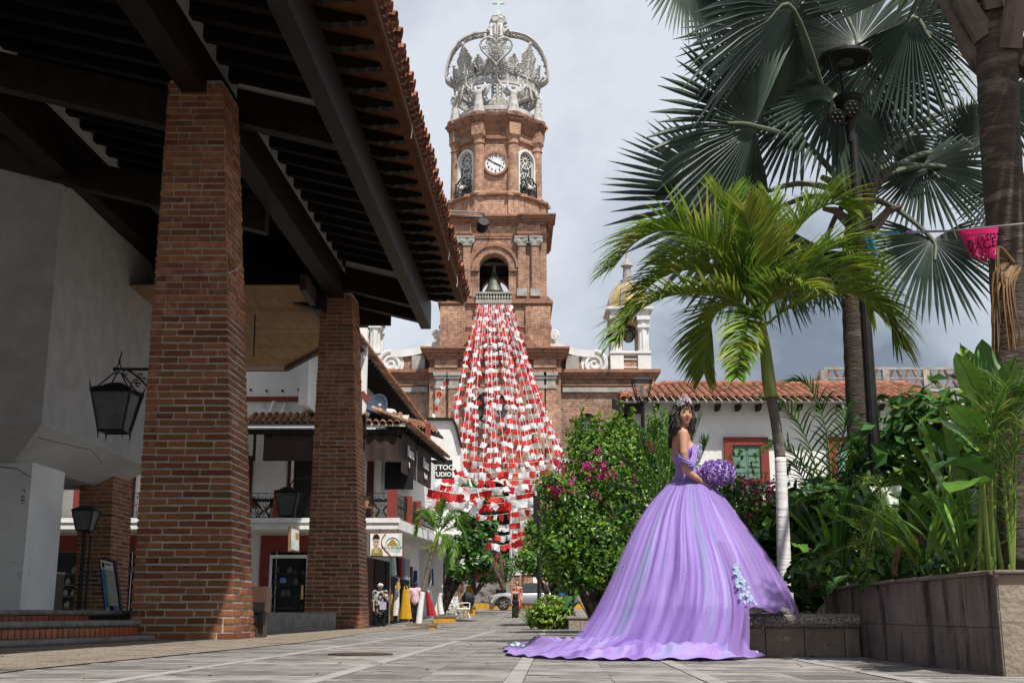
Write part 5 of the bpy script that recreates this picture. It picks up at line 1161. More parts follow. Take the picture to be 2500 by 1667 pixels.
# roof of the white house
hr_ = thing('house_tile_roof', 'red clay tile roof of the white house behind the palms', 'roof', (8,YH,ze))
sl3 = RAD(19); OH = .75; e0 = V((at(1516,993,YH-OH).x, YH-OH, ze)); dvh = V((0,cos(sl3),sin(sl3))); LEN = at(2320,990,YH-OH).x - e0.x
b = MB(); rp = 3.4
b.prism([e0, e0+V((LEN,0,0)), e0+V((LEN,0,0))+dvh*rp, e0+V((1.9,0,0))+dvh*rp, e0+V((.0,0,0))+dvh*.4], (0,0,.06)); b.build('roof_deck', X['mortar'], hr_)
tl = barrel(.125, .105, .44, n=6, m='tile', name='roof_tile')
tile_field(hr_, e0+V((.1,0,.03))+dvh*-.06, V((1,0,0)), dvh, int(LEN/.265), 9, tl, lim=300, pitch=.265, run=.37, keep=lambda p: p.x > e0.x + max(0,(p.y-e0.y-.5))*.6)
b = MB()
for k in range(int((LEN-1.8)/.4)): b.tube([e0+V((1.8+k*.4,0,.12))+dvh*rp, e0+V((1.8+k*.4+.42,0,.14))+dvh*rp], .13, 8)
for k in range(9): t0, t1 = k/9, (k+1.05)/9; b.tube([e0+V((1.9*t0,0,.14))+dvh*(.3+t0*(rp-.3)), e0+V((1.9*t1,0,.14))+dvh*(.3+t1*(rp-.3))], .13, 8)
b.build('ridge_tiles', X['tile'], hr_, uv=False, kind='stuff')
for k in range(16):
    b = MB(); x = e0.x+.5+k*LEN/16; prof = [(YH-.62,ze-.01),(YH-.62,ze-.08),(YH-.45,ze-.2),(YH-.003,ze-.24),(YH-.003,ze-.02)]; b.prism([V((x,y,z+ (y-YH+.62)*.1)) for y, z in prof], (.12,0,0)); b.build('rafter_tail', X['wood_end'], hr_)
b = MB(); b.hexa([V((e0.x+.1,YH-.6,ze-.35)),V((xl-.01,YH-.6,ze-.35)),V((xl-.01,YH+4,ze+.6)),V((e0.x+.1,YH+4,ze+.6)),V((e0.x+.1,YH-.6,ze-.02)),V((xl-.01,YH-.6,ze-.02)),V((xl-.01,YH+4,ze+1.0)),V((e0.x+.1,YH+4,ze+1.0))]); b.build('gable_eave', X['wood_end'], hr_)
# dark panel standing in for the side porch shade left of the house
b = MB(); b.bb(e0.x+.15, xl-.05, YH+3, YH+3.2, -.6, ze+.3); b.build('porch_shade_panel', X['wood'], wh)
# brick lattice parapet on the roof terrace
YL = 44.5; lat = thing('lattice_parapet', 'brick lattice parapet with concrete posts above the white house roof', 'parapet', (at(2200,950,YL).x,YL,at(2200,948,YL).z))
z0, z1 = at(2100,950,YL).z, at(2100,896,YL).z; X0, X1 = at(2012,920,YL).x, at(2390,920,YL).x
X['conc'] = mat('weathered_concrete', (.36,.34,.31), (.22,.205,.19), scale=3, rough=.9, bump=.3, spots=((.09,.08,.075), 3, .6, (1,1,.5)))
for za, zb2 in ((z0-.4,z0+.04),(z0+(z1-z0)*.47,z0+(z1-z0)*.53),(z1-.1,z1)):
    b = MB(); b.bb(X0, X1, YL, YL+.16, za, zb2); b.build('rail', X['conc'], lat)
for px_ in (2012,2163,2262,2385): b = MB(); x = at(px_,920,YL).x; b.bb(x-.12, x+.12, YL-.03, YL+.19, z0+.041, z1-.101); b.build('post', X['conc'], lat)
lb = MB().box((0,0,0), (.07,.12,.52)).mesh('lattice_brick', X['brick'], uv=False)
hcell = (z1-z0)*.47-.1; n = int((X1-X0)/.30)
for row in (0,1):
    zc = z0+.06+hcell*.5 if row == 0 else z0+(z1-z0)*.53+hcell*.48
    for k in range(n):
        x = X0+.2+k*.30; inst('lattice_brick', lb, (x, YL+.08, zc), (0, RAD(26)*(1 if (k+row) % 2 else -1), 0), (1,1,hcell/.48), lat)
b = MB(); p0_, p1_ = V((X0,YL+.08,0)), at(1965,944,51.0); p1_.z = 0
for za, zb2 in ((z0-.4,z0+.04),(z0+(z1-z0)*.47,z0+(z1-z0)*.53),(z1-.1,z1)): b = MB(); b.beam(p0_+V((0,0,(za+zb2)/2)), p1_+V((0,0,(za+zb2)/2)), .16, zb2-za); b.build('rail', X['conc'], lat)
dd = (p1_-p0_); 
for row in (0,1):
    zc = z0+.06+hcell*.5 if row == 0 else z0+(z1-z0)*.53+hcell*.48
    for k in range(int(dd.length/.3)): q = p0_+dd*((k+.5)*.3/dd.length); b = MB(); a_ = dd.normalized()*(.12*(1 if (k+row) % 2 else -1)); b.beam(q+V((0,0,zc-hcell*.48))-a_, q+V((0,0,zc+hcell*.48))+a_, .07, .12); b.build('lattice_brick', X['brick'], lat)
b = MB(); b.bb(X0-.2, X1+.2, YL-.2, YL+6, z0-1.5, z0-.401); b.build('terrace', X['conc'], lat)
# ---- lamps
def lantern(root, c, w, h, m='lamp_glass', finial=True, spikes=False):   # tapered square lantern: c = centre of the top plate
    wt, wb = w/2, w*.62/2
    def ring(hw, z): return [c+V((a*hw,b_*hw,z)) for a, b_ in ((-1,-1),(1,-1),(1,1),(-1,1))]
    T, B = ring(wt*.94, -.02), ring(wb*.94, -h)
    for k in range(4):
        b = MB(); j = (k+1) % 4; b.add([B[k],B[j],T[j],T[k]], [(0,1,2,3)]); b.build('pane', X[m], root)
    T, B = ring(wt, 0), ring(wb, -h); b = MB()
    for k in range(4): j = (k+1) % 4; r_ = w*.03; b.tube([B[k],T[k]], r_, 5); b.tube([B[k],B[j]], r_, 5); b.tube([T[k],T[j]], r_*1.3, 5)
    b.build('frame', X['iron'], root)
    b = MB(); TT = ring(wt*1.12, .0); ap = ring(wt*.28, h*.26); b.add(TT+ap, [(0,1,5,4),(1,2,6,5),(2,3,7,6),(3,0,4,7),(4,5,6,7),(3,2,1,0)]); b.build('hood', X['iron'], root)
    return T, B
# hanging lantern on the first column
hl = thing('hanging_lantern', 'black wrought iron lantern hanging from a scrolled bracket on the big column', 'lantern', at(287,930,18.2))
lc = at(286,960,18.2); lw_, lh_ = .56, .56
T, B = lantern(hl, lc, .60, .60)
b = MB()
for k in range(4): b.tube([T[k]+V((0,0,.0)), T[k]+(T[k]-lc)*.10+V((0,0,.17))], [.022,.003], 5); b.tube([B[k], B[k]+V((0,0,-.13))], [.018,.003], 5)
for k in range(4):
    d = (T[k]-lc); b.tube([T[k]*1+V((0,0,.04)), lc+d*.75+V((0,0,.07)), lc+d*.45+V((0,0,.2)), lc+d*.2+V((0,0,.30)), lc+V((0,0,.34))], .013, 5)
b.tube([lc+V((.03*cos(k*pi/3),0,.42+.05*sin(k*pi/3))) for k in range(6)], .01, 5, closed=True); b.tube([lc+V((0,.03*cos(k*pi/3),.5+.05*sin(k*pi/3))) for k in range(6)], .01, 5, closed=True); b.tube([lc+V((0,0,.52)), lc+V((.03,0,.66))], .012, 5)
b.build('ironwork', X['iron'], hl, uv=False)
b = MB(); a, c = at(281,901,18.2), at(367,901,18.2); b.tube([a, c], .022, 6); b.ball(a, .04, 6, 4); q = at(362,945,18.2); b.tube([at(314,903,18.2), at(338,922,18.2), q], .016, 6)
def curl(b, c, r, s=1, t0=0, rad=.011): b.tube([c+V((s*(r-r*.75*k/12)*cos(t0+k*.5),0,(r-r*.75*k/12)*sin(t0+k*.5))) for k in range(13)], rad, 5)
for px_, py_, r in ((307,911,.06),(331,932,.045),(349,928,.045),(341,918,.045),(337,940,.045)): curl(b, at(px_,py_,18.2), r, 1 if px_ % 2 else -1, .3)
b.build('bracket', X['iron'], hl, uv=False)
# lantern on a post at the shaded column
pl2 = thing('post_lantern', 'dark lantern on a thin black post in front of the shaded column', 'lamp', at(205,1500,28)); lc = at(211,1246,28.0); lantern(pl2, lc, .5, .46); b = MB(); b.tube([(lc.x,28,.4),(lc.x,28,lc.z-.46)], .05, 8); b.tube([(lc.x+.15,28,.4),(lc.x+.15,28,lc.z-.6)], .03, 6); b.build('post', X['iron'], pl2)
# lantern on the left face of the second column
wl2 = thing('wall_lantern', 'frosted wall lantern with red-brown mount on the left of the second column', 'lantern', at(705,1220,30.2)); lc = at(704,1203,30.0); lantern(wl2, lc, .56, .58); b = MB(); b.tube([lc+V((0,0,.1)), lc+V((.1,.1,.35)), lc+V((.5,.5,.45))], .02, 6); b.build('bracket', X['iron'], wl2)
# garden lantern on a post near the house
gl = thing('garden_lantern', 'black four-sided lantern on a post beside the tile-roof house', 'lamp', (at(1570,1100,25).x,25,0)); lc = at(1567,930,25.0)
X['clear'] = glass_mat('clear_lantern_glass', (.4,.4,.38), .18)
lantern(gl, lc, .40, .36, 'clear'); b = MB(); b.tube([(lc.x,25,-.3),(lc.x,25,lc.z-.5)], .045, 8); b.tube([(lc.x,25,lc.z-.5),(lc.x,25,lc.z-.42)], [.07,.05], 8)
for s in (-1,1): b.tube([(lc.x,25,lc.z-.5),(lc.x+s*.1,25,lc.z-.45),(lc.x+s*.12,25,lc.z-.36)], .014, 5)
b.build('post', X['iron'], gl); b = MB(); b.lathe([(.02,lc.z-.3),(.04,lc.z-.25),(.035,lc.z-.12)], (lc.x,25,0), 8); b.build('bulb', X['white_paint'], gl)
# tall modern lamp post in the garden
tl_ = thing('tall_lamp_post', 'tall black lamp post with round disc head and floodlights among the palms', 'street lamp', (4.28,14,.4))
tp = at(2078,330,14.0); XL = 4.28; ztp = tp.z
b = MB(); b.tube([(XL,14,.3),(XL,14,3),(XL,14,ztp)], [.085,.07,.055], 12); b.build('post', X['iron'], tl_)
zd_ = at(2068,150,14.0).z; zc_ = at(2070,240,14.0).z
b = MB(); b.lathe([(.05,ztp-.1),(.06,ztp+.1),(.13,zc_-.12),(.17,zc_)], (XL-.03,14,0), 16); b.build('cone', X['iron'], tl_)
for k in range(5): b = MB(); b.lathe([(.17-.012*k,zc_-.05*k-.02),(.185-.012*k,zc_-.05*k)], (XL-.03,14,0), 16); b.build('fin', X['iron'], tl_)
b = MB(); b.lathe([(.30,zd_),(.33,zd_+.02),(.33,zd_+.06),(.25,zd_+.10),(.1,zd_+.12)], (XL-.03,14,0), 28); b.build('disc', X['iron'], tl_)
b = MB(); b.lathe([(.10,zd_-.02),(.10,zd_-.001)], (XL-.03,14,0), 20); b.build('lamp_lens', X['lamp_glass'], tl_)
for k in range(3): a = pi/2+k*2*pi/3; b = MB(); b.tube([(XL-.03+.29*cos(a),14+.29*sin(a),zd_),(XL-.03+.15*cos(a),14+.15*sin(a),zc_-.05)], .013, 6); b.build('strut', X['iron'], tl_)
for px_, py_ in ((2079,267),(2043,288)):
    c = at(px_,py_,13.85); R3 = M4.Rotation(RAD(112),3,'X'); b = MB(); b.lathe([(.09,-.12),(.11,0),(.10,.02)], c, 14, M=R3); fl = b.build('floodlight', X['iron'], tl_)
    b = MB(); 
    for q in range(7): a = q*pi/3; r_ = 0 if q == 6 else .06; b.ball(c + R3 @ V((r_*cos(a), r_*sin(a), .022)), .02, 6, 4)
    b.build('led_lens', X['black'], fl)
b = MB(); b.tube([(XL,14,at(2060,300,14).z),(at(2043,300,13.85).x,13.9,at(2043,300,13.85).z)], .03, 6); b.build('floodlight_arm', X['iron'], tl_)
# spotlight on an arm at the arcade eave
sp = thing('spotlight_arm', 'black spotlight on twin metal tubes projecting from the arcade eave', 'spotlight', at(1090,515,27))
X['steel'] = mat('galvanised_tube', (.45,.45,.46), (.33,.33,.34), scale=5, rough=.4, metal=.7)
a1, a2, a3, a4 = at(965,507,27.5), at(1183,520,26.5), at(1040,517,27.3), at(1176,530,26.5)
for a, c, r in ((a1,a2,.022),(a3,a4,.022)): b = MB(); b.tube([a,c], r, 8); b.build('tube', X['steel'], sp)
c = at(1178,551,26.4); b = MB(); R3 = M4.Rotation(RAD(25),3,'Y') @ M4.Rotation(RAD(60),3,'X'); b.lathe([(.12,-.13),(.14,-.02),(.14,.1),(.12,.14)], c, 16, M=R3); b.tube([c+V((0,0,.14)), at(1181,524,26.5)], .025, 6); b.build('lamp_head', X['black'], sp)
b = MB(); b.tube([c, at(1196,566,26.4), at(1192,590,26.4), at(1182,610,26.4)], .008, 5); b.tube([at(1060,512,27.2), at(1095,530,27), at(1140,532,26.7), at(1175,531,26.5)], .012, 5); b.build('cable', X['black'], sp)
# loose cables tied along the eave
wz = thing('eave_cables', 'pale loose cables tied along the edge of the arcade eave', 'cable', S(EV,24,8.9))
rr = random.Random(5)
for k, (u_, n_) in enumerate(((19.5,3),(27.0,2),(29.5,3),(31.8,3))):
    c = S(EV+.06, u_, 8.93)
    for q in range(n_): b = MB(); w_ = rr.uniform(-.06,.1); b.tube(bez([c, c+V((.03,w_*.5,-.10)), c+V((.04,w_,-.22)), c+V((.02,w_*1.3,-.30-.12*rr.random()))],8), .005, 4); b.build('cable', X['white_paint'] if q else X['black'], wz)
b = MB(); b.tube([at(383,672,17.72), at(480,670,17.70), at(560,667,17.70), at(583,655,18.2), at(588,640,18.4)], .008, 4); b.build('column_wire', X['steel'], wz)
# litter bin next to the first column
tb = thing('litter_bin', 'brown litter bin standing at the foot of the big brick column', 'litter bin', gnd(622,1558))
g0 = gnd(622,1557); w = .16; b = MB(); zt_b = at(622,1450,g0.y).z
b.bb(g0.x-w+.04, g0.x+w-.04, g0.y, g0.y+.35, .0, zt_b-.28); b.build('bin_body', X['brown_metal'], tb)
b = MB(); b.bb(g0.x-w-.02, g0.x+w, g0.y-.04, g0.y+.38, zt_b-.28, zt_b+.12); b.build('bin_hood', mat('brown_tile_bin', (.07,.038,.028), (.10,.055,.04), scale=8, rough=.45), tb)
b = MB(); b.bb(g0.x-w+.0, g0.x+w-.02, g0.y-.05, g0.y-.041, zt_b-.26, zt_b-.12); b.build('bin_slot', X['black'], tb)
b = MB(); b.grid(lambda a, c: V((g0.x-w-.01+(2*w+.02)*a, g0.y-.045-.03*sin(a*9), zt_b-.45+.2*c+.03*sin(a*6))), 8, 2); b.build('bin_liner', X['black'], tb)
# map board leaning on the platform
mb_ = thing('map_board', 'tilted black-framed town map board leaning near the shaded column', 'sign board', at(265,1490,21))
Yb = 23.0; q4 = [at(244,1364,Yb), at(276,1372,Yb), at(292,1491,Yb), at(258,1489,Yb)]
b = MB(); b.prism([q4[0]+V((-.03,0,.03)), q4[1]+V((.03,0,.03)), q4[2]+V((.03,0,0)), q4[3]+V((-.03,0,0))], (.02,.06,0)); b.build('frame', X['black'], mb_)
X['map'] = mat('printed_map', (.42,.40,.40), (.30,.29,.28), (.48,.46,.44), scale=22, rough=.5, detail=8)
X['mapblue'] = mat('map_sea_blue', (.06,.16,.38), (.08,.22,.46), scale=4, rough=.5); X['mapgreen'] = mat('map_green', (.16,.33,.10), (.25,.42,.15), scale=6, rough=.5)
def qp(u, v, d=.004): a = q4[0].lerp(q4[1],u); c = q4[3].lerp(q4[2],u); p = a.lerp(c,v); return V((p.x, p.y-d, p.z))
def qrect(u0_, u1, v0, v1, m, nm, d=.004): b = MB(); b.add([qp(u0_,v0,d),qp(u0_,v1,d),qp(u1,v1,d),qp(u1,v0,d)], [(0,1,2,3)]); b.build(nm, m, mb_)
qrect(0,1,0,1,X['map'],'map_sheet'); qrect(.0,.26,.2,.95,X['mapblue'],'map_sea',.007); qrect(.26,.38,.2,.92,X['mapgreen'],'map_coast',.007); qrect(.05,.95,.02,.18,X['white_paint'],'map_heading',.008)
qrect(.3,.62,.9,.99,X['black'],'map_photo',.009); qrect(.66,.96,.9,.99,X['mapblue'],'map_photo',.009); qrect(.12,.3,.05,.16,X['black'],'map_logo',.011); qrect(.36,.8,.06,.09,X['black'],'map_title',.011)
# kiosks seen below the bay: blue bin and dark cabinet, potted shrub handled with the plants
for lab, pa, pb, pt, m, nm in (('blue recycling bin beside the white pillar', 46,84,1396,'mapblue','recycling_bin'), ('dark cabinet with rounded top in front of the left jewellery window', 84,134,1395,'brown_metal','street_cabinet')):
    Yk = 33.5; xa, xb_ = at(pa,1450,Yk).x, at(pb,1450,Yk).x; z1_ = at(pa,pt,Yk).z; t = thing(nm, lab, 'bin', (xa,Yk,.4)); b = MB(); b.bb(xa, xb_, Yk, Yk+.6, .4, z1_-.06); b.build('body', X[m], t)
    b = MB(); b.lathe([(.5,-.5),(.5,.5)], ((xa+xb_)/2, Yk+.3, z1_-.06), 16, sx=(xb_-xa)*.98, sy=.12, M=M4.Rotation(0,3,'X')) if False else b.bb(xa-.02, xb_+.02, Yk-.02, Yk+.62, z1_-.059, z1_); b.build('lid', X['steel'] if m != 'mapblue' else X[m], t)
# ================================================================== planting
X['lf_palm'] = mat('fresh_palm_leaflet', (.11,.22,.02), (.33,.37,.05), (.19,.30,.03), scale=2.2, rough=.55, rnd=.35, hue=.02, transl=.35, spec=.4)
X['lf_yel'] = mat('yellowing_palm_leaflet', (.24,.26,.05), (.36,.34,.10), (.16,.22,.03), scale=1.5, rough=.5, rnd=.3, hue=.02, transl=.35, spec=.35)
X['lf_fan'] = mat('blue_green_fan_leaf', (.038,.06,.045), (.08,.112,.086), scale=1.5, rough=.42, rnd=.22, transl=.12, spec=.5)
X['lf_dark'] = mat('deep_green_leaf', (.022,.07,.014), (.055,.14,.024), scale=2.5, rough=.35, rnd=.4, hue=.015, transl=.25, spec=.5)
X['lf_mid'] = mat('mid_green_leaf', (.06,.155,.02), (.115,.24,.032), scale=2.5, rough=.38, rnd=.4, hue=.02, transl=.3, spec=.5)
X['lf_lime'] = mat('lime_vine_leaf', (.17,.32,.025), (.28,.43,.04), (.11,.23,.018), scale=3, rough=.45, rnd=.45, hue=.02, transl=.35, spec=.35)
X['lf_croton'] = mat('variegated_leaf', (.14,.27,.02), (.42,.42,.08), (.10,.22,.02), scale=14, rough=.35, rnd=.35, transl=.2, spec=.5)
X['lf_red'] = mat('dark_red_leaf', (.10,.012,.02), (.05,.01,.015), scale=4, rough=.35, rnd=.3, transl=.2, spec=.5)
X['lf_dry'] = mat('dry_palm_leaf', (.24,.15,.075), (.15,.085,.04), scale=4, rough=.85, rnd=.3, transl=.15)
X['lf_glare'] = mat('leaf_white_glare', (.62,.64,.62), (.42,.46,.42), scale=5, rough=.4, spots=((.10,.16,.08), 6, .6, (1,1,1)))  # white paints in the glare of a shiny leaf
X['magenta'] = mat('magenta_bract', (.52,.02,.22), (.42,.015,.17), scale=4, rough=.55, rnd=.3, transl=.35)
X['pinkfl'] = mat('pink_oleander', (.60,.09,.14), (.5,.06,.10), scale=4, rough=.55, rnd=.3, transl=.3)
X['bark'] = mat('palm_bark', (.085,.065,.052), (.15,.12,.10), (.055,.042,.034), scale=3, rough=.95, bump=.9, bscale=14, stretch=(1,1,3.5), spots=((.25,.20,.15), 5, .64, (1,1,2)))
X['bark2'] = mat('grey_palm_trunk', (.20,.175,.15), (.12,.10,.085), scale=2, rough=.9, bump=.5, stretch=(1,1,14), bscale=3)
X['whitewash'] = mat('whitewashed_trunk', (.80,.79,.78), (.70,.68,.67), scale=2, rough=.85, bump=.5, stretch=(1,1,14), bscale=3, spots=((.45,.38,.30), 3, .70, (1,1,.6)))
X['shaft'] = mat('green_crownshaft', (.23,.30,.06), (.32,.36,.12), (.17,.23,.04), scale=2.5, rough=.45, stretch=(3,3,.5))
X['petiole'] = mat('grey_green_petiole', (.10,.12,.08), (.15,.165,.12), scale=2, rough=.6)
X['gstem'] = mat('green_stem', (.13,.20,.035), (.19,.25,.06), scale=3, rough=.5)
X['boot'] = mat('old_leaf_base', (.12,.09,.075), (.065,.045,.036), (.18,.14,.12), scale=3, rough=.9, bump=.6)
X['terra'] = mat('dark_terracotta', (.16,.06,.04), (.11,.042,.03), scale=3, rough=.7)
UP = V((0,0,1))
def blade(b, p, d, L_, w, droop, nrm, nseg=3, mi=0, fold=.25):
    d = d.normalized(); s = d.cross(nrm); s = s.normalized() if s.length > 1e-5 else d.orthogonal().normalized()
    vs = []; q = V(p); dd = V(d); st = L_/nseg
    for i in range(nseg+1):
        f = i/nseg; ww = w*(.55 if i == 0 else (1-f)**.7 if i < nseg else 0.0)
        n2 = s.cross(dd).normalized()
        vs += [q - s*ww*.5 + n2*fold*ww, q, q + s*ww*.5 + n2*fold*ww]
        dd = (dd - UP*droop*(.5+f)/nseg*2).normalized(); q = q + dd*st
    fs = []
    for i in range(nseg): a = 3*i; fs += [(a,a+1,a+4,a+3),(a+1,a+2,a+5,a+4)]
    b.add(vs, fs, mi)
def frond(path, n=44, ll=.55, lw=.035, droop=.5, mats=None, parent=None, ang=55, vee=.35, rr=None, r0=.016, tip=.35, name='frond', yf=.15, nseg=3):
    rr = rr or random.Random(1); pts_ = bez(path, 28); b = MB()
    b.tube(pts_, [r0*(1-.85*i/28) for i in range(29)], 5, 2)
    for k in range(n):
        f = .12 + .87*k/n; t = f*28; i = min(int(t), 27); p = pts_[i].lerp(pts_[i+1], t-i); tg = (pts_[i+1]-pts_[i]).normalized()
        sd_ = tg.cross(UP); sd_ = sd_.normalized() if sd_.length > .05 else V((1,0,0)); nn = sd_.cross(tg).normalized()
        L_ = ll*(.55+.45*min(1, f*4))*(1-(1-tip)*max(0,(f-.55)/.45)); an = RAD(ang)*(1-.55*f)+rr.uniform(-.08,.08)
        for s in (-1, 1):
            d = tg*cos(an) + sd_*(s*sin(an)) + nn*(vee*rr.uniform(.5,1.3))
            blade(b, p, d, L_*rr.uniform(.85,1.12), lw*rr.uniform(.8,1.15), droop*rr.uniform(.6,1.3), nn, nseg, 1 if rr.random() < yf else 0)
    return b.build(name, mats or [X['lf_palm'], X['lf_yel'], X['gstem']], parent, uv=False)
def trunk(name, pts_, rads, m, parent, n=14, ring=None):
    P = bez(pts_, 40); R = []
    for i in range(41):
        t = i/40*(len(rads)-1); k = min(int(t), len(rads)-2); r = rads[k]+(rads[k+1]-rads[k])*(t-k)
        R.append(r*(1+(ring*(1 if i % 2 else -1) if ring else 0)))
    b = MB(); b.tube(P, R, n); return b.build(name, X[m], parent, smooth=True, uv=False)
# ---- white-trunk palm in the bench planter
YP = 11.85
def zp(x, y): return (1450+x/2.613, 400+y/2.613)
wp = thing('white_trunk_palm', 'slender palm with white painted trunk rising beside the purple dress', 'palm tree', at(1916,1500,YP))
trunk('painted_trunk', [at(1918,1500,YP), at(1912,1300,YP), at(1905,1117,YP)], [.088,.068,.060,.056], 'whitewash', wp, ring=.012)
trunk('trunk', [at(1905,1117,YP), at(1895,1040,YP), at(1882,970,YP)], [.055,.052,.05], 'bark2', wp, ring=.02)
trunk('crownshaft', [at(1882,970,YP), at(1877,930,YP), at(1868,850,YP), at(1858,785,YP)], [.064,.070,.058,.042], 'shaft', wp)
fr = [  # control points in the zoomed photo, depth offset at tip
 ([(1070,960),(900,700),(720,500),(500,420),(280,490),(110,680)], -.5, .60, .5),
 ([(1065,960),(850,850),(640,825),(420,860),(240,980),(150,1130)], -.7, .50, .55),
 ([(1060,970),(900,900),(790,940),(735,1060),(712,1200),(705,1330)], .4, .48, .45),
 ([(1062,990),(990,960),(960,1080),(935,1230),(915,1370)], -.9, .36, .5),
 ([(1075,930),(1110,700),(1130,430),(1145,230)], -.2, .42, .25),
 ([(1085,930),(1190,600),(1330,380),(1500,260),(1640,300)], .3, .55, .4),
 ([(1090,1030),(1240,920),(1470,835),(1700,830),(1860,950),(1930,1150)], -.4, .62, .75),
 ([(1060,930),(960,650),(870,400),(830,230)], .3, .55, .35),
 ([(1090,960),(1250,740),(1450,570),(1640,540),(1760,660)], .7, .55, .5),
 ([(1070,960),(960,760),(800,610),(620,560),(430,640)], .9, .5, .5),
 ([(1080,960),(1160,820),(1280,780),(1420,820)], -1.0, .4, .5),
 ([(1065,960),(930,800),(760,700),(560,680),(380,760),(260,900)], .2, .55, .55),
 ([(1085,960),(1200,760),(1380,680),(1560,690),(1700,780),(1780,940)], .5, .55, .6),
 ([(1075,950),(1050,700),(1010,480),(960,300)], -.5, .5, .3)]
rr = random.Random(21)
for k, (c, dy, ll, dr) in enumerate(fr):
    n = len(c); path = [at(*zp(*p), YP + dy*(i/(n-1))**1.2) for i, p in enumerate(c)]
    frond(path, 88, ll*1.2, .042, dr*.75, None, wp, vee=.5, rr=rr, yf=.15 if k not in (1,6,10) else .5, tip=.5)
for k in range(5): b = MB(); p = at(1856+k*2,800-k*4,YP-.05); blade(b, p, V((rr.uniform(-1,1),-.3,rr.uniform(-.3,.6))), .3, .02, 1.0, UP, 4); b.build('loose_strip', X['lf_dry'], wp, uv=False)
# ---- fan palms
def fan_leaf(parent, hub, axis, nrm, R, spread=230, N=42, droop=.25, petiole_from=None, mats=None, rr=None, r_p=.035, fold=.35, split=.5, name='fan_leaf'):
    rr = rr or random.Random(3); a = V(axis).normalized(); n = V(nrm); n = (n - a*n.dot(a)).normalized(); s = n.cross(a); b = MB(); hub = V(hub)
    for k in range(N):
        th = RAD(spread)*((k+.5)/N-.5); dth = RAD(spread)/N*.5
        Lr = R*(1-.22*abs(th)/RAD(spread/2))*rr.uniform(.93,1.06)
        def dirn(t): return a*cos(t) + s*sin(t)
        cup = lambda r: n*(-fold*.25*R*(abs(th)/RAD(spread/2))*(r/R)) - UP*(droop*R*max(0,(r/R-.35))**1.7)
        tw = rr.uniform(-.03,.03)
        rows = [(.03*R,1,0),(split*Lr,1,.022*R),(.78*Lr,.62,.012*R),(Lr,.04,0)]; vs = []
        for r, wf, ridge in rows:
            for q in (-1,0,1): t = th + q*dth*wf + tw*(r/R); vs.append(hub + dirn(t)*r + cup(r) + n*(ridge if q == 0 else -ridge*.5 if r > .1*R else 0))
        fs = []
        for i in range(3): z = 3*i; fs += [(z,z+1,z+4,z+3),(z+1,z+2,z+5,z+4)]
        b.add(vs, fs)
    if petiole_from is not None:
        pf = V(petiole_from); mid = (pf+hub)/2 + UP*(.12*(hub-pf).length); P = bez([pf, mid, hub, hub+a*R*.28+n*.01], 14); b.tube(P, [r_p*(1-.6*i/14) for i in range(15)], 7, 1)
    return b.build(name, mats or [X['lf_fan'], X['petiole']], parent, uv=False)
YBm = 15.6
bp_ = thing('fan_palm', 'big blue-green fan palm with dark leaves filling the top right', 'palm tree', (at(2097,1000,YBm).x, YBm, .5))
trunk('trunk', [at(2112,1420,YBm), at(2100,1080,YBm), at(2090,850,YBm), at(2085,640,YBm), at(2100,520,YBm)], [.19,.165,.165,.17,.17], 'bark', bp_, ring=.02)
cb_ = at(2100,500,YBm)
def zf(x, y): return (1450+x/2.24, y/2.24)
fl_ = [ # hub(zoom px), Y, axis end(zoom px), Y end, R px(zoom), spread, droop, facing
 ((1080,40),13.6,(560,330),12.9,760,215,.28,(.2,-.6,-.6)),
 ((880,690),13.9,(420,640),13.2,640,225,.22,(.1,-.8,-.3)),
 ((1330,520),14.6,(1180,900),14.2,520,200,.18,(.3,-.9,.1)),
 ((1500,380),15.0,(1800,640),14.6,480,230,.25,(-.3,-.9,-.1)),
 ((830,1090),15.2,(300,1380),14.4,760,215,.12,(.1,-.9,.2)),
 ((930,1180),16.2,(520,1520),15.8,640,215,.12,(.1,-1,.1)),
 ((1800,910),16.0,(2030,1080),15.6,400,230,.3,(-.2,-.9,.3)),
 ((1850,1310),15.6,(1900,1700),15.3,420,240,.3,(-.1,-1,.2)),
 ((500,-160),13.4,(360,120),12.9,420,200,.2,(.2,-.8,-.4)),
 ((1700,-60),14.8,(1560,-420),15.4,560,220,.1,(0,-.9,-.3)),
 ((1740,110),14.3,(2060,430),13.9,520,230,.25,(-.3,-.8,-.4)),
 ((1250,1370),16.4,(1220,1640),16.2,330,200,.2,(0,-1,.1)),
 ((1150,560),16.8,(800,420),17.2,560,230,.2,(.2,-.9,-.2)),
 ((1600,760),17.0,(1750,560),17.4,420,240,.2,(0,-1,-.1)),
 ((1440,240),16.2,(1330,-80),16.6,600,230,.1,(0,-.9,-.3)),
 ((2060,820),16.4,(1990,720),16.2,300,240,.2,(0,-1,0)),
 ((1000,160),16.5,(700,-80),16.8,520,220,.2,(.1,-.9,-.3)),
 ((2200,560),16.6,(2330,700),16.4,380,230,.2,(-.1,-1,0)),
 ((2250,1020),16.2,(2330,1200),16.0,330,230,.25,(-.1,-1,0))]
rr = random.Random(8)
for hubz, Yh, axz, Ya, Rz, spd, drp, nm in fl_:
    hub = at(*zf(*hubz), Yh); ax = at(*zf(*axz), Ya) - hub; R = 1.16*Rz/2.24/ppm(Yh, hub.z)
    fan_leaf(bp_, hub, ax, V(nm), R, spd*1.05, 50, drp, cb_ + V((rr.uniform(-.12,.12),rr.uniform(-.12,.12),rr.uniform(-.2,.3))), rr=rr, r_p=.05)
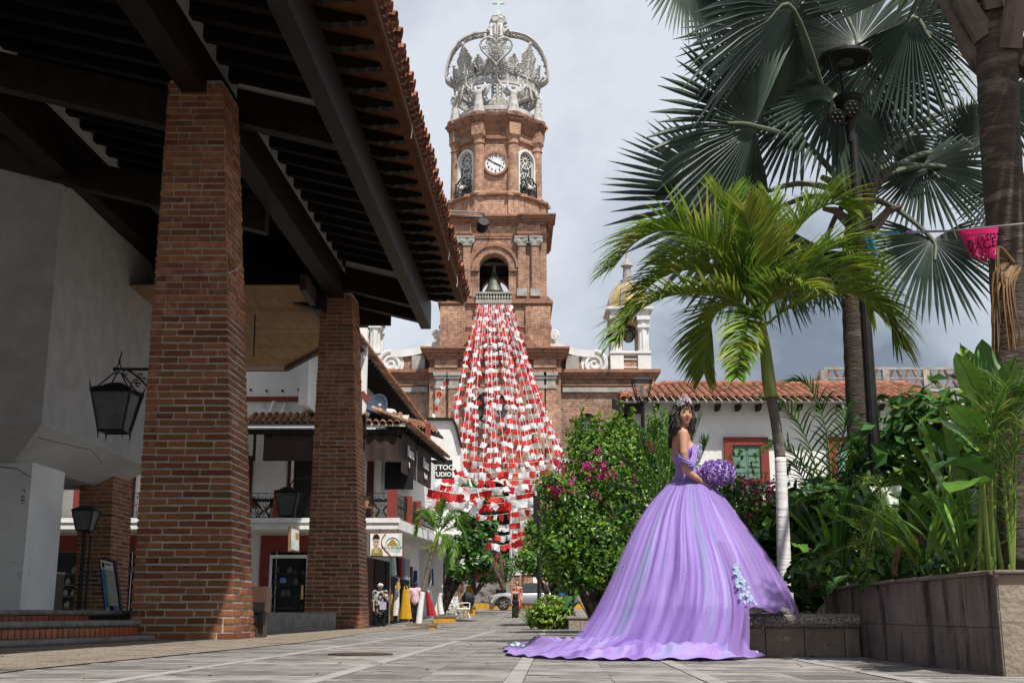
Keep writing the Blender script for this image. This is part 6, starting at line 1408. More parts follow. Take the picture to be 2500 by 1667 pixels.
for k in range(9):     # old split leaf bases
    a = k*2.4; p = cb_+V((.15*cos(a),.15*sin(a),-.35+.1*k)); b = MB(); b.tube([p, p+V((.22*cos(a),.22*sin(a),.25)), p+V((.4*cos(a),.4*sin(a),.32))], [.09,.06,.035], 6); b.build('leaf_base', X['boot'], bp_, uv=False)
# ---- near palm at the right edge
YN = 8.65
np_ = thing('near_palm', 'thick rough palm trunk with flaring leaf bases at the right edge', 'palm tree', at(2490,1390,YN))
trunk('trunk', [at(2500,1400,YN), at(2483,1000,YN), at(2472,745,YN), at(2441,320,YN), at(2436,130,YN), at(2440,20,YN)], [.18,.167,.153,.149,.158,.18], 'bark', np_, n=18, ring=.018)
ct = at(2438,60,YN)
rr = random.Random(14)
for k in range(14):
    a = k*2.399; h = -.15+.07*k; p = ct+V((.12*cos(a),.12*sin(a),h-.25)); o = V((cos(a),sin(a),0)); b = MB()
    b.tube([p, p+o*.12+UP*.22, p+o*.24+UP*.55, p+o*.36+UP*.85], [.10,.085,.05,.04], 7); b.build('leaf_base', X['boot'], np_, uv=False)
for k, (az, R) in enumerate(((300,1.0),(330,1.0),(20,1.1),(75,1.1))):
    a = RAD(az); o = V((cos(a),sin(a),0)); hub = ct + o*1.15 + UP*(1.5+.25*(k % 3)); fan_leaf(np_, hub, o*.9-UP*.25, UP*.8-o*.2, R, 240, 34, .35, ct+UP*.4, rr=rr, r_p=.04)
for k, (px_, py_, tx, ty) in enumerate(((2462,640,2446,790),(2470,650,2450,860),(2480,650,2470,840),(2490,655,2495,850),(2475,640,2410,655))):
    p, q = at(px_,py_,YN-.25), at(tx,ty,YN-.4); b = MB(); m_ = (p+q)/2 + V((-.06,-.05,.12)); P = bez([p,m_,q],8)
    for s in range(6): o = V((rr.uniform(-.03,.03),rr.uniform(-.03,.03),0)); b.tube([x+o*(i/3) for i, x in enumerate(P)], [.012*(1-i/9)+.002 for i in range(9)], 4)
    b.build('dry_leaf', X['lf_dry'], np_, uv=False)
# ---- generic leaf clouds
def leaf_cloud(ells, n, size, rr, shell=.55, up=.35, aspect=1.7, mats=1, pm=None):
    # ells: (centre, radii); leaves gather near each ellipsoid's surface
    b = MB(); vol = [e[1][0]*e[1][1]*e[1][2] for e in ells]; tot = sum(v**.75 for v in vol)
    for (c, r), v in zip(ells, vol):
        for _ in range(int(n*v**.75/tot)):
            d = V((rr.gauss(0,1),rr.gauss(0,1),rr.gauss(0,1))).normalized(); f = (shell+(1-shell)*rr.random()**.6)*(1+.14*sin(5*d.x+3*d.z+c[0])*cos(4*d.y+c[2]))
            p = V(c) + V((d.x*r[0], d.y*r[1], d.z*r[2]))*f
            nn = (d + UP*up + V((rr.uniform(-.8,.8),rr.uniform(-.8,.8),rr.uniform(-.8,.8)))).normalized()
            t = nn.orthogonal().normalized(); t = (M4.Rotation(rr.uniform(0,2*pi),3,nn) @ t); s = nn.cross(t); z = size*rr.uniform(.6,1.3)
            vs = [p - t*z*.5*aspect/1.7, p - s*z*.32 + nn*z*.08 - t*z*.05, p - nn*z*.04, p + s*z*.32 + nn*z*.08 - t*z*.05, p + t*z*.55*aspect/1.7 - nn*z*.1]
            b.add(vs, [(0,2,1),(0,3,2),(1,2,4),(2,3,4)], 0 if mats == 1 else (0 if rr.random() < (pm or .5) else rr.randrange(1,mats)))
    return b
def E(px, py, Y, rx, ry, rz): return (at(px,py,Y), (rx,ry,rz))
def branches(parent, base, tips, r, rr, m='bark', name='trunk'):
    b = MB()
    for t in tips:
        t = V(t); base = V(base); mid = base.lerp(t,.5) + V((rr.uniform(-.2,.2),rr.uniform(-.2,.2),.1))*(t-base).length*.3
        P = bez([base, mid, t], 8); b.tube(P, [r*(1-.8*i/8) for i in range(9)], 6)
    return b.build(name, X[m], parent, uv=False)
# ---- bougainvillea
rr = random.Random(31)
bo = thing('bougainvillea', 'large lime-green bougainvillea bush with magenta blossoms left of the dress', 'bush', (at(1460,1400,24).x,24,-.2))
el = [E(1400,1240,24,.75,.9,.75), E(1470,1150,24.5,.85,.9,.8), E(1540,1110,25,.7,.8,.7), E(1600,1150,25.2,.7,.8,.8), E(1380,1330,23.8,.6,.8,.6), E(1450,1320,23.8,.8,.8,.7), E(1540,1250,24.4,.8,.9,.9), E(1590,1300,24.6,.7,.8,.9), E(1420,1080,25,.4,.4,.45), E(1500,1060,25,.42,.4,.5), E(1620,1060,25.4,.35,.4,.6), E(1660,1180,25.2,.5,.6,.9), E(1350,1190,24,.4,.5,.4), E(1400,1400,23.8,.5,.6,.4), E(1480,1390,23.7,.7,.6,.5), E(1560,1380,23.9,.7,.6,.6), E(1620,1350,24.2,.6,.6,.7)]
leaf_cloud(el, 21000, .088, rr, .5, .3, mats=3, pm=.62).build('leaf_mass', [X['lf_lime'], X['lf_mid'], X['lf_dark']], bo, uv=False, kind='stuff')
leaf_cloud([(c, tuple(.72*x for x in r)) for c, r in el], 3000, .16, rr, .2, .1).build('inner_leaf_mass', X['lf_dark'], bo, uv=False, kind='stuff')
branches(bo, (at(1470,1400,24.4).x,24.4,-.2), [e[0] for e in el], .09, rr)
for px_, y0, y1 in ((1515,1110,985),(1606,1090,1000),(1440,1100,1020),(1412,1110,1025),(1560,1100,1040),(1640,1120,1010),(1480,1100,1030),(1665,1150,1085),(1535,1090,1000),(1585,1100,1020),(1425,1090,1000),(1460,1080,1010),(1500,1080,1015),(1625,1100,1030),(1395,1150,1060),(1550,1080,1010)):
    p0_, p1_ = at(px_,y0,24.6), at(px_+rr.uniform(-8,8),y1,24.6); b = leaf_cloud([(p0_.lerp(p1_,q/5), (.07,.07,.10)) for q in range(6)], 60, .10, rr, .2, .2); b.tube([p0_,p1_], .01, 4); b.build('vine_shoot', X['lf_lime'], bo, uv=False)
def blossoms(parent, spots, m, rr, sz=.06, k=16, sp=.14):
    for c in spots:
        b = leaf_cloud([(c, (sp*rr.uniform(.6,1.3),sp,sp*rr.uniform(.6,1.2)))], k, sz, rr, .3, .2, 1.3); b.build('blossom', X[m], parent, uv=False)
sp_ = [at(1395+rr.gauss(0,28),1170+rr.gauss(0,30),23.35) for _ in range(6)] + [at(1460+rr.gauss(0,30),1145+rr.gauss(0,22),23.45) for _ in range(12)] + [at(1560+rr.gauss(0,40),1130+rr.gauss(0,30),24.0) for _ in range(5)] + [at(1365+rr.gauss(0,10),1205+rr.gauss(0,10),23.4) for _ in range(6)]
blossoms(bo, sp_, 'magenta', rr, .085, 12, .12)
bo2 = thing('bougainvillea', 'bougainvillea with dense magenta and white blossoms between dress and palm trunk', 'bush', (at(1860,1400,17).x,17,.4))
el = [E(1800,1230,17.2,.5,.5,.35), E(1880,1240,17.4,.5,.5,.4), E(1940,1270,17.6,.4,.5,.4), E(1770,1190,17.3,.25,.3,.3)]
leaf_cloud(el, 2600, .085, rr, .4, .3, mats=3, pm=.4).build('leaf_mass', [X['lf_mid'], X['lf_lime'], X['lf_dark']], bo2, uv=False, kind='stuff'); branches(bo2, (at(1880,1400,17.5).x,17.5,.5), [e[0] for e in el], .04, rr)
blossoms(bo2, [at(rr.uniform(1790,1965),rr.gauss(1215,22),16.9) for _ in range(34)], 'magenta', rr, .06, 12, .08); blossoms(bo2, [at(rr.uniform(1790,1960),rr.gauss(1195,18),16.95) for _ in range(9)], 'jewel', rr, .045, 8, .06)
for px_, y0, y1 in ((1800,1200,1095),(1835,1190,1110),(1780,1190,1100)):
    p0_, p1_ = at(px_,y0,17.2), at(px_+6,y1,17.2); b = leaf_cloud([(p0_.lerp(p1_,q/5), (.05,.05,.07)) for q in range(6)], 40, .07, rr, .2, .2); b.build('vine_shoot', X['lf_lime'], bo2, uv=False)
# ---- street trees
rr = random.Random(41)
def tree(label, base, ells, n, size, mats, trunk_r, pm=.5, tm='bark', group=None, inner=True, white=None):
    t = thing('street_tree', label, 'tree', base, group)
    leaf_cloud(ells, n, size, rr, .4, .35, mats=len(mats), pm=pm).build('crown', [X[m] for m in mats], t, uv=False, kind='stuff')
    branches(t, base, [e[0] for e in ells], trunk_r, rr, tm); return t
tree('round leafy street tree behind the flower pot, left of the bougainvillea', V((at(1375,1450,45).x,45,zs(45))), [E(1330,1330,45,.9,.9,.9), E(1380,1290,45.5,1.0,1,1.0), E(1420,1350,45,.9,.9,.9), E(1290,1370,44.5,.6,.7,.5), E(1350,1385,44.6,.9,.8,.5), E(1310,1290,45.5,.5,.6,.5), E(1440,1290,46,1,1,1)], 9000, .16, ['lf_mid','lf_lime','lf_dark'], .16)
t = tree('dark plumeria tree with crooked trunk and white painted foot in the street', at(1079,1500,50), [E(1120,1335,50,.55,.6,.5), E(1155,1320,50.5,.6,.6,.5), E(1170,1370,50,.6,.6,.5), E(1120,1395,49.6,.45,.5,.35), E(1140,1275,51,.5,.6,.4), E(1190,1290,51,.5,.5,.4)], 2300, .24, ['lf_dark','lf_mid'], .13, pm=.6)
trunk('painted_foot', [at(1077,1500,49.9), at(1074,1470,49.9), at(1078,1448,49.9)], [.14,.12,.11], 'whitewash', t)
t = tree('oleander shrub with small pink flowers at the foot of the church stairs', at(1160,1450,66), [E(1190,1395,66,1.1,1,.7), E(1225,1385,66.5,.9,1,.8), E(1165,1370,66,.8,.8,.8), E(1150,1400,65.5,.7,.7,.6)], 3600, .16, ['lf_dark','lf_mid'], .1)
blossoms(t, [at(rr.uniform(1160,1235),rr.uniform(1350,1420),64.9) for _ in range(26)], 'pinkfl', rr, .16, 9, .16)
t = tree('leafy tree with long drooping leaves behind the small street palm', at(1230,1440,62), [E(1150,1210,62,.9,.9,.8), E(1200,1220,63,.7,.8,.7), E(1120,1230,61,.6,.7,.6)], 1500, .32, ['lf_dark','lf_mid'], .1)
# small street palm
YS = 42.5; spm = thing('small_street_palm', 'small palm with thin leaning white-footed trunk in the yellow planter', 'palm tree', at(1020,1519,YS))
trunk('painted_trunk', [at(1022,1524,YS), at(1027,1480,YS), at(1032,1444,YS)], [.115,.10,.085], 'whitewash', spm, ring=.01)
trunk('trunk', [at(1032,1444,YS), at(1045,1390,YS), at(1058,1345,YS)], [.085,.08,.075], 'bark2', spm)
trunk('crownshaft', [at(1058,1345,YS), at(1064,1325,YS), at(1069,1300,YS)], [.085,.09,.06], 'shaft', spm)
cz = at(1069,1303,YS)
for k, (tx, ty, dy, hx, hy) in enumerate(((1015,1310,-.3,1030,1262),(1035,1245,.3,1050,1255),(1010,1270,.5,1035,1250),(1085,1220,.2,1078,1250),(1120,1290,-.3,1105,1262),(1140,1330,-.2,1118,1285),(1105,1380,-.5,1105,1320),(1075,1360,-.8,1088,1310),(1130,1250,.5,1105,1250),(1150,1290,.6,1115,1260),(1090,1400,.3,1098,1330))):
    frond([cz, at(hx,hy,YS+dy*.5), at(tx,ty,YS+dy)], 44, .50, .06, .7, [X['lf_mid'], X['lf_lime'], X['gstem']], spm, rr=rr, yf=.3, nseg=2)
b = leaf_cloud([(at(1047,1335,YS-.25), (.3,.25,.3))], 160, .07, rr, .2, .1); b.build('flower_spray', X['lf_yel'], spm, uv=False)
# ---- pots
rr = random.Random(51)
def pot(label, c, r, h, name='plant_pot'):
    t = thing(name, label, 'plant pot', c); b = MB(); b.lathe([(r*.68,0),(r*.9,h*.7),(r*.95,h*.82),(r*1.08,h*.84),(r*1.08,h),(r*.9,h),(r*.85,h*.9)], c, 22); b.build('pot', X['terra'], t, smooth=False); b = MB(); b.lathe([(r*.86,h*.86),(r*.86,h*.9)], c, 18); b.build('soil', X['soil'], t); return t
zq = -.42; c1 = at(1345,1536,30.2); c1.z = zq
cp = pot('big pot of bright variegated croton leaves standing past the plaza edge', c1, .33, .62)
leaf_cloud([(c1+V((0,0,.95)), (.47,.45,.33)), (c1+V((-.25,-.05,.75)), (.32,.35,.28)), (c1+V((.28,-.05,.75)), (.32,.35,.3)), (c1+V((.0,-.25,.6)), (.4,.2,.25))], 1500, .115, rr, .6, .4).build('leaf_mass', X['lf_croton'], cp, uv=False, kind='stuff')
c2 = at(1297,1536,30.6); c2.z = zq
sp2 = pot('smaller pot with a tuft of thin grassy leaves beside the croton', c2, .2, .42)
for k in range(3):
    b = MB()
    for q in range(46): a = rr.uniform(0,2*pi); blade(b, c2+V((0,0,.42)), V((cos(a)*rr.uniform(.1,.9),sin(a)*rr.uniform(.1,.7),1)), rr.uniform(.5,.85), .016, .25, UP, 3)
    b.build('grass_tuft', X['lf_mid'], sp2, uv=False)
# ---- broad leaves
def big_leaf(parent, p, d, L_, w, droop, m, stem=None, rr=None, shape='paddle', wave=.06, twist=0, name='leaf'):
    rr = rr or random.Random(2); d = V(d).normalized(); s = d.cross(UP); s = s.normalized() if s.length > .05 else V((1,0,0)); s = (M4.Rotation(twist,3,d) @ s); q = V(p); n = 9; rows = []; dd = V(d); ph = rr.uniform(0,6)
    for i in range(n+1):
        f = i/n
        if shape == 'paddle': ww = w*(sin(pi*min(1,f*.96+.04))**.55)*(1 if f < .85 else .9)
        elif shape == 'heart': ww = w*(1.0 if f < .12 else 1.0)*((1-f)**.62)*(1.12 if f < .3 else 1)
        else: ww = w*(sin(pi*(f*.93+.06))**.8)
        n2 = s.cross(dd).normalized(); rip = wave*w*sin(f*11+ph)
        rows += [q - s*ww*.5 + n2*(.10*ww+rip), q - s*ww*.25 + n2*(.09*ww+rip*.4), q, q + s*ww*.25 + n2*(.09*ww-rip*.4), q + s*ww*.5 + n2*(.10*ww-rip)]
        if i < n: dd = (dd - UP*(droop/n)*(.4+1.2*f)).normalized(); q = q + dd*(L_/n)
    b = MB(); fs = [(5*i+j,5*i+j+1,5*i+j+6,5*i+j+5) for i in range(n) for j in range(4)]; b.add(rows, fs)
    b.tube([rows[5*i+2]-UP*.004 for i in range(n+1)], [.010*(1-i/n*.8)*max(1,L_) for i in range(n+1)], 4, 1)
    if stem is not None: stem = V(stem); mid = stem.lerp(V(p),.55)+V((0,0,.08)); b.tube(bez([stem, mid, V(p)], 8), [.018,.017,.016,.015,.014,.013,.012,.011,.010], 6, 1)
    return b.build(name, [X[m], X['gstem']], parent, smooth=True, uv=False)
ee = thing('elephant_ear_plant', 'tall elephant-ear plant with one big lit leaf left of the dress', 'plant', at(1434,1503,30.3)); bs = at(1434,1500,30.3)
for (hx, hy, tx, ty, w, m) in ((1446,1400,1412,1440,.55,'lf_mid'),(1395,1455,1380,1475,.30,'lf_dark'),(1455,1435,1470,1425,.25,'lf_dark'),(1405,1470,1385,1490,.25,'lf_mid'),(1450,1480,1462,1490,.18,'lf_mid')):
    h, t_ = at(hx,hy,30.2), at(tx,ty,29.9); big_leaf(ee, h, t_-h, (t_-h).length*1.5, w, .5, m, bs, rr, 'heart')
# ---- the tropical garden on the right: each plant a thing of its own
rr = random.Random(61); zso = zw_-.03
def gx(px, Y): return at(px, 1380, Y).x
def clump(name, label, cat, px, Y, leaves, z0=None):
    t = thing(name, label, cat, (gx(px,Y), Y, zso if z0 is None else z0)); base = V((gx(px,Y), Y, zso if z0 is None else z0))
    for L_ in leaves: L_(t, base)
    return t
def BL(hx, hy, tx, ty, Yh, Yt, w, droop=.5, m='lf_mid', shape='paddle', st=True, tw=0):
    def f(t, base):
        h, e_ = at(hx,hy,Yh), at(tx,ty,Yt); big_leaf(t, h, e_-h, (e_-h).length*1.12, w, droop, m, base+V((rr.uniform(-.08,.08),rr.uniform(-.08,.08),0)) if st else None, rr, shape, twist=tw)
    return f
def FR(pts_, Y0, Y1, ll=.28, n=34, droop=.4, lw=.02, mats=None, yf=.2, ang=50):
    def f(t, base):
        N_ = len(pts_); P = [base] + [at(x, y, Y0+(Y1-Y0)*i/(N_-1)) for i, (x, y) in enumerate(pts_)]
        frond(P, n, ll, lw, droop, mats or [X['lf_mid'], X['lf_yel'], X['gstem']], t, rr=rr, yf=yf, ang=ang, r0=.012)
    return f
G = 'lf_mid'; D = 'lf_dark'; dk = [X['lf_dark'], X['lf_mid'], X['gstem']]
clump('banana_plant', 'broad-leaved plant with upright glossy leaves in the middle of the garden', 'plant', 2290, 11.6, [
    BL(2285,1180,2225,1080,11.5,11.4,.11,.1,'lf_lime','lance'), BL(2288,1180,2200,1120,11.5,11.3,.09,.2,'lf_lime','lance'), BL(2290,1175,2255,1040,11.5,11.6,.10,.1,'lf_lime','lance'), BL(2300,1140,2235,1010,11.6,11.7,.12,.6,'lf_lime','lance'),
    BL(2320,1120,2270,1030,11.7,11.5,.13,.5,G,'lance'), BL(2310,1290,2290,1100,11.6,11.7,.36,.1,D,'paddle',tw=1.3), BL(2280,1280,2265,1125,11.4,11.5,.30,.1,D,'paddle',tw=1.1), BL(2270,1200,2232,1225,11.3,11.0,.20,.4,G,'paddle'),
    BL(2330,1330,2250,1270,11.4,11.1,.30,.3,D,'paddle',tw=.8), BL(2360,1250,2330,1110,11.8,11.9,.26,.2,D,'paddle',tw=1.2), BL(2300,1200,2340,1140,11.6,11.4,.12,.5,'lf_lime','lance')])
clump('banana_plant', 'tall ragged banana plant rising beside the near palm trunk', 'plant', 2415, 8.3, [
    BL(2405,1010,2345,870,8.30,8.10,.20,.3,G), BL(2420,990,2355,850,8.40,8.60,.16,.2,'lf_lime'), BL(2425,1000,2400,845,8.40,8.50,.20,.2,G), BL(2440,1000,2470,880,8.40,8.30,.22,.4,G), BL(2400,1090,2330,960,8.20,7.90,.20,.7,G), BL(2440,1060,2500,930,8.30,8.10,.20,.6,G),
    BL(2410,1150,2330,1090,8.20,7.90,.22,.6,D), BL(2420,1170,2290,1075,8.00,7.70,.24,.9,D), BL(2400,1180,2325,1160,7.90,7.50,.24,.5,G), BL(2395,1100,2310,1010,8.50,8.80,.2,.5,G)])
clump('glare_leaf_stalk', 'torn leaf with painted white glare on a thin brown stalk in the garden', 'plant', 2418, 9.9, [BL(2420,1015,2432,1240,9.9,9.9,.11,-.1,'lf_glare','lance',st=False)])
b = MB(); b.tube(bez([at(2410,1385,9.9), at(2420,1300,9.9), at(2424,1240,9.9)],6), .012, 6); b.tube(bez([at(2420,1015,9.9), at(2436,985,9.9), at(2450,990,9.9)],6), .01, 6)
b.build('stalk', X['lf_dry'], [o for o in bpy.data.objects if o.name.startswith('glare_leaf_stalk')][0])
clump('elephant_ear_plant', 'elephant-ear plant with heart-shaped dark leaves low in the garden beside the lamp post', 'plant', 2120, 12.6, [
    BL(2095,1215,2060,1300,12.4,12.2,.30,.5,D,'heart'), BL(2080,1300,1985,1325,12.3,12.0,.30,.4,D,'heart'), BL(2130,1250,2110,1310,12.4,12.1,.26,.4,G,'heart'), BL(1950,1330,1970,1345,12.0,11.8,.15,.3,G,'heart'), BL(2045,1410,2020,1440,11.4,11.2,.16,.4,D,'heart'), BL(2160,1190,2180,1260,12.7,12.5,.3,.4,D,'heart')])
clump('elephant_ear_plant', 'elephant-ear plant with large drooping dark leaves under the white torn leaf', 'plant', 2390, 10.6, [
    BL(2410,1200,2370,1290,10.5,10.2,.34,.4,D,'heart'), BL(2440,1170,2490,1250,10.6,10.3,.34,.5,D,'heart'), BL(2360,1260,2300,1340,10.4,10.1,.3,.4,D,'heart'), BL(2450,1290,2480,1325,10.4,10.2,.2,.4,G,'heart'), BL(2470,1110,2440,1180,10.8,10.6,.22,.5,G,'heart')])
clump('areca_palm', 'feathery areca palm with dark fronds left of the tall lamp post', 'plant', 2030, 14.5, [
    FR([(2010,1220),(1960,1050),(1900,985),(1860,970)],14.5,14.0,.42,30,.5,.035,dk,.1), FR([(2030,1180),(2010,1020),(1970,940),(1920,930)],14.5,14.3,.42,30,.5,.035,dk,.1), FR([(2040,1200),(2060,1050),(2070,990)],14.6,14.8,.36,26,.5,.035,dk,.1), FR([(2020,1250),(1960,1130),(1900,1080),(1860,1100)],14.3,13.8,.40,30,.6,.035,dk,.1), FR([(2030,1260),(1970,1180),(1935,1130),(1915,1160)],14.2,13.6,.36,28,.6,.03,dk,.1), FR([(2050,1240),(2090,1110),(2130,1070)],14.6,14.8,.36,26,.5,.03,dk,.1), FR([(2040,1270),(2000,1190),(1970,1170)],14,13.4,.3,24,.5,.03,dk,.1)])
clump('areca_palm', 'areca palm with yellow-green arching fronds low behind the planter wall', 'plant', 2090, 11.0, [
    FR([(2105,1300),(2080,1270),(2030,1275),(1985,1310)],11,10.7,.22,26,.5,.012), FR([(2120,1330),(2090,1330),(2040,1345),(1995,1375)],10.9,10.6,.22,26,.6,.012,None,.5), FR([(2130,1300),(2150,1200),(2120,1165),(2065,1200)],11,10.7,.24,26,.7,.014,None,.4), FR([(2125,1290),(2180,1180),(2215,1180)],11,10.8,.22,24,.6,.014), FR([(2115,1320),(2150,1250),(2200,1240),(2230,1290)],11,10.8,.22,24,.6,.014), FR([(2135,1340),(2170,1310),(2215,1330)],10.8,10.6,.2,24,.5,.012)])
clump('areca_palm', 'areca palm with bright arching fronds at the far right in front of the trunk', 'plant', 2470, 8.15, [
    FR([(2440,1080),(2420,1010),(2450,960),(2500,950)],8.15,8.0,.4,34,.6,.018), FR([(2480,1060),(2470,960),(2510,900)],8.15,8.0,.4,30,.5,.018), FR([(2460,1120),(2420,1060),(2440,1020),(2490,1040)],8.15,7.95,.36,34,.7,.016), FR([(2470,1150),(2490,1080),(2530,1060)],8.15,8.0,.36,30,.6,.016), FR([(2400,1120),(2350,1010),(2300,985)],12.6,12.4,.42,32,.5,.03,dk,.15), FR([(2410,1100),(2380,960),(2330,920)],12.8,12.8,.42,32,.5,.03,dk,.15)])
clump('cycad', 'spiky dark fronds spreading just behind the girl', 'plant', 1640, 14.2, [
    FR([(1620,1230),(1580,1130),(1555,1050)],14.2,14.0,.34,40,.15,.018,dk,.3,40), FR([(1615,1240),(1560,1160),(1500,1110)],14.2,13.8,.34,40,.2,.018,dk,.3,40), FR([(1610,1250),(1540,1200),(1470,1180)],14.1,13.6,.34,40,.25,.018,dk,.3,40), FR([(1610,1260),(1540,1240),(1490,1270)],14.0,13.4,.34,40,.4,.018,dk,.3,40), FR([(1650,1200),(1690,1080),(1715,1010)],14.4,14.4,.34,40,.15,.018,dk,.3,40), FR([(1630,1210),(1640,1090),(1640,1020)],14.5,14.8,.34,40,.15,.018,dk,.3,40), FR([(1600,1270),(1530,1290),(1500,1340)],13.9,13.2,.3,36,.4,.018,dk,.3,40), FR([(1625,1220),(1600,1110),(1595,1040)],14.3,14.4,.34,40,.15,.018,dk,.3,40), FR([(1660,1210),(1710,1120),(1725,1070)],14.3,14.1,.3,36,.2,.018,dk,.3,40)], z0=at(1640,1290,14.2).z)
b = MB(); b.tube([(gx(1640,14.2),14.2,-.0),(gx(1640,14.2),14.2,at(1640,1290,14.2).z+.05)], [.14,.11], 9); b.build('trunk', X['bark'], [o for o in bpy.data.objects if o.name.startswith('cycad')][0], uv=False)
for k, (px, Y, lab) in enumerate(((1985,13.2,'low dark shrub between the white palm trunk and the lamp post'),(2070,16.8,'dark leafy shrub below the big fan palm trunk'),(2180,15.5,'dark leafy shrub right of the big fan palm trunk'),(2300,14.2,'leafy shrub behind the broad-leaved garden plant'),(2420,14.0,'dense shrub behind the near palm trunk'),(1900,18.5,'dense dark shrub behind the white palm trunk'),(2230,10.2,'small ferny undergrowth behind the planter coping'),(2360,9.3,'ferny undergrowth at the planter corner'),(1975,10.9,'small leafy weeds behind the bench planter'))):
    h = (1.1,1.9,2.1,2.1,2.3,1.7,.35,.28,.3)[k]; rx = (.75,1.2,1.1,1.1,1.1,1.2,.5,.5,.3)[k]; x = gx(px,Y)
    t = thing('garden_shrub', lab, 'bush', (x,Y,zso), 'garden shrubs')
    el = [((x+rr.uniform(-.4,.4)*rx, Y+rr.uniform(-.3,.3), zso+h*rr.uniform(.25,.8)), (rx*rr.uniform(.5,.75), rx*.6, h*rr.uniform(.3,.45))) for _ in range(6)]
    leaf_cloud(el, 2600 if k < 6 else 420, .17 if k < 6 else .09, rr, .3, .4, 2.2, mats=3, pm=.6).build('leaf_mass', [X['lf_dark'], X['lf_mid'], X['lf_lime']], t, uv=False, kind='stuff'); branches(t, (x,Y,zso), [e[0] for e in el], .03, rr)
clump('dry_hanging_leaf', 'dead brown palm leaf drooping over the planter coping', 'plant', 2215, 10.1, [FR([(2220,1330),(2235,1310),(2210,1312),(2190,1360),(2185,1400)],10.1,9.9,.2,30,1.2,.02,[X['lf_dry'],X['lf_dry'],X['lf_dry']])])
b = MB(); t = thing('dead_stump', 'brown fibrous palm stump behind the planter coping', 'stump', at(2250,1395,10.4)); b.tube([at(2255,1410,10.4), at(2250,1350,10.4), at(2252,1315,10.4)], [.10,.085,.07], 9); b.build('stump', X['bark'], t, uv=False)
clump('red_cordyline', 'dark red leafed plant low at the right edge of the planter', 'plant', 2455, 9.3, [BL(2455,1345,2485,1315,9.3,9.2,.06,.5,'lf_red','lance'), BL(2452,1345,2460,1300,9.3,9.3,.06,.2,'lf_red','lance'), BL(2460,1350,2500,1340,9.3,9.2,.06,.5,'lf_red','lance'), BL(2450,1350,2435,1310,9.3,9.3,.06,.4,'lf_red','lance'), BL(2458,1350,2480,1380,9.3,9.1,.06,.9,'lf_red','lance'), BL(2448,1355,2425,1375,9.3,9.1,.05,.9,'lf_red','lance')])
clump('garden_lily', 'small strap-leaved plant at the inner foot of the planter coping', 'plant', 2140, 10.4, [BL(2140,1400,2110+q*12,1365+abs(q-3)*7,10.4,10.2+.03*q,.05,.6,G,'lance',st=False) for q in range(7)])
clump('bench_weed', 'tiny leafy weeds on the bench planter beside the white palm', 'plant', 1885, yb+.4, [BL(1888,1496,1865+q*9,1468+abs(q-2)*6,yb+.4,yb+.2,.04,.5,G,'lance',st=False) for q in range(6)], z0=zct-.05)
# potted shrub on the platform
t = thing('potted_shrub', 'small thin-leaved shrub beside the white pillar under the bay', 'plant', at(80,1450,32)); c = at(78,1335,32)
leaf_cloud([(c, (.35,.3,.35)), (c+V((.25,0,-.25)), (.3,.25,.2)), (c+V((-.1,0,.3)), (.25,.2,.25))], 500, .10, rr, .2, .2).build('leaf_mass', X['lf_dark'], t, uv=False, kind='stuff'); branches(t, at(78,1430,32), [c, c+V((.3,0,-.2)), c+V((0,0,.3))], .02, rr)

def straps(label, px, Y, n, L_, w, m, z0=None, spread=.9):
    t = thing('strap_plant', label, 'plant', (gx(px,Y),Y,zso if z0 is None else z0), 'strap-leaved garden plants'); base = V((gx(px,Y),Y,zso if z0 is None else z0))
    for k in range(n):
        a = rr.uniform(0,2*pi); e_ = rr.uniform(.25,spread); big_leaf(t, base+V((.04*cos(a),.04*sin(a),rr.uniform(0,.3))), V((cos(a)*e_,sin(a)*e_*.8,1)), L_*rr.uniform(.7,1.1), w*rr.uniform(.7,1.2), rr.uniform(.6,1.3), m if rr.random() < .7 else 'lf_lime', None, rr, 'lance')
straps('strap-leaved plant with long lit leaves right of the tall lamp post', 2190, 11.8, 16, 1.3, .10, 'lf_mid')
straps('strap-leaved plant with arching leaves above the middle of the planter coping', 2260, 9.6, 14, .75, .07, 'lf_mid')
straps('strap-leaved plant with narrow leaves near the corner of the planter', 2350, 8.7, 14, .7, .05, 'lf_mid')
straps('strap-leaved plant between the tall lamp post and the white palm trunk', 2050, 12.2, 16, 1.2, .08, 'lf_dark')
straps('strap-leaved plant with pale leaves behind the glare-white leaf stalk', 2380, 10.4, 14, 1.3, .11, 'lf_mid')
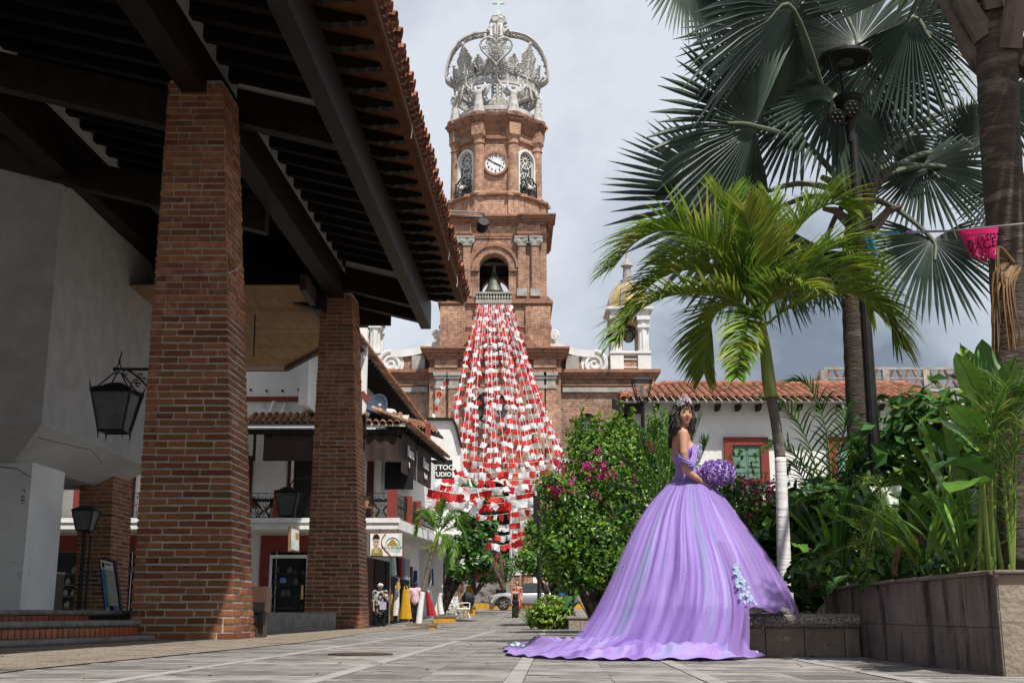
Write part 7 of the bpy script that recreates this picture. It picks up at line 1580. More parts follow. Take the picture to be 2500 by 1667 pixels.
# ================================================================== figures: smooth bodies grown from blended volumes
def sdf_mesh(name, fn, lo, hi, h, m, parent=None, disp=None, smooth=True):
    lo, hi = np.array(lo, float), np.array(hi, float); n = np.maximum(np.ceil((hi-lo)/h).astype(int)+1, 3)
    ax = [lo[i]+np.arange(n[i])*h for i in range(3)]; P = np.stack(np.meshgrid(*ax, indexing='ij'), -1)
    v = fn(P); s = v < 0
    c = np.zeros(tuple(n-1), int)
    for i in (0,1):
        for j in (0,1):
            for k in (0,1): c += s[i:n[0]-1+i, j:n[1]-1+j, k:n[2]-1+k]
    act = (c > 0) & (c < 8); idx = -np.ones(act.shape, int); idx[act] = np.arange(act.sum()); ii = np.argwhere(act)
    acc = np.zeros((len(ii),3)); cnt = np.zeros(len(ii))
    cor = [(i,j,k) for i in (0,1) for j in (0,1) for k in (0,1)]
    for a in cor:
        for d in range(3):
            if a[d]: continue
            b_ = list(a); b_[d] = 1; A, B = ii+np.array(a), ii+np.array(b_)
            va, vb = v[tuple(A.T)], v[tuple(B.T)]; x = (va < 0) != (vb < 0); t = np.where(x, va/(va-vb+1e-12), 0); p = A + (B-A)*t[:,None]
            acc[x] += p[x]; cnt[x] += 1
    V_ = acc/np.maximum(cnt,1)[:,None]*h + lo; F_ = []
    for d in range(3):
        e1, e2 = (d+1) % 3, (d+2) % 3; sl0 = [slice(None)]*3; sl1 = [slice(None)]*3; sl0[d] = slice(0,n[d]-1); sl1[d] = slice(1,n[d])
        ch = s[tuple(sl0)] != s[tuple(sl1)]; q = np.argwhere(ch); q = q[(q[:,e1] > 0) & (q[:,e2] > 0) & (q[:,e1] < n[e1]-1) & (q[:,e2] < n[e2]-1)]
        if not len(q): continue
        def g(o1, o2): z = q.copy(); z[:,e1] += o1; z[:,e2] += o2; return idx[tuple(z.T)]
        f = np.stack([g(-1,-1), g(0,-1), g(0,0), g(-1,0)], 1); flip = ~s[tuple(q.T)]; f[flip] = f[flip][:, ::-1]; F_.append(f)
    F_ = np.concatenate(F_) if F_ else np.zeros((0,4),int)
    me = bpy.data.meshes.new(name); me.from_pydata(V_.tolist(), [], F_.tolist()); me.materials.append(m); me.update()
    if smooth: me.polygons.foreach_set('use_smooth', [True]*len(me.polygons))
    return link(name, me, parent)
def cap(P, a, b_, ra, rb):
    a, b_ = np.array(a), np.array(b_); ab = b_-a; t = np.clip(((P-a) @ ab)/(ab @ ab+1e-9), 0, 1); return np.linalg.norm(P-a-t[...,None]*ab, axis=-1) - (ra+(rb-ra)*t)
def ell(P, c, r, R=None):
    q = P-np.array(c); 
    if R is not None: q = q @ np.array(R)
    r = np.array(r); k0 = np.linalg.norm(q/r, axis=-1); k1 = np.linalg.norm(q/(r*r), axis=-1); return k0*(k0-1)/(k1+1e-9)
def smin(a, b_, k): h = np.clip(.5+.5*(b_-a)/k, 0, 1); return b_*(1-h)+a*h - k*h*(1-h)
def blend(P, prims, k=.03):
    d = None
    for p in prims: x = cap(P, *p[1:]) if p[0] == 'c' else ell(P, *p[1:]); d = x if d is None else smin(d, x, k)
    return d
X['skin'] = mat('brown_skin', (.50,.275,.18), (.45,.235,.15), scale=6, rough=.5, spec=.35)
X['hair'] = mat('black_hair', (.010,.008,.008), (.022,.016,.014), scale=30, rough=.5, spec=.22, stretch=(1,1,.15), bump=.5, bscale=60)
X['lip'] = mat('rose_lips', (.38,.09,.085), (.33,.07,.07), rough=.4)
X['eyew'] = mat('eye_white', (.7,.68,.65), (.62,.6,.58), rough=.3); X['eyed'] = mat('dark_eye', (.012,.008,.006), (.02,.012,.01), rough=.2)
X['lav'] = mat('lavender_tulle', (.20,.115,.41), (.22,.275,.45), (.385,.255,.66), scale=1.0, rough=.55, sheen=.12, coord='UV', stretch=(30,.5,1), detail=5, transl=.10, lo=.37, hi=.66, spec=.3, bump=1.0, bscale=2.2, dist=.3)  # dark purple streaks paint fold shade into the colour
X['lav_in'] = mat('pink_lavender_satin', (.36,.215,.60), (.30,.175,.53), scale=2, rough=.4, sheen=.25, spec=.4, bump=.15, bscale=5)
X['lav_sheer'] = mat('sheer_lavender_organza', (.33,.19,.54), (.27,.17,.46), scale=2, rough=.5, alpha=.5, sheen=.3)
X['tulle'] = mat('thin_lilac_tulle', (.36,.22,.64), (.26,.16,.52), scale=3, rough=.6, alpha=.24, sheen=.2)
X['ltblue'] = mat('pale_blue_lace', (.32,.46,.60), (.46,.58,.68), scale=20, rough=.6, rnd=.2)
X['sequin'] = mat('sequin', (.85,.82,.92), (.7,.7,.85), rough=.12, spec=.9, metal=.5)
X['rose'] = mat('lilac_rose', (.46,.31,.70), (.62,.47,.82), (.38,.23,.62), scale=9, rough=.6, rnd=.2, transl=.15)
X['jewelw'] = mat('tiara_crystal', (.80,.72,.76), (.55,.42,.48), scale=30, rough=.12, metal=.6, spec=.9)
# ---------------- the girl in the lavender gown
YG = 11.12; W0 = at(1669,1161,YG); SG = 1395/1416.
gl_ = thing('person', 'young woman in a huge lavender ball gown with tiara, holding purple roses', 'person', (W0.x, YG, H))
def gloc(zx, zy, ly=0): p = at(1580+zx/5.407, 930+zy/5.407, YG); return V((p.x, YG+ly, p.z))
def lz_(zy): return gloc(480,zy).z
def gl(zx, zy, ly): return tuple(gloc(zx, zy, ly))
f3 = V((sin(RAD(13)), -cos(RAD(13)), -.06)).normalized(); hc = gloc(488,432); s3 = UP.cross(f3).normalized(); u3 = f3.cross(s3)
RH = [[s3.x,f3.x,u3.x],[s3.y,f3.y,u3.y],[s3.z,f3.z,u3.z]]
def hp(a, b_, c): return tuple(hc + s3*a + f3*b_ + u3*c)      # head coordinates: right, forward, up
def torso(P, g=0.0):
    return blend(P, [('e', gl(455,880,0), (.098+g,.128+g,.175+g)), ('e', gl(505,1130,0), (.078+g,.108+g,.14+g)), ('e', gl(585,930,-.062), (.056+g,.056+g,.06+g)), ('e', gl(585,930,.062), (.056+g,.056+g,.06+g)), ('c', gl(440,735,-.115), gl(450,735,.12), .05+g, .05+g), ('e', gl(425,780,0), (.075+g,.12+g,.09+g)), ('e', gl(520,1290,0), (.10+g,.13+g,.10+g))], .045)
def arms(P):
    hnd = gl(805,1425,-.11)
    L1 = [('c', gl(447,728,-.155), gl(447,985,-.20), .046, .037), ('c', gl(447,985,-.20), gl(462,1205,-.205), .037, .033), ('c', gl(462,1205,-.205), gl(600,1300,-.185), .034, .029), ('c', gl(600,1300,-.185), gl(735,1390,-.14), .029, .020), ('c', gl(735,1390,-.14), hnd, .021, .024)]
    for q, (dx, dy, dz) in enumerate(((70,.025,18),(78,.045,4),(76,.065,-8),(64,.08,-18))): b0 = np.array(hnd); kn = gl(805+dx*.6, 1425+dz*.5, -.11+dy*.7); tp_ = gl(805+dx*1.25, 1425+dz-14, -.11+dy); L1 += [('c', tuple(b0*.6+np.array(kn)*.4), kn, .010, .009), ('c', kn, tp_, .009, .007)]
    L1 += [('c', gl(780,1405,-.12), gl(835,1380,-.135), .011, .008)]
    L2 = [('c', gl(470,735,.155), gl(520,1180,.20), .046, .034), ('c', gl(520,1180,.20), gl(760,1380,.06), .034, .021), ('c', gl(760,1380,.06), gl(850,1430,-.01), .022, .024), ('c', gl(850,1430,-.01), gl(915,1432,-.04), .011, .008), ('c', gl(850,1440,-.01), gl(920,1446,-.02), .011, .008)]
    return smin(blend(P, L1, .012), blend(P, L2, .012), .004)
def head(P):
    d = blend(P, [('e', hp(0,-.012,.035), (.073,.090,.088), RH), ('e', hp(0,.030,-.035), (.056,.060,.070), RH), ('e', hp(0,.058,-.088), (.024,.022,.022), RH), ('e', hp(-.030,.055,-.028), (.026,.024,.026), RH), ('e', hp(.030,.055,-.028), (.026,.024,.026), RH)], .022)
    d = smin(d, blend(P, [('c', hp(0,.082,.012), hp(0,.100,-.024), .007, .0105), ('e', hp(.010,.088,-.028), (.008,.010,.007), RH), ('e', hp(-.010,.088,-.028), (.008,.010,.007), RH)], .006), .008)
    for sx in (-1,1): d = np.maximum(d, -smin(ell(P, hp(sx*.031,.092,.012), (.018,.014,.010), RH), ell(P, hp(sx*.031,.092,.012), (.018,.014,.010), RH), .004))
    return d
def body(P):
    neck = blend(P, [('c', gl(455,745,0), hp(-.004,-.018,-.07), .058, .043)], .02)
    return smin(smin(smin(torso(P), neck, .035), arms(P), .022), head(P), .015)
sdf_mesh('body', body, (W0.x-.30,YG-.30,lz_(1500)), (W0.x+.46,YG+.30,lz_(230)), .0085, X['skin'], gl_)
for sx in (-1,1):
    b = MB(); R3 = M4([[s3.x,f3.x,u3.x],[s3.y,f3.y,u3.y],[s3.z,f3.z,u3.z]]); b.ball(hp(sx*.031,.079,.012), (.0145,.008,.0075), 10, 6, M=R3); ey = b.build('eye', X['eyew'], gl_, smooth=True)
    b = MB(); b.ball(hp(sx*.031-.001,.085,.0125), (.0068,.004,.0068), 10, 6, M=R3); b.build('iris', X['eyed'], ey, smooth=True)
    b = MB(); b.tube([hp(sx*.016,.088,.020), hp(sx*.031,.0895,.0225), hp(sx*.047,.080,.017)], [.0022,.003,.0018], 5); b.build('eyelash', X['hair'], ey, uv=False)
    b = MB(); b.tube([hp(sx*.014,.091,.033), hp(sx*.030,.091,.040), hp(sx*.050,.077,.033)], [.0032,.0036,.0015], 6); b.build('eyebrow', X['hair'], gl_, uv=False)
b = MB(); b.ball(hp(0,.080,-.0535), (.021,.010,.0055), 12, 6, M=R3); b.ball(hp(0,.080,-.0625), (.019,.010,.0065), 12, 6, M=R3); b.build('lips', X['lip'], gl_, smooth=True)
def hairf(P):
    capd = ell(P, hp(0,-.024,.042), (.087,.100,.094), RH); face = ell(P, hp(.0,.105,-.025), (.066,.085,.098), RH); d = np.maximum(capd, -face)
    lk = blend(P, [('c', hp(-.035,-.06,.03), gl(372,520,.02), .058, .052), ('c', gl(372,520,.02), gl(350,660,.01), .050, .044), ('c', gl(350,660,.01), gl(318,780,-.02), .042, .032), ('c', gl(318,780,-.02), gl(290,900,-.03), .030, .010),
        ('c', hp(.066,.005,.02), hp(.074,.03,-.06), .026, .028), ('c', hp(.074,.03,-.06), gl(570,660,-.02), .028, .030), ('c', gl(570,660,-.02), gl(560,790,-.06), .030, .010), ('c', hp(-.066,.010,.03), hp(-.072,.012,-.07), .026, .026), ('c', hp(-.072,.012,-.07), gl(380,640,-.12), .028, .03), ('c', gl(380,640,-.12), gl(330,740,-.13), .028, .012), ('c', hp(-.05,-.06,-.03), gl(420,650,.03), .055, .05)], .03)
    d = smin(d, lk, .02); return d + .0035*np.sin(P[...,0]*210+P[...,2]*25+2*np.sin(P[...,2]*38)) + .003*np.sin(P[...,1]*190+P[...,2]*30)
sdf_mesh('hair', hairf, (W0.x-.26,YG-.26,lz_(960)), (W0.x+.24,YG+.22,lz_(215)), .0085, X['hair'], gl_)
b = MB(); rr = random.Random(71)
for k in range(70):
    sx = rr.choice((-1,-1,1)); a = rr.uniform(-.06,.0); st = V(hp(sx*rr.uniform(.02,.08), rr.uniform(-.07,.02), rr.uniform(.02,.12)))
    en = gloc(rr.uniform(285,400), rr.uniform(620,940), rr.uniform(-.12,.05)) if sx < 0 else gloc(rr.uniform(540,600), rr.uniform(620,820), rr.uniform(-.08,.0)); w = rr.uniform(.01,.02); ph = rr.uniform(0,6)
    mid = st.lerp(en,.45) + V((-.03*(sx < 0)+.02*(sx > 0),-.02,.02)); P = bez([st,mid,en],12); b.tube([p+V((w*sin(i*.9+ph),w*cos(i*.8+ph),0))*(i/12) for i, p in enumerate(P)], [.006*(1-i/14) for i in range(13)], 4)
for k in range(9):
    x = rr.uniform(-.03,.045); b.tube([hp(x*.5,.03,.128), hp(x*.9,.088,.092), hp(x*1.2+.008,.098,.055), hp(x*1.5+.012,.092,.03)], [.004,.004,.003,.001], 4)
b.build('hair_strands', X['hair'], gl_, uv=False, kind='stuff')
# tiara
b = MB(); tc_ = V(hp(0,-.012,.100)); NT = 19
def tpt(a, r, h): return tc_ + s3*(r*1.0*sin(a)) + f3*(r*1.05*cos(a)) + u3*(h - .035*abs(sin(a))) - f3*(.5*h)
for k in range(NT):
    a = (k/(NT-1)-.5)*2*1.45; hgt = .028+.062*max(0,cos(a*.95))**1.3
    p0_ = tpt(a,.074,-.006); p1_ = tpt(a,.080,hgt)
    b.tube([p0_,p1_], [.0035,.002], 4)
    for q in range(4): b.ball(p0_.lerp(p1_,(q+.3)/3.6)+V((rr.uniform(-.003,.003),0,0)), .0052-.0006*q, 5, 4)
    if k: a2 = ((k-1)/(NT-1)-.5)*2*1.45; hg2 = .028+.062*max(0,cos(a2*.95))**1.3; b.tube([tpt(a2,.074,-.004), p0_], .005, 5); b.tube([tpt(a2,.078,hg2*.55), p0_.lerp(p1_,.55)], .0028, 4)
b.build('tiara', X['jewelw'], gl_, uv=False)
# bodice and off-shoulder drape
def bod(P):
    top = P[...,2] - (lz_(930) + .055*np.clip((P[...,0]-W0.x)/.12,-1,1)); bot = lz_(1310) - P[...,2]
    return np.maximum(np.maximum(torso(P,.009), top), bot)
sdf_mesh('bodice', bod, (W0.x-.18,YG-.22,lz_(1330)), (W0.x+.22,YG+.22,lz_(800)), .0085, X['lav_in'], gl_)
up_c = [(348,930,-.10),(372,985,-.19),(440,1050,-.245),(505,1075,-.24),(540,1020,-.215),(556,930,-.19),(578,835,-.13)]
lo_c = [(345,1000,-.11),(385,1095,-.20),(460,1150,-.255),(545,1160,-.25),(605,1100,-.20),(632,1000,-.15),(640,890,-.09)]
Au, Al = bez([gloc(*p) for p in up_c], 30), bez([gloc(*p) for p in lo_c], 30)
b = MB(); b.grid(lambda a, c: Au[int(a*30)].lerp(Al[int(a*30)], c) + V((0,-.014*sin(c*pi)-.006*sin(c*19+a*4),0)), 30, 14); b.build('shoulder_drape', X['lav'], gl_, smooth=True)
b = MB()
for k in range(260):
    zx, zy = rr.uniform(560,690), rr.uniform(840,1240); p = gloc(zx-12*(zy > 1050)*rr.random()-(40 if zy > 1000 else 0), zy, -rr.uniform(.02,.125)*(1-.5*((zx-560)/130)))
    b.ball(p+V((.012,0,0)), rr.uniform(.004,.009), 5, 4)
b.build('bead_embroidery', X['ltblue'], gl_, uv=False, kind='stuff')
# ---- skirt
Lc = [(1161,1652),(1180,1634),(1220,1598),(1260,1570),(1300,1548),(1350,1524),(1400,1503),(1450,1481),(1500,1457),(1540,1430),(1575,1400),(1612,1385)]
Rc = [(1161,1734),(1180,1748),(1220,1778),(1260,1804),(1300,1830),(1350,1860),(1400,1884),(1450,1902),(1500,1915),(1612,1930)]
def crv(C, y):
    for (a, xa), (c, xb_) in zip(C, C[1:]):
        if a <= y <= c: return xa+(xb_-xa)*(y-a)/(c-a)
    return C[0][1] if y < C[0][0] else C[-1][1]
YS0 = 10.95
zW = at(1690,1161,YS0).z
def y_of_z(z):   # photo row of a height at the skirt's depth
    el = math.atan2(z-H, YS0)-PIT; return 833.5 - F*tan(el)
def section(z):
    y = y_of_z(z); xa, xb_ = at(crv(Lc,y), y, YS0).x, at(crv(Rc,y), y, YS0).x; cx, hw = (xa+xb_)/2, (xb_-xa)/2
    f = (zW-z)/zW; return cx, YG-.0-.42*f**1.2, hw, min(.13+(hw-.16)*.72, .60)
fold = lambda th: .9*(abs(sin(6.5*th+.7+.6*sin(3*th)))-.6) + .7*(abs(sin(11*th+2.1+.8*sin(2*th)))-.6) + .35*cos(47*th+.3+2*sin(5*th)) + .35*cos(5*th+1.1)
def skirt_pt(th, z, out=1.0, fo=1.0):
    cx, cy, hw, hd = section(z); f = max(0,(zW-z)/zW); a = .056*(f**.7)*fo*(.72+.38*sin(2.3*th+4.3*z)); t0 = th; th = th + .045*sin(4.1*z+3*th)*f; k = out*(1 + a*fold(th)*1.5/(.5+hw) + .012*cos(61*th)*max(0,1-f*2)*fo)
    return V((cx + hw*k*cos(t0), cy + hd*k*sin(t0), z))
def sstep(x): x = min(1,max(0,x)); return x*x*(3-2*x)
def zhem(th):   # th in 0..2pi; 0 right, pi/2 back, pi left, 3pi/2 front
    d = math.degrees(th) % 360; g = sstep((d-145)/14)*(1-sstep((d-291)/6)); return .43 + (.025-.43)*g
NU, NV = 420, 46
b = MB(); vs = []
for i in range(NU):
    th = 2*pi*i/NU; zh = zhem(th)+.012*cos(11*th)
    for j in range(NV+1): f = (j/NV)**.9; vs.append(skirt_pt(th, zW+(zh-zW)*f))
fs = []; fm = []
for i in range(NU):
    d = 360*i/NU
    for j in range(NV):
        a = i*(NV+1)+j; c = ((i+1) % NU)*(NV+1)+j; fs.append((a,c,c+1,a+1)); fm.append(0)
b.v = [tuple(p) for p in vs]; b.f = fs; b.m = fm
me = b.mesh('skirt', [X['lav'], X['lav_in']], True, uv=False); ul = me.uv_layers.new(name='UVMap'); d_ = []
for p in me.polygons:
    base = min(p.vertices)
    for vi in p.vertices: i_, j_ = divmod(vi, NV+1); wr = NU if (i_ == 0 and max(p.vertices)//(NV+1) == NU-1) else 0; d_ += [(i_+wr)/NU, j_/NV]
ul.data.foreach_set('uv', d_); link('skirt', me, gl_)
# train lying on the paving
ob = [(146,(1400,1566)),(165,(1290,1572)),(180,(1235,1580)),(190,(1224,1592)),(200,(1242,1601)),(215,(1300,1607)),(232,(1390,1611)),(250,(1500,1613)),(268,(1600,1613)),(280,(1700,1613)),(290,(1790,1612)),(297,(1868,1605))]
def outer(d):
    for (a, p), (c, q) in zip(ob, ob[1:]):
        if a <= d <= c: k = (d-a)/(c-a); return gnd(p[0]+(q[0]-p[0])*k, p[1]+(q[1]-p[1])*k)
    return gnd(*ob[-1][1])
NT_, NR = 170, 16
def trp(a, r):
    d = 146+(297-146)*a; th = RAD(d); o = outer(d); i_ = skirt_pt(th, .09); i_ = V((i_.x,i_.y,0)); i_ = i_ + (V((section(.3)[0], section(.3)[1], 0))-i_)*.10
    p = i_.lerp(o, r); L_ = (o-i_).length; e = sin(pi*min(1,r*1.02))
    h = .012 + .18*(1-r)**3 + min(.11,.2*L_)*e*(.5+.5*fold(th*.9+r*1.5)/1.2)*(.6+.4*sin(9*r+th*5)) + .02*(1-abs(2*r-1))
    if d > 300: h *= 1.0
    rim = .018*(1 if r > .93 else 0)*(.5+.5*sin(th*40))
    wob = .014*(sin(th*23)+sin(th*9.7+1)+.7*sin(th*41+2))*r*L_
    return V((p.x + wob, p.y - .02*sin(th*31)*r, max(.010, h+rim)))
b = MB(); b.grid(trp, NT_, NR); me = b.mesh('train', X['lav'], True, uv=False); ul = me.uv_layers.new(name='UVMap'); d_ = []
for p in me.polygons:
    for vi in p.vertices: i_, j_ = divmod(vi, NR+1); d_ += [.4+.45*i_/NT_, 1+.5*j_/NR]
ul.data.foreach_set('uv', d_); link('train', me, gl_)
# sheer outer layers: right lobe and back
b = MB(); vs = []; A0, A1, N_ = -66, 165, 150
for i in range(N_+1):
    d = A0+(A1-A0)*i/N_; th = RAD(d); ed = sstep((d-A0)/12)*sstep((A1-d)/14)
    for j in range(31):
        f = j/30; z = zW+(.40-zW)*f; fl = 1.008+.02*f*ed+.03*(f**6)*(.5+.5*cos(13*th)); p = skirt_pt(th, max(z,.30), fl, 1.5); p.z = z + .03*(f**4)*cos(13*th+.5); vs.append(p)
b.add(vs, [(i*31+j,(i+1)*31+j,(i+1)*31+j+1,i*31+j+1) for i in range(N_) for j in range(30)]); b.build('sheer_overskirt', X['lav_sheer'], gl_, smooth=True)
b = MB(); vs = []
for i in range(61):
    d = 286+11*i/60; th = RAD(d)
    for j in range(25): f = j/24; z = zW*.62+(.03-zW*.62)*f; p = skirt_pt(th, z, 1.02+.03*f, 1.2); vs.append(p)
b.add(vs, [(i*25+j,(i+1)*25+j,(i+1)*25+j+1,i*25+j+1) for i in range(60) for j in range(24)]); b.build('sheer_panel', X['lav_sheer'], gl_, smooth=True)
b = MB(); vs = []; fold0 = fold          # a thin tulle layer with folds of its own over the front
fold = lambda th: fold0(th*1.13+.8)
for i in range(241):
    th = RAD(150+142*i/240)
    for j in range(31): f = j/30; z = zW*.985+(.05-zW*.985)*f; vs.append(skirt_pt(th, z, 1.012+.020*f, 1.35))
fold = fold0
b.add(vs, [(i*31+j,(i+1)*31+j,(i+1)*31+j+1,i*31+j+1) for i in range(240) for j in range(30)]); b.build('tulle_layer', X['tulle'], gl_, smooth=True)
# sequins scattered over the skirt
b = MB()
for k in range(420):
    th = RAD(rr.uniform(185,345)); z = .1+(zW-.15)*rr.random()**.8; p = skirt_pt(th, z, 1.006+.012*rr.random()); r_ = rr.uniform(.0025,.0055); n = V((cos(th),sin(th),.3)).normalized(); t = n.orthogonal().normalized(); s = n.cross(t)
    b.add([p+t*r_, p+s*r_, p-t*r_, p-s*r_], [(0,1,2,3)])
b.build('sequins', X['sequin'], gl_, uv=False, kind='stuff')
# lace flowers
def lace(c, n, r, b):
    n = V(n).normalized(); t = n.orthogonal().normalized(); s = n.cross(t)
    for q in range(6):
        a = q*pi/3+r*50; d = t*cos(a)+s*sin(a); e = n.cross(d); b.add([c, c+d*r*.55+e*r*.38+n*r*.2, c+d*r+n*r*.35, c+d*r*.55-e*r*.38+n*r*.2], [(0,1,2,3)])
    b.ball(c+n*r*.15, r*.2, 5, 4)
def on_skirt(px, py, out=1.0):
    Yg_ = 10.4
    for _ in range(6):
        p = at(px, py, Yg_); cx, cy, hw, hd = section(p.z); c_ = max(-1, min(1, (p.x-cx)/hw)); Yg_ = skirt_pt(2*pi-math.acos(c_), p.z, out).y
    return at(px, py, Yg_-.03)
b = MB()
for k in range(60):
    f = k/59; p = on_skirt(1797+30*f**1.6+rr.gauss(0,3+9*f), 1378+92*f+rr.gauss(0,3), 1.06); lace(p, (.3,-1,.3), rr.uniform(.011,.022), b)
b.build('lace_flowers', X['ltblue'], gl_, uv=False, kind='stuff')
for px_, py_, n_, sx_, in ((1257,1585,12,14),(1362,1600,10,22),(1545,1603,16,26),(1848,1600,9,9),(1785,1605,5,8)):
    b = MB()
    for k in range(n_): g = gnd(px_+rr.gauss(0,sx_*.6), py_+rr.gauss(0,3.0)); lace(g+V((0,.03,.05+rr.uniform(0,.03))), (0,-.7,.8), rr.uniform(.012,.024), b)
    b.build('hem_lace', X['ltblue'], gl_, uv=False)
# ---- bouquet
bc = gloc(895,1235,-.10); bq = thing('bouquet', 'round bouquet of lilac roses held in front of the lavender gown', 'bouquet', tuple(bc))
def rose_mesh(seed):
    r = random.Random(seed); b = MB()
    for ring_, (n, rad, hgt, op) in enumerate(((3,.012,.030,.1),(4,.020,.028,.35),(5,.030,.022,.7),(6,.040,.012,1.15))):
        for k in range(n):
            a = 2*pi*k/n+ring_*.6+r.uniform(-.15,.15); w = rad*1.25; d = V((cos(a),sin(a),0)); t = V((-sin(a),cos(a),0)); rows = []
            for i in range(4):
                f = i/3; cc = d*(rad*(.35+.65*f**(1.2 if op > .5 else .6))) + UP*(hgt*(f if op < .9 else f*(1.3-.8*f))*1.1-.004*ring_)
                wd = w*sin(pi*(.25+.6*f))*.75
                for e in (-1,-.4,.4,1): rows.append(cc + t*(wd*e) - d*(rad*.35*abs(e)**2*(1-op*.3)) + (d*.006*op - UP*.004*op)*(f > .9))
            b.add(rows, [(4*i+j,4*i+j+1,4*i+j+5,4*i+j+4) for i in range(3) for j in range(3)])
    return b.mesh('rose', X['rose'], True, uv=False)
roses = [rose_mesh(s) for s in (1,2,3)]
for k in range(44):
    y = 1-2*(k+.5)/44; ra = sqrt(1-y*y); a = k*2.39996; n = V((ra*cos(a), ra*sin(a), y)); 
    if n.z < -.72: continue
    p = bc + V((n.x*.148, n.y*.125, n.z*.106)); q = (n+V((rr.uniform(-.15,.15),0,rr.uniform(-.1,.2)))).normalized().to_track_quat('Z','Y').to_euler(); s = rr.uniform(.95,1.25)
    inst('rose', rr.choice(roses), p, tuple(q), (s,s,s), bq)
b = MB()
for k in range(60): n = V((rr.gauss(0,1),rr.gauss(0,1)-.6,rr.gauss(0,1))).normalized(); b.ball(bc+V((n.x*.178,n.y*.15,n.z*.132)), .006, 5, 4)
b.build('filler_blossoms', X['jewel'], bq, uv=False, kind='stuff')
b = MB(); b.ball(bc, (.14,.115,.095), 14, 8); b.build('bouquet_core', X['rose'], bq)
b = MB(); hb = gloc(850,1430,-.07)
def wrap(a, f): th = 2*pi*a; r = .02+.13*f; return hb.lerp(bc, f) + V((r*cos(th)*1.0, r*sin(th)*.85, .02*sin(5*th)*f-.02*f))
b.grid(wrap, 40, 6, wu=True); b.build('bouquet_wrap', X['lav_sheer'], bq, smooth=True)
# ================================================================== bunting
X['fl_red'] = mat('red_paper', (.62,.035,.03), (.52,.025,.025), scale=5, rough=.6, rnd=.2, transl=.35)
X['fl_white'] = mat('white_paper', (.82,.82,.83), (.74,.74,.76), scale=5, rough=.6, rnd=.12, transl=.35)
def flag_mesh(seed, m, w=.36, h=.33):
    r = random.Random(seed); b = MB(); c1, c2, sh = r.uniform(-.10,.10), r.uniform(-.12,.12), r.uniform(-.18,.18)
    def fn(a, c): 
        x = (a-.5)*w; z = -c*h*(1-(.06*abs(sin(a*4*pi)) if c > .95 else 0)); return V((x+sh*c*h, c1*sin(a*pi*1.2)+c2*c*c+.03*sin(a*9+c*4)*c, z+ (r.uniform(-.015,.015) if c > .5 else 0)))
    b.grid(fn, 6, 3); return b.mesh('flag', X[m], False, uv=False)
FL = {m: [flag_mesh(s+(9 if m == 'fl_red' else 0), m) for s in range(5)] for m in ('fl_red','fl_white')}
rr = random.Random(91); ordn = ['first','second','third','fourth','fifth','sixth','seventh','eighth','ninth','tenth','eleventh','twelfth','thirteenth','fourteenth','fifteenth','sixteenth']
def bunting(label, P, n, sc, ang, k0, grp, slack=0, jx=.5):
    t = thing('paper_bunting', label, 'bunting', tuple(P[0]), grp); Q = bez(P, 40); b = MB(); b.tube(Q, .010, 4, caps=False); b.build('string', X['white_paint'], t, uv=False)
    for k in range(n):
        f = (k+.5)/n*40; i = min(int(f), 39); p = Q[i].lerp(Q[i+1], f-i)
        m = 'fl_white' if (rr.random() < .5 if 'row' in label else (k+k0) % 2) else 'fl_red'
        if rr.random() < .06: continue
        s = sc*rr.uniform(.85,1.2); inst('flag', rr.choice(FL[m]), p, (rr.gauss(-.1,.32), rr.gauss(0,.22), ang+rr.gauss(0,jx)), (s*rr.uniform(.8,1.1),s,s*rr.uniform(.8,1.15)), t)
NS = 16
for i in range(NS):
    f = i/(NS-1); tp_ = at(1170+74*f, 741, YT-.55); bt = at(1090+305*(f**.95), 1155+12*sin(i*1.7), 72.0); g1 = tp_.lerp(bt,.5) + V((rr.uniform(-.25,.25),0,-.5*rr.random()))
    bunting('%s strand from the left of red and white paper flags under the belfry' % ordn[i], [tp_, g1, bt], 38, 1.12, rr.uniform(-.3,.3), i, 'paper flag strands fanning from the belfry')
for i, (xa, ya, xb_, yb2, Yl) in enumerate(((1090,1122,1390,1118,68),(1075,1150,1385,1140,64),(1052,1158,1350,1165,60),(1045,1180,1330,1178,57),(1045,1205,1320,1200,55),(1050,1222,1300,1215,52),(1090,1250,1310,1238,54),(1140,1275,1310,1262,56),(1170,1300,1290,1290,58),(1185,1322,1270,1314,60),(1042,1192,1215,1190,49),(1046,1216,1180,1212,48),(1060,1135,1240,1150,62),(1210,1190,1395,1150,61))):
    a, c = at(xa,ya,Yl), at(xb_,yb2,Yl+1.5); m_ = a.lerp(c,.5)+V((0,0,-.25)); n = int((c-a).length/.30)
    bunting('%s row from the top of paper flags strung across the street' % ordn[i], [a, m_, c], n, (.95,.95,1.0,1.05,1.1,1.1,1.0,.95,.95,.95,1.1,1.1,1.0,1.0)[i], 0, i, 'paper flag rows across the street', jx=.6)
bunting('short loose strand of paper flags hanging left of the church oculus', [at(1088,925,80), at(1072,965,80), at(1056,1020,80)], 6, 1.0, .9, 0, 'paper flag strands fanning from the belfry')
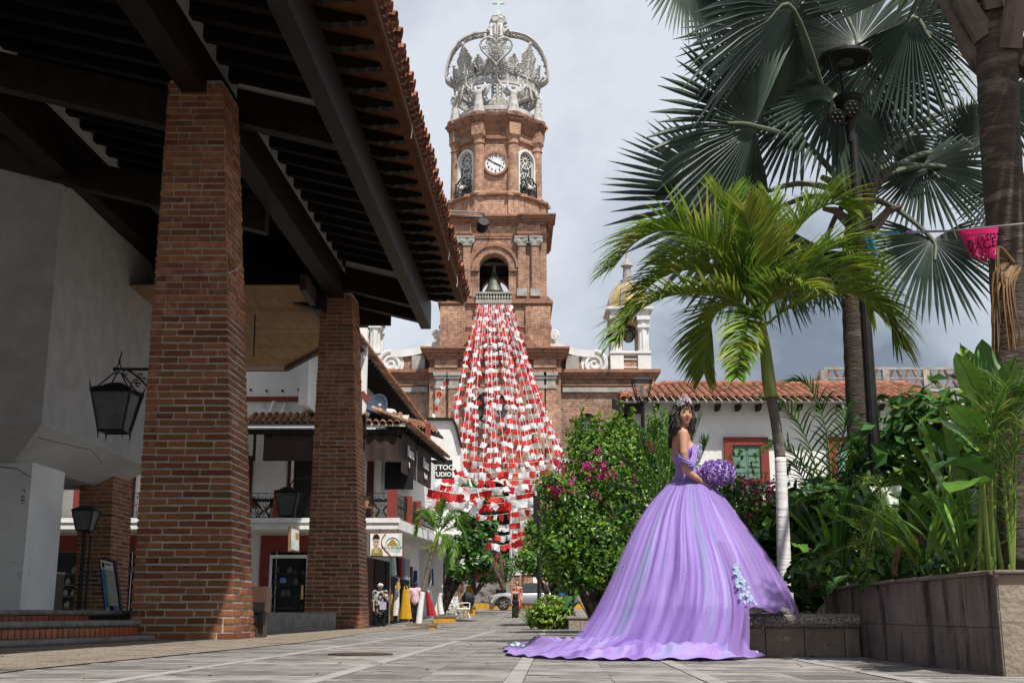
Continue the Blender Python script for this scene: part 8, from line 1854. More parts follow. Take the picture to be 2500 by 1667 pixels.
# pink and blue cut-paper flags on a line between lamp post and near palm
X['pk'] = mat('hot_pink_plastic', (.60,.02,.14), (.52,.015,.11), scale=4, rough=.35, transl=.25); X['bl'] = mat('cyan_plastic', (.02,.28,.50), (.02,.22,.42), scale=4, rough=.35, transl=.25)
pp = thing('cut_paper_line', 'thin line carrying a hot pink and a blue cut-paper flag at the right', 'bunting', at(2300,560,11.5))
YQ0, YQ1 = 13.0, 8.1
a, c = at(2110,578,YQ0), at(2510,545,YQ1); b = MB(); b.tube([a, at(2230,569,10.7), at(2340,562,8.35), c], .006, 5); b.build('string', X['steel'], pp)
for (xa, xb_, Y_) in ((2136,2194,12.3),(2215,2312,11.2)): b = MB(); b.tube([at(xa,576-(xa-2136)*.12,Y_), at(xb_,568-(xb_-2194)*.03,Y_-.6)], .012, 5); b.build('twisted_flag', X['bl'] if xa < 2200 else X['rose'], pp)
Yp = 8.35; tl_p, tr_p = at(2338,561,Yp), at(2438,554,Yp-.15)
def pink(a, c2):   # strip between rows, tapered to the bottom
    tp2 = tl_p.lerp(tr_p, a); bl_ = at(2369,628,Yp).lerp(at(2428,632,Yp-.25), a); p = tp2.lerp(bl_, c2**.8); return p + V((0,-.03*sin(a*9)*c2, -.012*abs(sin(a*5*pi))*(c2 > .97)))
b = MB(); vs = [pink(i/24, j/16) for i in range(25) for j in range(17)]; fs = []
for i in range(24):
    for j in range(16):
        if j == 2 and i % 2: continue                       # row of punched holes
        if j in (12,14) and (i+j//2) % 3 == 0: continue     # lace border
        if j == 15 and i % 4 == 1: continue
        fs.append((i*17+j,(i+1)*17+j,(i+1)*17+j+1,i*17+j+1))
b.add(vs, fs); b.build('pink_flag', X['pk'], pp, smooth=True, uv=False)
dx_ = (pink(.9,.5)-pink(.1,.5)); ang = math.atan2(dx_.y, dx_.x)
for txt, f, sz in (('PUERTO', .36, .062), ('VACE', .56, .10)): text('lettering', txt, sz, M4.Translation(pink(.5,f)+V((0,-.045,0))) @ M4.Rotation(ang,4,'Z') @ FRONT, X['black'], pp, ext=.001)
b = MB(); A4 = [at(2112,578,12.95), at(2135,577,12.9), at(2146,622,12.85), at(2126,624,12.9)]
b.grid(lambda a, c2: A4[0].lerp(A4[1],a).lerp(A4[3].lerp(A4[2],a), c2)+V((0,.02*sin(a*8),0)), 6, 5); b.build('blue_flag', X['bl'], pp, uv=False)

# ================================================================== street furniture and shop goods
# yellow planters along the street
def yplanter(label, px0, px1, pyt, pyb, Y, dep):
    z0, z1 = at(px0,pyb,Y).z-.06, at(px0,pyt,Y).z; xa, xb_ = at(px0,pyb,Y).x, at(px1,pyb,Y).x; t = thing('yellow_planter', label, 'planter', ((xa+xb_)/2,Y,z0), 'yellow street planters')
    b = MB(); b.bb(xa+.03, xb_-.03, Y, Y+dep, z0, z1-.08); b.build('box', X['yellow'], t); b = MB()
    for q in ((xa,xb_,Y-.03,Y+.14),(xa,xb_,Y+dep-.14,Y+dep+.03),(xa,xa+.16,Y+.141,Y+dep-.141),(xb_-.16,xb_,Y+.141,Y+dep-.141)): b.bb(*q, z1-.079, z1)
    b.build('coping', X['cap'], t); b = MB(); b.bb(xa+.1, xb_-.1, Y+.1, Y+dep-.1, z1-.07, z1-.03); b.build('soil', X['soil'], t)
yplanter('yellow planter nearest to the plaza holding the small palm', 990, 1064, 1521, 1537, 42.0, 1.1)
yplanter('yellow planter in the middle, holding the plumeria', 1056, 1113, 1501, 1524, 49.3, 1.3)
yplanter('yellow planter farthest up the street beside the black sack', 1131, 1161, 1480, 1500, 60.0, 1.2)
# white cast-iron bench
wb = thing('white_bench', 'white cast-iron bench beside the yellow planter in the street', 'bench', at(1118,1508,54)); Yb = 54.0; g0 = at(1118,1509,Yb); u0b = g0.z
def P3(x, y, z): R = M4.Rotation(RAD(62),3,'Z'); return V((g0.x,Yb,u0b)) + R @ V((x,y,z))
b = MB()
for k in range(7): b.tube([P3(-.55,-.22+.07*k,.44), P3(.55,-.22+.07*k,.44)], .018, 5)
b.tube([P3(-.58,-.25,.42),P3(.58,-.25,.42)], .03, 5); b.build('seat', X['white_paint'], wb)
b = MB(); rr = random.Random(3)
arch = [P3(-.58+1.16*k/16, .26+.12*1, .44+.52*(1-abs(k/8-1)**3)) for k in range(17)]; b.tube(arch, .028, 6)
for k in range(40): x = rr.uniform(-.5,.5); z = .5+rr.random()*.38; c = P3(x,.28+.1*(z-.44),z); r_ = rr.uniform(.05,.09); b.tube([c + (P3(cos(q*pi/4),0,sin(q*pi/4))-P3(0,0,0))*r_ for q in range(8)], .013, 4, closed=True)
b.build('backrest', X['white_paint'], wb, uv=False)
for s in (-1,1):
    b = MB(); b.tube([P3(s*.56,-.3,0),P3(s*.56,-.2,.25),P3(s*.56,-.26,.44),P3(s*.56,-.28,.66),P3(s*.56,-.1,.68),P3(s*.56,.3,.66)], .026, 6); b.build('arm_leg', X['white_paint'], wb); b = MB(); b.tube([P3(s*.56,.34,0),P3(s*.56,.22,.25),P3(s*.56,.3,.5),P3(s*.58,.4,1.0)], .026, 6); b.build('back_leg', X['white_paint'], wb)
    b = MB()
    for k in range(10): c = P3(s*.56,rr.uniform(-.25,.25),rr.uniform(.12,.6)); b.tube([c + (P3(0,cos(q*pi/4),sin(q*pi/4))-P3(0,0,0))*.06 for q in range(8)], .012, 4, closed=True)
    b.build('side_scrolls', X['white_paint'], wb, uv=False)
# black rubbish sack
t = thing('rubbish_sack', 'full black rubbish sack standing on the farthest yellow planter', 'sack', at(1145,1482,60.3)); c = at(1143,1479,60.3); b = MB()
b.grid(lambda a, f: c + V(((.30*(sin(pi*(.15+.75*f))**.6)+.03*sin(a*31+f*7))*cos(2*pi*a), (.28*(sin(pi*(.15+.75*f))**.6)+.03*sin(a*23))*sin(2*pi*a), .68*f)), 24, 10, wu=True); b.build('sack', X['black'], t, smooth=True)
# sign pole and pedestrian signal
sg = thing('sign_pole', 'tall black pole with dark sign box in front of the leafy street tree', 'sign pole', (at(1315,1500,36).x,36,zs(36))); Yp = 36.0
xp = at(1316,1400,Yp).x; b = MB(); b.tube([(xp,Yp,zs(36)),(xp,Yp,at(1316,1195,Yp).z)], .058, 10); b.build('pole', X['iron'], sg); b = MB(); b.bb(at(1302,1250,Yp).x, at(1313,1250,Yp).x, Yp-.1, Yp+.1, at(1302,1277,Yp).z, at(1302,1210,Yp).z); b.build('sign_box', X['black'], sg); b = MB(); b.bb(at(1321,1250,Yp).x, at(1334,1250,Yp).x, Yp-.1, Yp+.1, at(1302,1280,Yp).z, at(1302,1240,Yp).z); b.build('sign_box', X['black'], sg)
b = MB(); b.bb(xp-.04, xp+.02, Yp-.066, Yp-.06, at(1316,1350,Yp).z, at(1316,1343,Yp).z); b.build('sticker', X['white_paint'], sg)
pg = thing('pole', 'plain black pole standing left of the seated man', 'pole', (at(1364,1500,35).x,35,zs(35))); b = MB(); b.tube([(at(1364,1450,35).x,35,zs(35)),(at(1364,1450,35).x,35,at(1364,1330,35).z)], .045, 8); b.build('shaft', X['iron'], pg)
ts = thing('pedestrian_signal', 'pedestrian signal with glowing red lamp left of the dress', 'traffic light', (at(1447,1500,33).x,33,zs(33))); Yt = 33.0; xt_ = at(1447,1350,Yt).x
X['redlamp'] = mat('red_signal_lamp', (1.0,.05,.03), (.9,.04,.02), rough=.4, emit=2.5)
b = MB(); b.bb(xt_-.14, xt_+.10, Yt-.05, Yt+.16, at(1447,1356,Yt).z, at(1447,1312,Yt).z); b.build('housing', X['black'], ts); b = MB(); b.lathe([(.055,0),(.055,.02)], at(1446,1325,Yt-.052), 12, M=M4.Rotation(pi/2,3,'X')); b.build('red_lamp', X['redlamp'], ts)
b = MB(); b.lathe([(.075,0),(.08,.10)], at(1448,1343,Yt-.052), 14, M=M4.Rotation(pi/2,3,'X')); b.build('lower_visor', X['black'], ts); b = MB(); b.tube([(xt_,Yt+.05,zs(33)),(xt_,Yt+.05,at(1447,1357,Yt).z)], .03, 8); b.build('post', X['iron'], ts)
th_ = thing('traffic_light', 'black traffic light hoods peeking out behind the second brick column', 'traffic light', at(893,1055,33.5)); b = MB()
for k in range(3):
    c = at(884+4*k,1042+11*k,33.2); b = MB(); b.lathe([(.13,0),(.14,.28)], c, 14, M=M4.Rotation(RAD(-62),3,'Z') @ M4.Rotation(RAD(78),3,'X')); b.build('visor', X['black'], th_)
b = MB(); b.box(at(880,1056,33.7), (.3,.35,1.0)); b.build('housing', X['black'], th_); b = MB(); b.tube([at(880,1056,33.7), V((at(868,1056,33.7).x,33.7,.01))], .06, 8); b.build('post', X['iron'], th_)
# signs
sgn = thing('shop_sign', 'hanging jewellery shop sign with portrait and golden pyramid', 'sign', at(944,1330,42.9)); Yg = 43.1
def SP(u, v, d=0): a = at(904,1302,Yg).lerp(at(982,1301,Yg),u); c = at(904,1356,Yg).lerp(at(982,1357,Yg),u); p = a.lerp(c,v); return V((p.x,Yg-d,p.z))
def quad(poly, m, nm, par, d): b = MB(); b.prism([SP(u,v,d) for u, v in poly], (0,.006,0)); return b.build(nm, m, par)
b = MB(); b.prism([SP(-.03,-.05,-.02), SP(1.03,-.05,-.02), SP(1.03,1.05,-.02), SP(-.03,1.05,-.02)], (0,.09,0)); b.build('frame', X['red_paint'], sgn)
quad([(0,0),(1,0),(1,1),(0,1)], X['white_paint'], 'panel', sgn, .0)
olive = mat('olive_robe', (.30,.30,.05), (.22,.2,.04), scale=8, rough=.6); gold = mat('gold_print', (.50,.32,.04), (.42,.26,.03), scale=8, rough=.5); fskin = mat('portrait_skin', (.62,.42,.32), (.52,.34,.26), scale=5, rough=.6); grey = mat('grey_print', (.25,.25,.25), (.3,.3,.3), rough=.6); mint = mat('mint_print', (.45,.66,.60), (.55,.72,.66), scale=2, rough=.6)
quad([(.02,.98),(.05,.72),(.15,.62),(.28,.62),(.38,.75),(.40,.98)], olive, 'robe', sgn, .010); quad([(.19+.095*cos(q*pi/8), .36+.26*sin(q*pi/8)) for q in range(16)], fskin, 'face', sgn, .020)
quad([(.19+.11*cos(pi+q*pi/10), .24+.22*sin(pi+q*pi/10)) for q in range(11)], X['black'], 'hair', sgn, .030); quad([(.15,.62),(.24,.62),(.26,.86),(.12,.86)], fskin, 'neck', sgn, .015)
for u in (.155,.225): quad([(u-.02,.34),(u+.02,.34),(u+.015,.375),(u-.015,.375)], X['eyed'], 'eye', sgn, .036)
quad([(.165,.50),(.215,.50),(.19,.535)], X['lip'], 'mouth', sgn, .036); quad([(.92,0),(1,0),(1,.55),(.82,1),(.76,1)], mint, 'corner_print', sgn, .008)
for k in range(5): quad([(.52+.035*k,.54-.06*k),(.88-.035*k,.54-.06*k),(.88-.035*k,.495-.06*k),(.52+.035*k,.495-.06*k)], gold, 'pyramid_step', sgn, .012)
b = MB(); b.tube([SP(.70+.22*cos(pi+q*pi/14), .52+.34*sin(pi+q*pi/14), .012) for q in range(15)], .012, 4); b.build('dotted_arc', grey, sgn); b = MB(); b.tube([SP(.56-.14*cos(q*pi/14-1.2)*1.5, .02+.96*q/14, .014) for q in range(15)], .018, 4); b.build('brown_arc', X['red_paint'], sgn)
text('lettering', 'MAYA JEWELRY', .115, M4.Translation(SP(.70,.64,.016)) @ FRONT, X['black'], sgn, ext=.001); text('lettering', 'CUSTOM MADE JEWELRY', .05, M4.Translation(SP(.70,.78,.016)) @ FRONT, grey, sgn, ext=.001)
for u in (.3,.86): b = MB(); p = SP(u,-.05); b.tube([p, V((p.x,p.y,zsl0))], .012, 5); b.build('hanger', X['iron'], sgn)
s2 = thing('shop_sign', 'narrow framed shop sign hanging edge-on under the balcony between the columns', 'sign', at(716,1312,42.6)); q4s = [at(708,1284,42.2), at(731,1292,43.6), at(731,1347,43.6), at(707,1345,42.2)]
b = MB(); b.prism(q4s, (-.06,.02,0)); b.build('frame', X['chairwood'], s2); dq = lambda u, v: q4s[0].lerp(q4s[1],u).lerp(q4s[3].lerp(q4s[2],u),v)+V((.012,-.004,0))
for (u0_, u1, v0, v1, m, nm) in ((.1,.9,.06,.94,X['white_paint'],'panel'),(.55,.85,.2,.45,gold,'emblem'),(.12,.45,.55,.92,mint,'portrait_print')): b = MB(); o_ = .0 if nm == 'panel' else .01; b.add([dq(u0_,v0)+V((o_,-o_,0)),dq(u0_,v1)+V((o_,-o_,0)),dq(u1,v1)+V((o_,-o_,0)),dq(u1,v0)+V((o_,-o_,0))], [(0,1,2,3)]); b.build(nm, m, s2)
for u in (.2,.8): b = MB(); p = q4s[0].lerp(q4s[1],u); b.tube([p, V((p.x,p.y,zsl0))], .01, 5); b.build('hanger', X['iron'], s2)
tt = thing('tattoo_sign', 'black tattoo studio sign with white lettering behind the flags', 'sign', at(1072,1145,58)); Yg2 = 58.0; a, c = at(1043,1122,Yg2), at(1104,1168,Yg2); b = MB(); b.bb(a.x, c.x, Yg2, Yg2+.08, c.z, a.z); b.build('board', X['black'], tt)
mx = (a.x+c.x)/2; text('lettering', 'TATTOO', .34, M4.Translation((mx,Yg2-.01,a.z-.38)) @ FRONT, X['white_paint'], tt, bold=.01); text('lettering', 'STUDIO', .30, M4.Translation((mx+.05,Yg2-.01,a.z-.72)) @ FRONT, X['white_paint'], tt, bold=.01)
b = MB(); b.tube([(mx-.6,Yg2,a.z),(mx-.6,Yg2,a.z+.3),(mx-1.0,Yg2+.1,a.z+.3)], .03, 5); b.tube([(mx+.1,Yg2,a.z+.3),(mx-1.0,Yg2+.1,a.z+.3)], .03, 5); b.build('bracket', X['iron'], tt)
at_ = thing('art_sign', 'white art sign with red lettering behind the flags', 'sign', at(1105,1205,60)); Yg3 = 60.0; a, c = at(1076,1188,Yg3), at(1136,1222,Yg3); b = MB(); b.bb(a.x, c.x, Yg3, Yg3+.08, c.z, a.z); b.build('board', X['white_paint'], at_); mx = (a.x+c.x)/2
text('lettering', 'ART', .26, M4.Translation((mx,Yg3-.01,a.z-.17)) @ FRONT, X['red_paint'], at_); text('lettering', "LET'S GO", .24, M4.Translation((mx,Yg3-.01,a.z-.41)) @ FRONT, X['red_paint'], at_); b = MB(); b.bb(a.x+.05, c.x-.05, Yg3-.01, Yg3-.002, c.z+.05, c.z+.15); b.build('red_strip', X['red_paint'], at_)
# balcony tables and chairs
def table(label, px, Y):
    p = at(px,1262,Y); z0 = zsl1; t = thing('balcony_table', label, 'table', (p.x,Y,z0), 'balcony tables'); b = MB(); b.bb(p.x-.42,p.x+.42,Y-.35,Y+.35,z0+.70,z0+.76); b.build('top', X['black'], t)
    for s in (-1,1):
        for e in (-1,1): b = MB(); b.tube([(p.x+s*.36,Y+e*.28,z0+.7),(p.x+s*.06,Y+e*.05,z0+.36),(p.x+s*.30,Y+e*.25,z0)], .025, 5); b.build('leg', X['black'], t)
    n = thing('napkin_stand', label.replace('table','napkins on the table'), 'napkins', (p.x,Y,z0+.76)); b = MB(); b.add([(p.x-.12,Y-.08,z0+.762),(p.x+.12,Y-.08,z0+.762),(p.x+.12,Y+.08,z0+.762),(p.x-.12,Y+.08,z0+.762),(p.x,Y,z0+.95)], [(0,1,4),(1,2,4),(2,3,4),(3,0,4),(3,2,1,0)]); b.build('napkin', X['white_paint'], n)
table('black folding table on the balcony left of the red post', 644, YB_+.75); table('black folding table on the balcony right of the second column', 930, YB_+.75)
def chair(label, px, Y, rz):
    p = at(px,1262,Y); t = thing('balcony_chair', label, 'chair', (p.x,Y,zsl1), 'wooden balcony chairs'); R = M4.Rotation(rz,3,'Z'); o = V((p.x,Y,zsl1)); q = lambda x,y,z: o + R @ V((x,y,z))
    b = MB(); b.box(q(0,0,.45), (.4,.4,.04), rz); b.build('seat', X['chairwood'], t)
    for x, y, tx, ty in ((-.17,-.17,-.23,-.22),(.17,-.17,.23,-.22),(-.17,.17,-.23,.24),(.17,.17,.23,.24)): b = MB(); b.tube([q(x,y,.44),q(tx,ty,0)], .022, 6); b.build('leg', X['chairwood'], t)
    b = MB(); b.grid(lambda a, c: q(.22*sin((a-.5)*2.4), .06+.16*cos((a-.5)*2.4), .50+.38*c*(1-.35*abs(2*a-1)**2)), 10, 4); b.build('backrest', X['chairwood'], t)
for lb, px, Y, rz in (('wooden tub chair on the balcony close to the big column',614,YB_+.5,.4),('wooden tub chair on the balcony just left of the red post',662,YB_+.5,-.5),('wooden tub chair on the balcony beside the second column',897,YB_+.5,.3),('wicker chair on the balcony at the far left pillar',84,YB_+.6,.9)): chair(lb, px, Y, rz)
# clothes hanging outside the shop
cols = {'yellow':(.62,.34,.02),'white':(.75,.74,.72),'black':(.012,.012,.013),'red':(.42,.02,.03),'teal':(.10,.32,.30),'lilac':(.45,.40,.52),'grey':(.40,.39,.37),'blue':(.02,.08,.22),'crimson':(.36,.012,.05),'mint':(.35,.55,.48),'magenta':(.35,.02,.16),'ochre':(.48,.27,.03)}
GM = {k: mat(k+'_fabric', c, tuple(x*.75 for x in c), scale=5, rough=.85, bump=.3, bscale=8) for k, c in cols.items()}
def garment(label, px, pyt, pyb, wt_, wb_, Y, col, lean=0, strap=False, thick=.10):
    a, c = at(px,pyt,Y), at(px+lean,pyb,Y); t = thing('hanging_garment', label, 'garment', tuple(a), 'clothes hanging outside the shop'); ph = rr.uniform(0,6); wt_, wb_ = wt_/ppm(Y,1.5)/2, wb_/ppm(Y,1.5)/2
    def fn(u, f): th = 2*pi*u; w = wt_+(wb_-wt_)*f**.9; k = 1+.12*f*cos(7*th+ph); return a.lerp(c,f) + V((w*k*cos(th), thick*(.6+.6*f)*k*sin(th), 0))
    b = MB(); b.grid(fn, 28, 8, wu=True); b.build('cloth', GM[col], t, smooth=True)
    b = MB(); b.tube([a+V((-wt_*.8,0,-.02)), a+V((0,0,.09)), a+V((wt_*.8,0,-.02))], .008, 4); b.tube([a+V((0,0,.09)), a+V((0,0,.2))], .006, 4); b.build('hanger', X['steel'], t)
    if strap:
        for s in (-1,1): b = MB(); b.tube([a+V((s*wt_*.6,-.05,-.05)), a+V((s*wt_*.45,0,.12))], .018, 4); b.build('strap', GM[col], t)
rr = random.Random(17)
for args in (('long yellow sleeveless dress hanging at the front of the clothes rack',991,1438,1510,14,29,45.5,'yellow',0,True),('long white dress hanging beside the yellow dress',969,1436,1502,11,15,45.9,'white',-2,True),('ochre top above the white dress on the clothes rack',972,1420,1436,8,11,45.7,'ochre'),('narrow ochre dress at the left of the clothes rack',956,1450,1515,6,9,46.2,'ochre'),('mint shirt first on the upper clothes rail',957,1360,1402,9,12,46.0,'mint'),('white shirt second on the upper clothes rail',962,1358,1404,8,12,46.3,'white'),('black shirt third on the upper clothes rail',970,1360,1406,8,13,46.7,'black'),('red shirt fourth on the upper clothes rail',978,1361,1409,7,11,47.2,'red'),('teal shirt fifth on the upper clothes rail',985,1363,1412,7,11,47.7,'teal'),('lilac shirt sixth on the upper clothes rail',991,1365,1414,7,10,48.2,'lilac'),('grey shirt last on the upper clothes rail',996,1367,1415,7,10,48.7,'grey'),('dark blue dress hanging on the shop wall beyond the clothes rail',1014,1392,1434,9,12,50.5,'blue'),('crimson long dress left of the ochre dress on the lower rail',952,1408,1470,5,9,46.4,'crimson'),('red patterned skirt leaning out beyond the striped shopper',1043,1444,1503,8,22,48.5,'red',12),('crimson dress hanging behind the palm trunk',1022,1460,1498,10,18,49.0,'magenta'),('teal dress at the far end of the clothes racks',1052,1442,1490,6,9,52.0,'teal'),('black dress hanging in the shop doorway',985,1425,1490,6,10,47.8,'black'),('white blouse on the far clothes rack',1046,1440,1470,5,8,53.5,'white'),('grey shirt on the wall beyond the palm trunk',1050,1390,1430,7,9,54.0,'grey'),('blue shirt on the wall beyond the palm trunk',1056,1388,1428,4,6,55.0,'blue')): garment(*args)
cr = thing('clothes_rack', 'long metal clothes rail along the shop wall', 'clothes rack', (at(975,1500,47).x,47,zs(47)))
for (x0, y0, Y0_, x1, y1, Y1_) in ((953,1357,45.6,1000,1364,49.0),(953,1403,45.6,1000,1418,49.0),(1020,1436,48.4,1056,1440,54)):
    b = MB(); b.tube([at(x0,y0,Y0_), at(x1,y1,Y1_)], .02, 6); b.build('rail', X['steel'], cr)
    for (x, y, Y_) in ((x0,y0,Y0_),(x1,y1,Y1_)): p = at(x,y,Y_); b = MB(); b.tube([p, V((p.x,p.y,zs(Y_)))], .02, 6); b.build('upright', X['steel'], cr)
# shop door openings on the street side of the balcony house
for (d0, d1, m) in ((.1,1.5,'maroon'),(1.7,3.6,'dark_in'),(3.9,6.5,'dark_in'),(7.2,10,'dark_in')):
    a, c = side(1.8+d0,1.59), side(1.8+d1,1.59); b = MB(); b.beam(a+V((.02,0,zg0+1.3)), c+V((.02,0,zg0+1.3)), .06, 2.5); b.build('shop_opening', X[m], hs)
# ================================================================== parked car
X['carp'] = mat('silver_car_paint', (.42,.43,.44), (.38,.39,.40), scale=1, rough=.28, metal=.6, spec=.6); X['carg'] = mat('dark_car_glass', (.02,.022,.025), (.03,.032,.035), rough=.05, spec=.9); X['tyre'] = mat('tyre_rubber', (.015,.015,.015), (.025,.025,.025), rough=.8); X['carred'] = mat('car_red_trim', (.55,.02,.05), (.5,.02,.04), rough=.4); X['carblk'] = mat('car_black_plastic', (.02,.02,.022), (.03,.03,.03), rough=.6)
Yc = 72.0; c0 = at(1193,1489,Yc); car = thing('parked_car', 'silver crossover car with black wheels and red trim parked before the church stairs', 'car', (c0.x+2.2,Yc,zs(Yc))); x0, zz = c0.x, zs(Yc); k = 4.35/4.3
def cs(x, w, z): return V((x0+x*k, Yc+1.0+w, zz+z))
st_ = [(.0,.62,.30,.66),(.08,.78,.26,.86),(.45,.86,.25,.98),(1.0,.90,.25,1.04),(1.45,.91,.25,1.07),(2.4,.92,.25,1.06),(3.4,.92,.25,1.08),(4.0,.88,.28,1.10),(4.25,.80,.34,1.02),(4.33,.66,.42,.85)]
b = MB(); vs = []
for x, w, z0_, z1_ in st_: vs += [cs(x,-w*.9,z0_), cs(x,-w,z0_+.12), cs(x,-w*1.01,(z0_+z1_)/2), cs(x,-w*.97,z1_-.10), cs(x,-w*.86,z1_), cs(x,w*.86,z1_), cs(x,w*.97,z1_-.10), cs(x,w*1.01,(z0_+z1_)/2), cs(x,w,z0_+.12), cs(x,w*.9,z0_)]
n = len(st_); b.add(vs, [(10*i+j,10*i+(j+1) % 10,10*(i+1)+(j+1) % 10,10*(i+1)+j) for i in range(n-1) for j in range(10)] + [tuple(range(9,-1,-1)), tuple(10*(n-1)+j for j in range(10))]); b.build('body', X['carp'], car, smooth=True)
gst = [(1.25,1.05,1.05),(1.95,1.05,1.50),(2.4,1.05,1.585),(3.2,1.05,1.57),(3.75,1.05,1.42),(4.1,1.05,1.10)]
b = MB(); vs = []
for x, z0_, z1_ in gst: w1 = .86-.22*max(0,(z1_-1.05)/.53); vs += [cs(x,-.86,z0_), cs(x,-w1,z1_), cs(x,w1,z1_), cs(x,.86,z0_)]
b.add(vs, [(4*i+j,4*i+(j+1) % 4,4*(i+1)+(j+1) % 4,4*(i+1)+j) for i in range(5) for j in range(4)] + [(3,2,1,0),(20,21,22,23)]); b.build('glasshouse', X['carg'], car)
b = MB(); vs = []
for x, z0_, z1_ in gst[1:5]: w1 = .86-.22*max(0,(z1_-1.05)/.53)+.012; vs += [cs(x,-w1,z1_-.02), cs(x,-w1*.95,z1_+.025), cs(x,w1*.95,z1_+.025), cs(x,w1,z1_-.02)]
b.add(vs, [(4*i+j,4*i+(j+1) % 4,4*(i+1)+(j+1) % 4,4*(i+1)+j) for i in range(3) for j in range(4)] + [(3,2,1,0),(12,13,14,15)]); b.build('roof', X['carblk'], car)
for x in (2.25,3.15): b = MB(); b.beam(cs(x,-.875,1.05), cs(x+.08,-.70,1.55), .09, .03, up=(0,1,0)); b.build('door_pillar', X['carblk'], car)
for x in (.86,3.45):
    for s in (-1,1):
        b = MB(); cc = cs(x,s*.80,.36); Rm = M4.Rotation(pi/2,3,'X'); b.lathe([(.30,-.11),(.36,-.10),(.36,.10),(.30,.11)], cc, 24, M=Rm); wh_ = b.build('wheel', X['tyre'], car)
        b = MB(); b.lathe([(.25,-.112),(.25,.118)], cc, 20, M=Rm); b.build('rim', X['carblk'], wh_)
        b = MB()
        for q in range(5): a = q*2*pi/5; b.beam(cc+V((0,s*.125,0)), cc+V((.23*cos(a),s*.125,.23*sin(a))), .07, .02, up=(0,1,0))
        b.build('spokes', X['steel'], wh_, kind='stuff'); b = MB()
        for q in (1,4): a = q*2*pi/5+.6; b.beam(cc+V((.14*cos(a),s*.122,.14*sin(a))), cc+V((.24*cos(a),s*.122,.24*sin(a))), .06, .02, up=(0,1,0))
        b.build('rim_accents', X['carred'], wh_, kind='stuff')
        b = MB(); pth = [cs(x+.44*cos(pi*q/12), s*.925, .36+.44*sin(pi*q/12)) for q in range(13)]; b.tube(pth, .05, 6); b.build('wheel_arch', X['carblk'], car)
b = MB(); b.bb(x0+1.35, x0+3.0, Yc+1-.95, Yc+1-.90, zz+.24, zz+.40); b.build('sill', X['carblk'], car); b = MB(); b.bb(x0+1.35, x0+3.0, Yc+1-.962, Yc+1-.951, zz+.27, zz+.31); b.build('red_stripe', X['carred'], car)
b = MB(); b.prism([cs(.10,-.80,.50), cs(.32,-.905,.78), cs(.38,-.905,.80), cs(.20,-.85,.46)], (0,-.02,0)); b.build('headlight', X['white_paint'], car); b = MB(); b.prism([cs(.0,-.62,.35), cs(.55,-.90,.30), cs(.55,-.92,.42), cs(.02,-.66,.55)], (0,-.03,0)); b.build('bumper', X['carblk'], car)
b = MB(); b.prism([cs(4.1,-.86,.95), cs(4.33,-.68,.92), cs(4.33,-.68,.84), cs(4.1,-.88,.86)], (.02,-.02,0)); b.build('tail_light', X['carred'], car); b = MB(); b.ball(cs(1.5,-1.0,1.08), (.12,.08,.08), 8, 6); b.build('mirror', X['carblk'], car)
# ================================================================== people in the street
def person(label, base, hgt, rz, J, garments, hair='hair', h=.022, skin='skin', hat=None):
    # J: joint table in units of body height, x right of the figure, y forward(-y faces camera when rz=0)
    t = thing('person', label, 'person', tuple(base)); R = M4.Rotation(rz,3,'Z'); q = lambda p: tuple(V(base) + R @ (V(p)*hgt))
    def C(a, c, ra, rb): return ('c', q(J[a]), q(J[c]), ra*hgt, rb*hgt)
    hd = q(J['head']); prim = [('e', hd, (.048*hgt,.055*hgt,.066*hgt)), ('c', q(J['neck']), hd, .03*hgt, .03*hgt), C('neck','chest',.04,.075), C('chest','hip',.078,.075), C('hl','hr',.075,.075), C('sl','sr',.045,.045)]
    for s in 'lr': prim += [C('s'+s,'e'+s,.032,.026), C('e'+s,'w'+s,.026,.018), C('w'+s,'f'+s,.019,.014), C('h'+s,'k'+s,.055,.038), C('k'+s,'a'+s,.036,.022), C('a'+s,'t'+s,.024,.02)]
    P = [V(q(v)) for k_, v in J.items() if k_ not in ('face','hairlocks')]; lo = [min(p[i] for p in P)-.14*hgt for i in range(3)]; hi = [max(p[i] for p in P)+.14*hgt for i in range(3)]
    sdf_mesh('body', lambda Q: blend(Q, prim, .02), lo, hi, h, X[skin], t)
    fv = R @ V(J.get('face',(0,-1,0))); hv = V(hd)
    hp_ = [('e', tuple(hv - fv*.018*hgt + V((0,0,.014*hgt))), (.056*hgt,.060*hgt,.062*hgt))] + [('c', q(J[a]) if isinstance(a,str) else q(a), q(c), ra*hgt, rb*hgt) for a, c, ra, rb in J.get('hairlocks',())]
    if hair: sdf_mesh('hair', lambda Q: np.maximum(blend(Q, hp_, .02), -ell(Q, tuple(hv+fv*.075*hgt-V((0,0,.012*hgt))), (.055*hgt,.06*hgt,.065*hgt))), lo, hi, h*.8, X[hair], t)
    for nm, m, segs in garments: pr = [('c', q(J[a]) if isinstance(a,str) else q(a), q(J[c]) if isinstance(c,str) else q(c), ra*hgt, rb*hgt) for a, c, ra, rb in segs]; sdf_mesh(nm, lambda Q, pr=pr: blend(Q, pr, .025), lo, hi, h, m, t)
    if hat: b = MB(); hat(b, hv, fv, hgt); b.build('hat', X['white_paint'] if hat is not blue_cap else GM['blue'], t, smooth=True)
    return t
def visor(b, c, f, s): b.ball(c+V((0,0,.025*s)), (.062*s,.064*s,.05*s), 14, 8); b.lathe([(.07*s,0),(.072*s,.01*s)], c+f*.06*s+V((0,0,.03*s)), 14)
def blue_cap(b, c, f, s): b.ball(c+V((0,0,.03*s)), (.060*s,.064*s,.045*s), 14, 8); b.lathe([(.05*s,0),(.052*s,.01*s)], c+f*.07*s+V((0,0,.03*s)), 14)
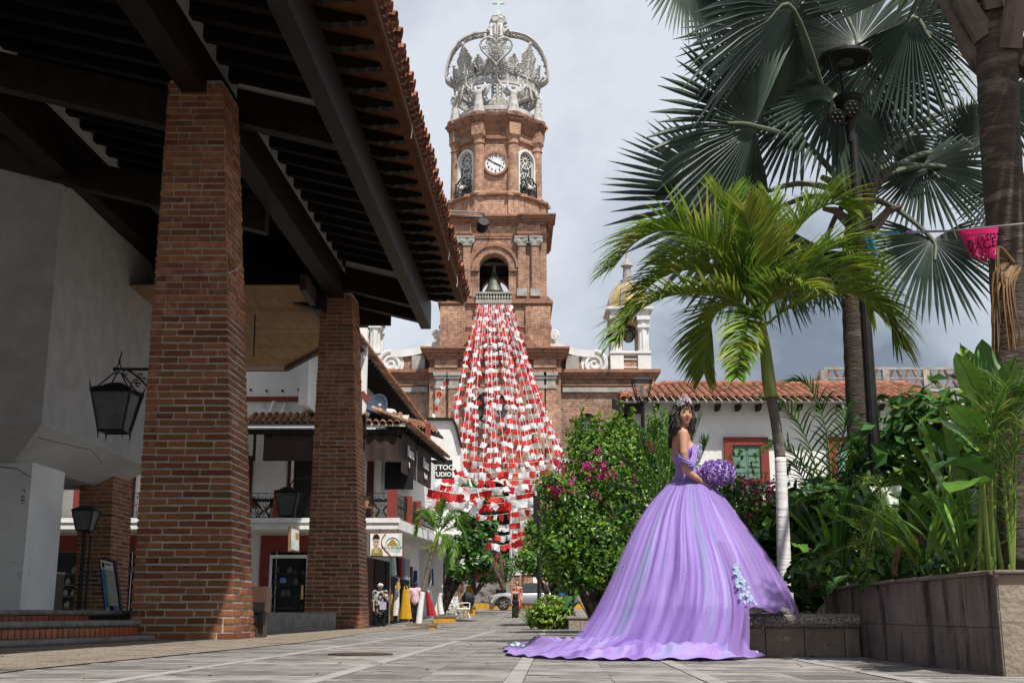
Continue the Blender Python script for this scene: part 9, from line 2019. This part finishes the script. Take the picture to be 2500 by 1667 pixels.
ST = dict(head=(0,0,.935), neck=(0,.005,.86), chest=(0,.005,.72), hip=(0,0,.54), sl=(-.105,0,.80), sr=(.105,0,.80), el=(-.135,.01,.62), er=(.135,.01,.62), wl=(-.125,-.04,.47), wr=(.125,-.04,.47), fl=(-.12,-.06,.42), fr=(.12,-.06,.42), hl=(-.05,0,.51), hr=(.05,0,.51), kl=(-.055,-.01,.28), kr=(.055,-.01,.28), al=(-.055,.01,.04), ar=(.055,.01,.04), tl=(-.06,-.07,.015), tr=(.06,-.07,.015))
top = lambda g=.0: [('sl','sr',.058+g,.058+g),('neck','chest',.045,.092+g),('chest','hip',.092+g,.098+g),('sl','el',.045+g,.04+g),('sr','er',.045+g,.04+g)]
legs = lambda a, c: [('hl','kl',.066,a),('kl','al',a,c),('hr','kr',.066,a),('kr','ar',a,c),('hl','hr',.085,.085)]
leo = mat('black_white_print', (.02,.02,.02), (.55,.53,.50), (.05,.05,.05), scale=9, rough=.8, lo=.42, hi=.58); strp = mat('pink_stripe_knit', (.62,.32,.38), (.70,.62,.62), (.55,.22,.30), scale=5, rough=.85, stretch=(6,6,.3), lo=.45, hi=.55)
J = dict(ST); J.update(er=(.16,-.05,.66), wr=(.07,-.12,.80), fr=(.03,-.12,.84), kr=(.07,-.03,.28), ar=(.10,.0,.04), tr=(.11,-.07,.015), face=(0.2,-1,0))
person('woman in white visor and black and white print top raising a hand to her face', V((at(927,1500,42.5).x,42.5,at(927,1537,42.5).z-.05)), 1.62, .0, J, [('top', leo, top(.01)+[('hip',(0,0,.42),.10,.115)]), ('trousers', GM['black'], legs(.05,.04))], hat=visor)
b = MB(); p = at(935,1478,42.25); b.box(p, (.22,.08,.26)); o = b.build('shoulder_bag', GM['lilac'], label='small purple shoulder bag carried by the woman in the white visor', cat='bag'); o['kind'] = 'thing'
J = dict(ST); J.update(er=(.17,-.02,.74), wr=(.22,-.06,.86), fr=(.23,-.06,.90), face=(0,1,0))
person('shopper in pink striped top reaching up to the clothes rack, seen from behind', V((at(1012,1500,48.0).x,48.0,zs(48))), 1.58, 0, J, [('top', strp, top(.015)), ('trousers', GM['black'], legs(.055,.05))])
J = dict(ST); J.update(chest=(.0,.03,.72), hip=(0,.02,.54), el=(-.13,.0,.63), wl=(-.16,-.02,.48), face=(-.6,-.8,0), hairlocks=(('head',(.02,.06,.74),.05,.04),)); J['head'] = (-.01,-.0,.935)
person('woman with long dark hair in a black backless outfit posing in the street', V((at(1258,1500,56).x,56,at(1258,1510,56).z)), 1.45, .5, J, [('trousers', GM['black'], legs(.06,.055)+[('hip','hl',.09,.09)]), ('top', GM['black'], [('chest',(0,0,.66),.088,.086)])])
J = dict(ST); J.update(face=(-.5,-.9,0), hairlocks=(('head',(.05,.05,.72),.05,.04),))
person('woman with long wavy hair in an orange red dress behind the woman in black', V((at(1263,1500,57).x,57,at(1263,1506,57).z)), 1.66, .2, J, [('dress', mat('orange_red_fabric', (.50,.07,.03), (.40,.05,.025), scale=4, rough=.8), [('sl','sr',.03,.03),('chest','hip',.086,.09),('hip',(0,0,.30),.095,.12)])])
SIT = dict(ST); SIT.update(head=(0,-.06,.70), neck=(0,-.02,.63), chest=(0,.0,.50), hip=(0,.03,.33), sl=(-.105,0,.58), sr=(.105,0,.58), el=(-.13,-.06,.42), er=(.13,-.06,.42), wl=(-.06,-.18,.38), wr=(.06,-.18,.38), fl=(-.03,-.21,.38), fr=(.03,-.21,.38), hl=(-.05,.03,.30), hr=(.05,.03,.30), kl=(-.07,-.24,.31), kr=(.07,-.24,.31), al=(-.07,-.25,.04), ar=(.07,-.25,.04), tl=(-.07,-.32,.015), tr=(.07,-.32,.015))
person('man in dark blue clothes and blue cap sitting beside the potted croton', V((at(1382,1500,32).x,32,-.42)), 1.72, -1.3, SIT, [('jacket', GM['blue'], top(.015)), ('trousers', GM['blue'], legs(.055,.045))], hat=blue_cap)
person('person in dark red top sitting on the church stairs', V((at(1228,1430,80.5).x,80.5,1.35)), 1.65, -.9, SIT, [('top', GM['crimson'], top(.01)), ('trousers', GM['black'], legs(.055,.045))], h=.03)
person('pedestrian in yellow top and white trousers by the tree at the stairs', V((at(1150,1440,66).x,66,zs(66)+.05)), 1.6, .2, dict(ST), [('top', GM['yellow'], top(.01)), ('trousers', GM['white'], legs(.06,.05))], h=.03)
bpy.data.scenes.remove(TSC)
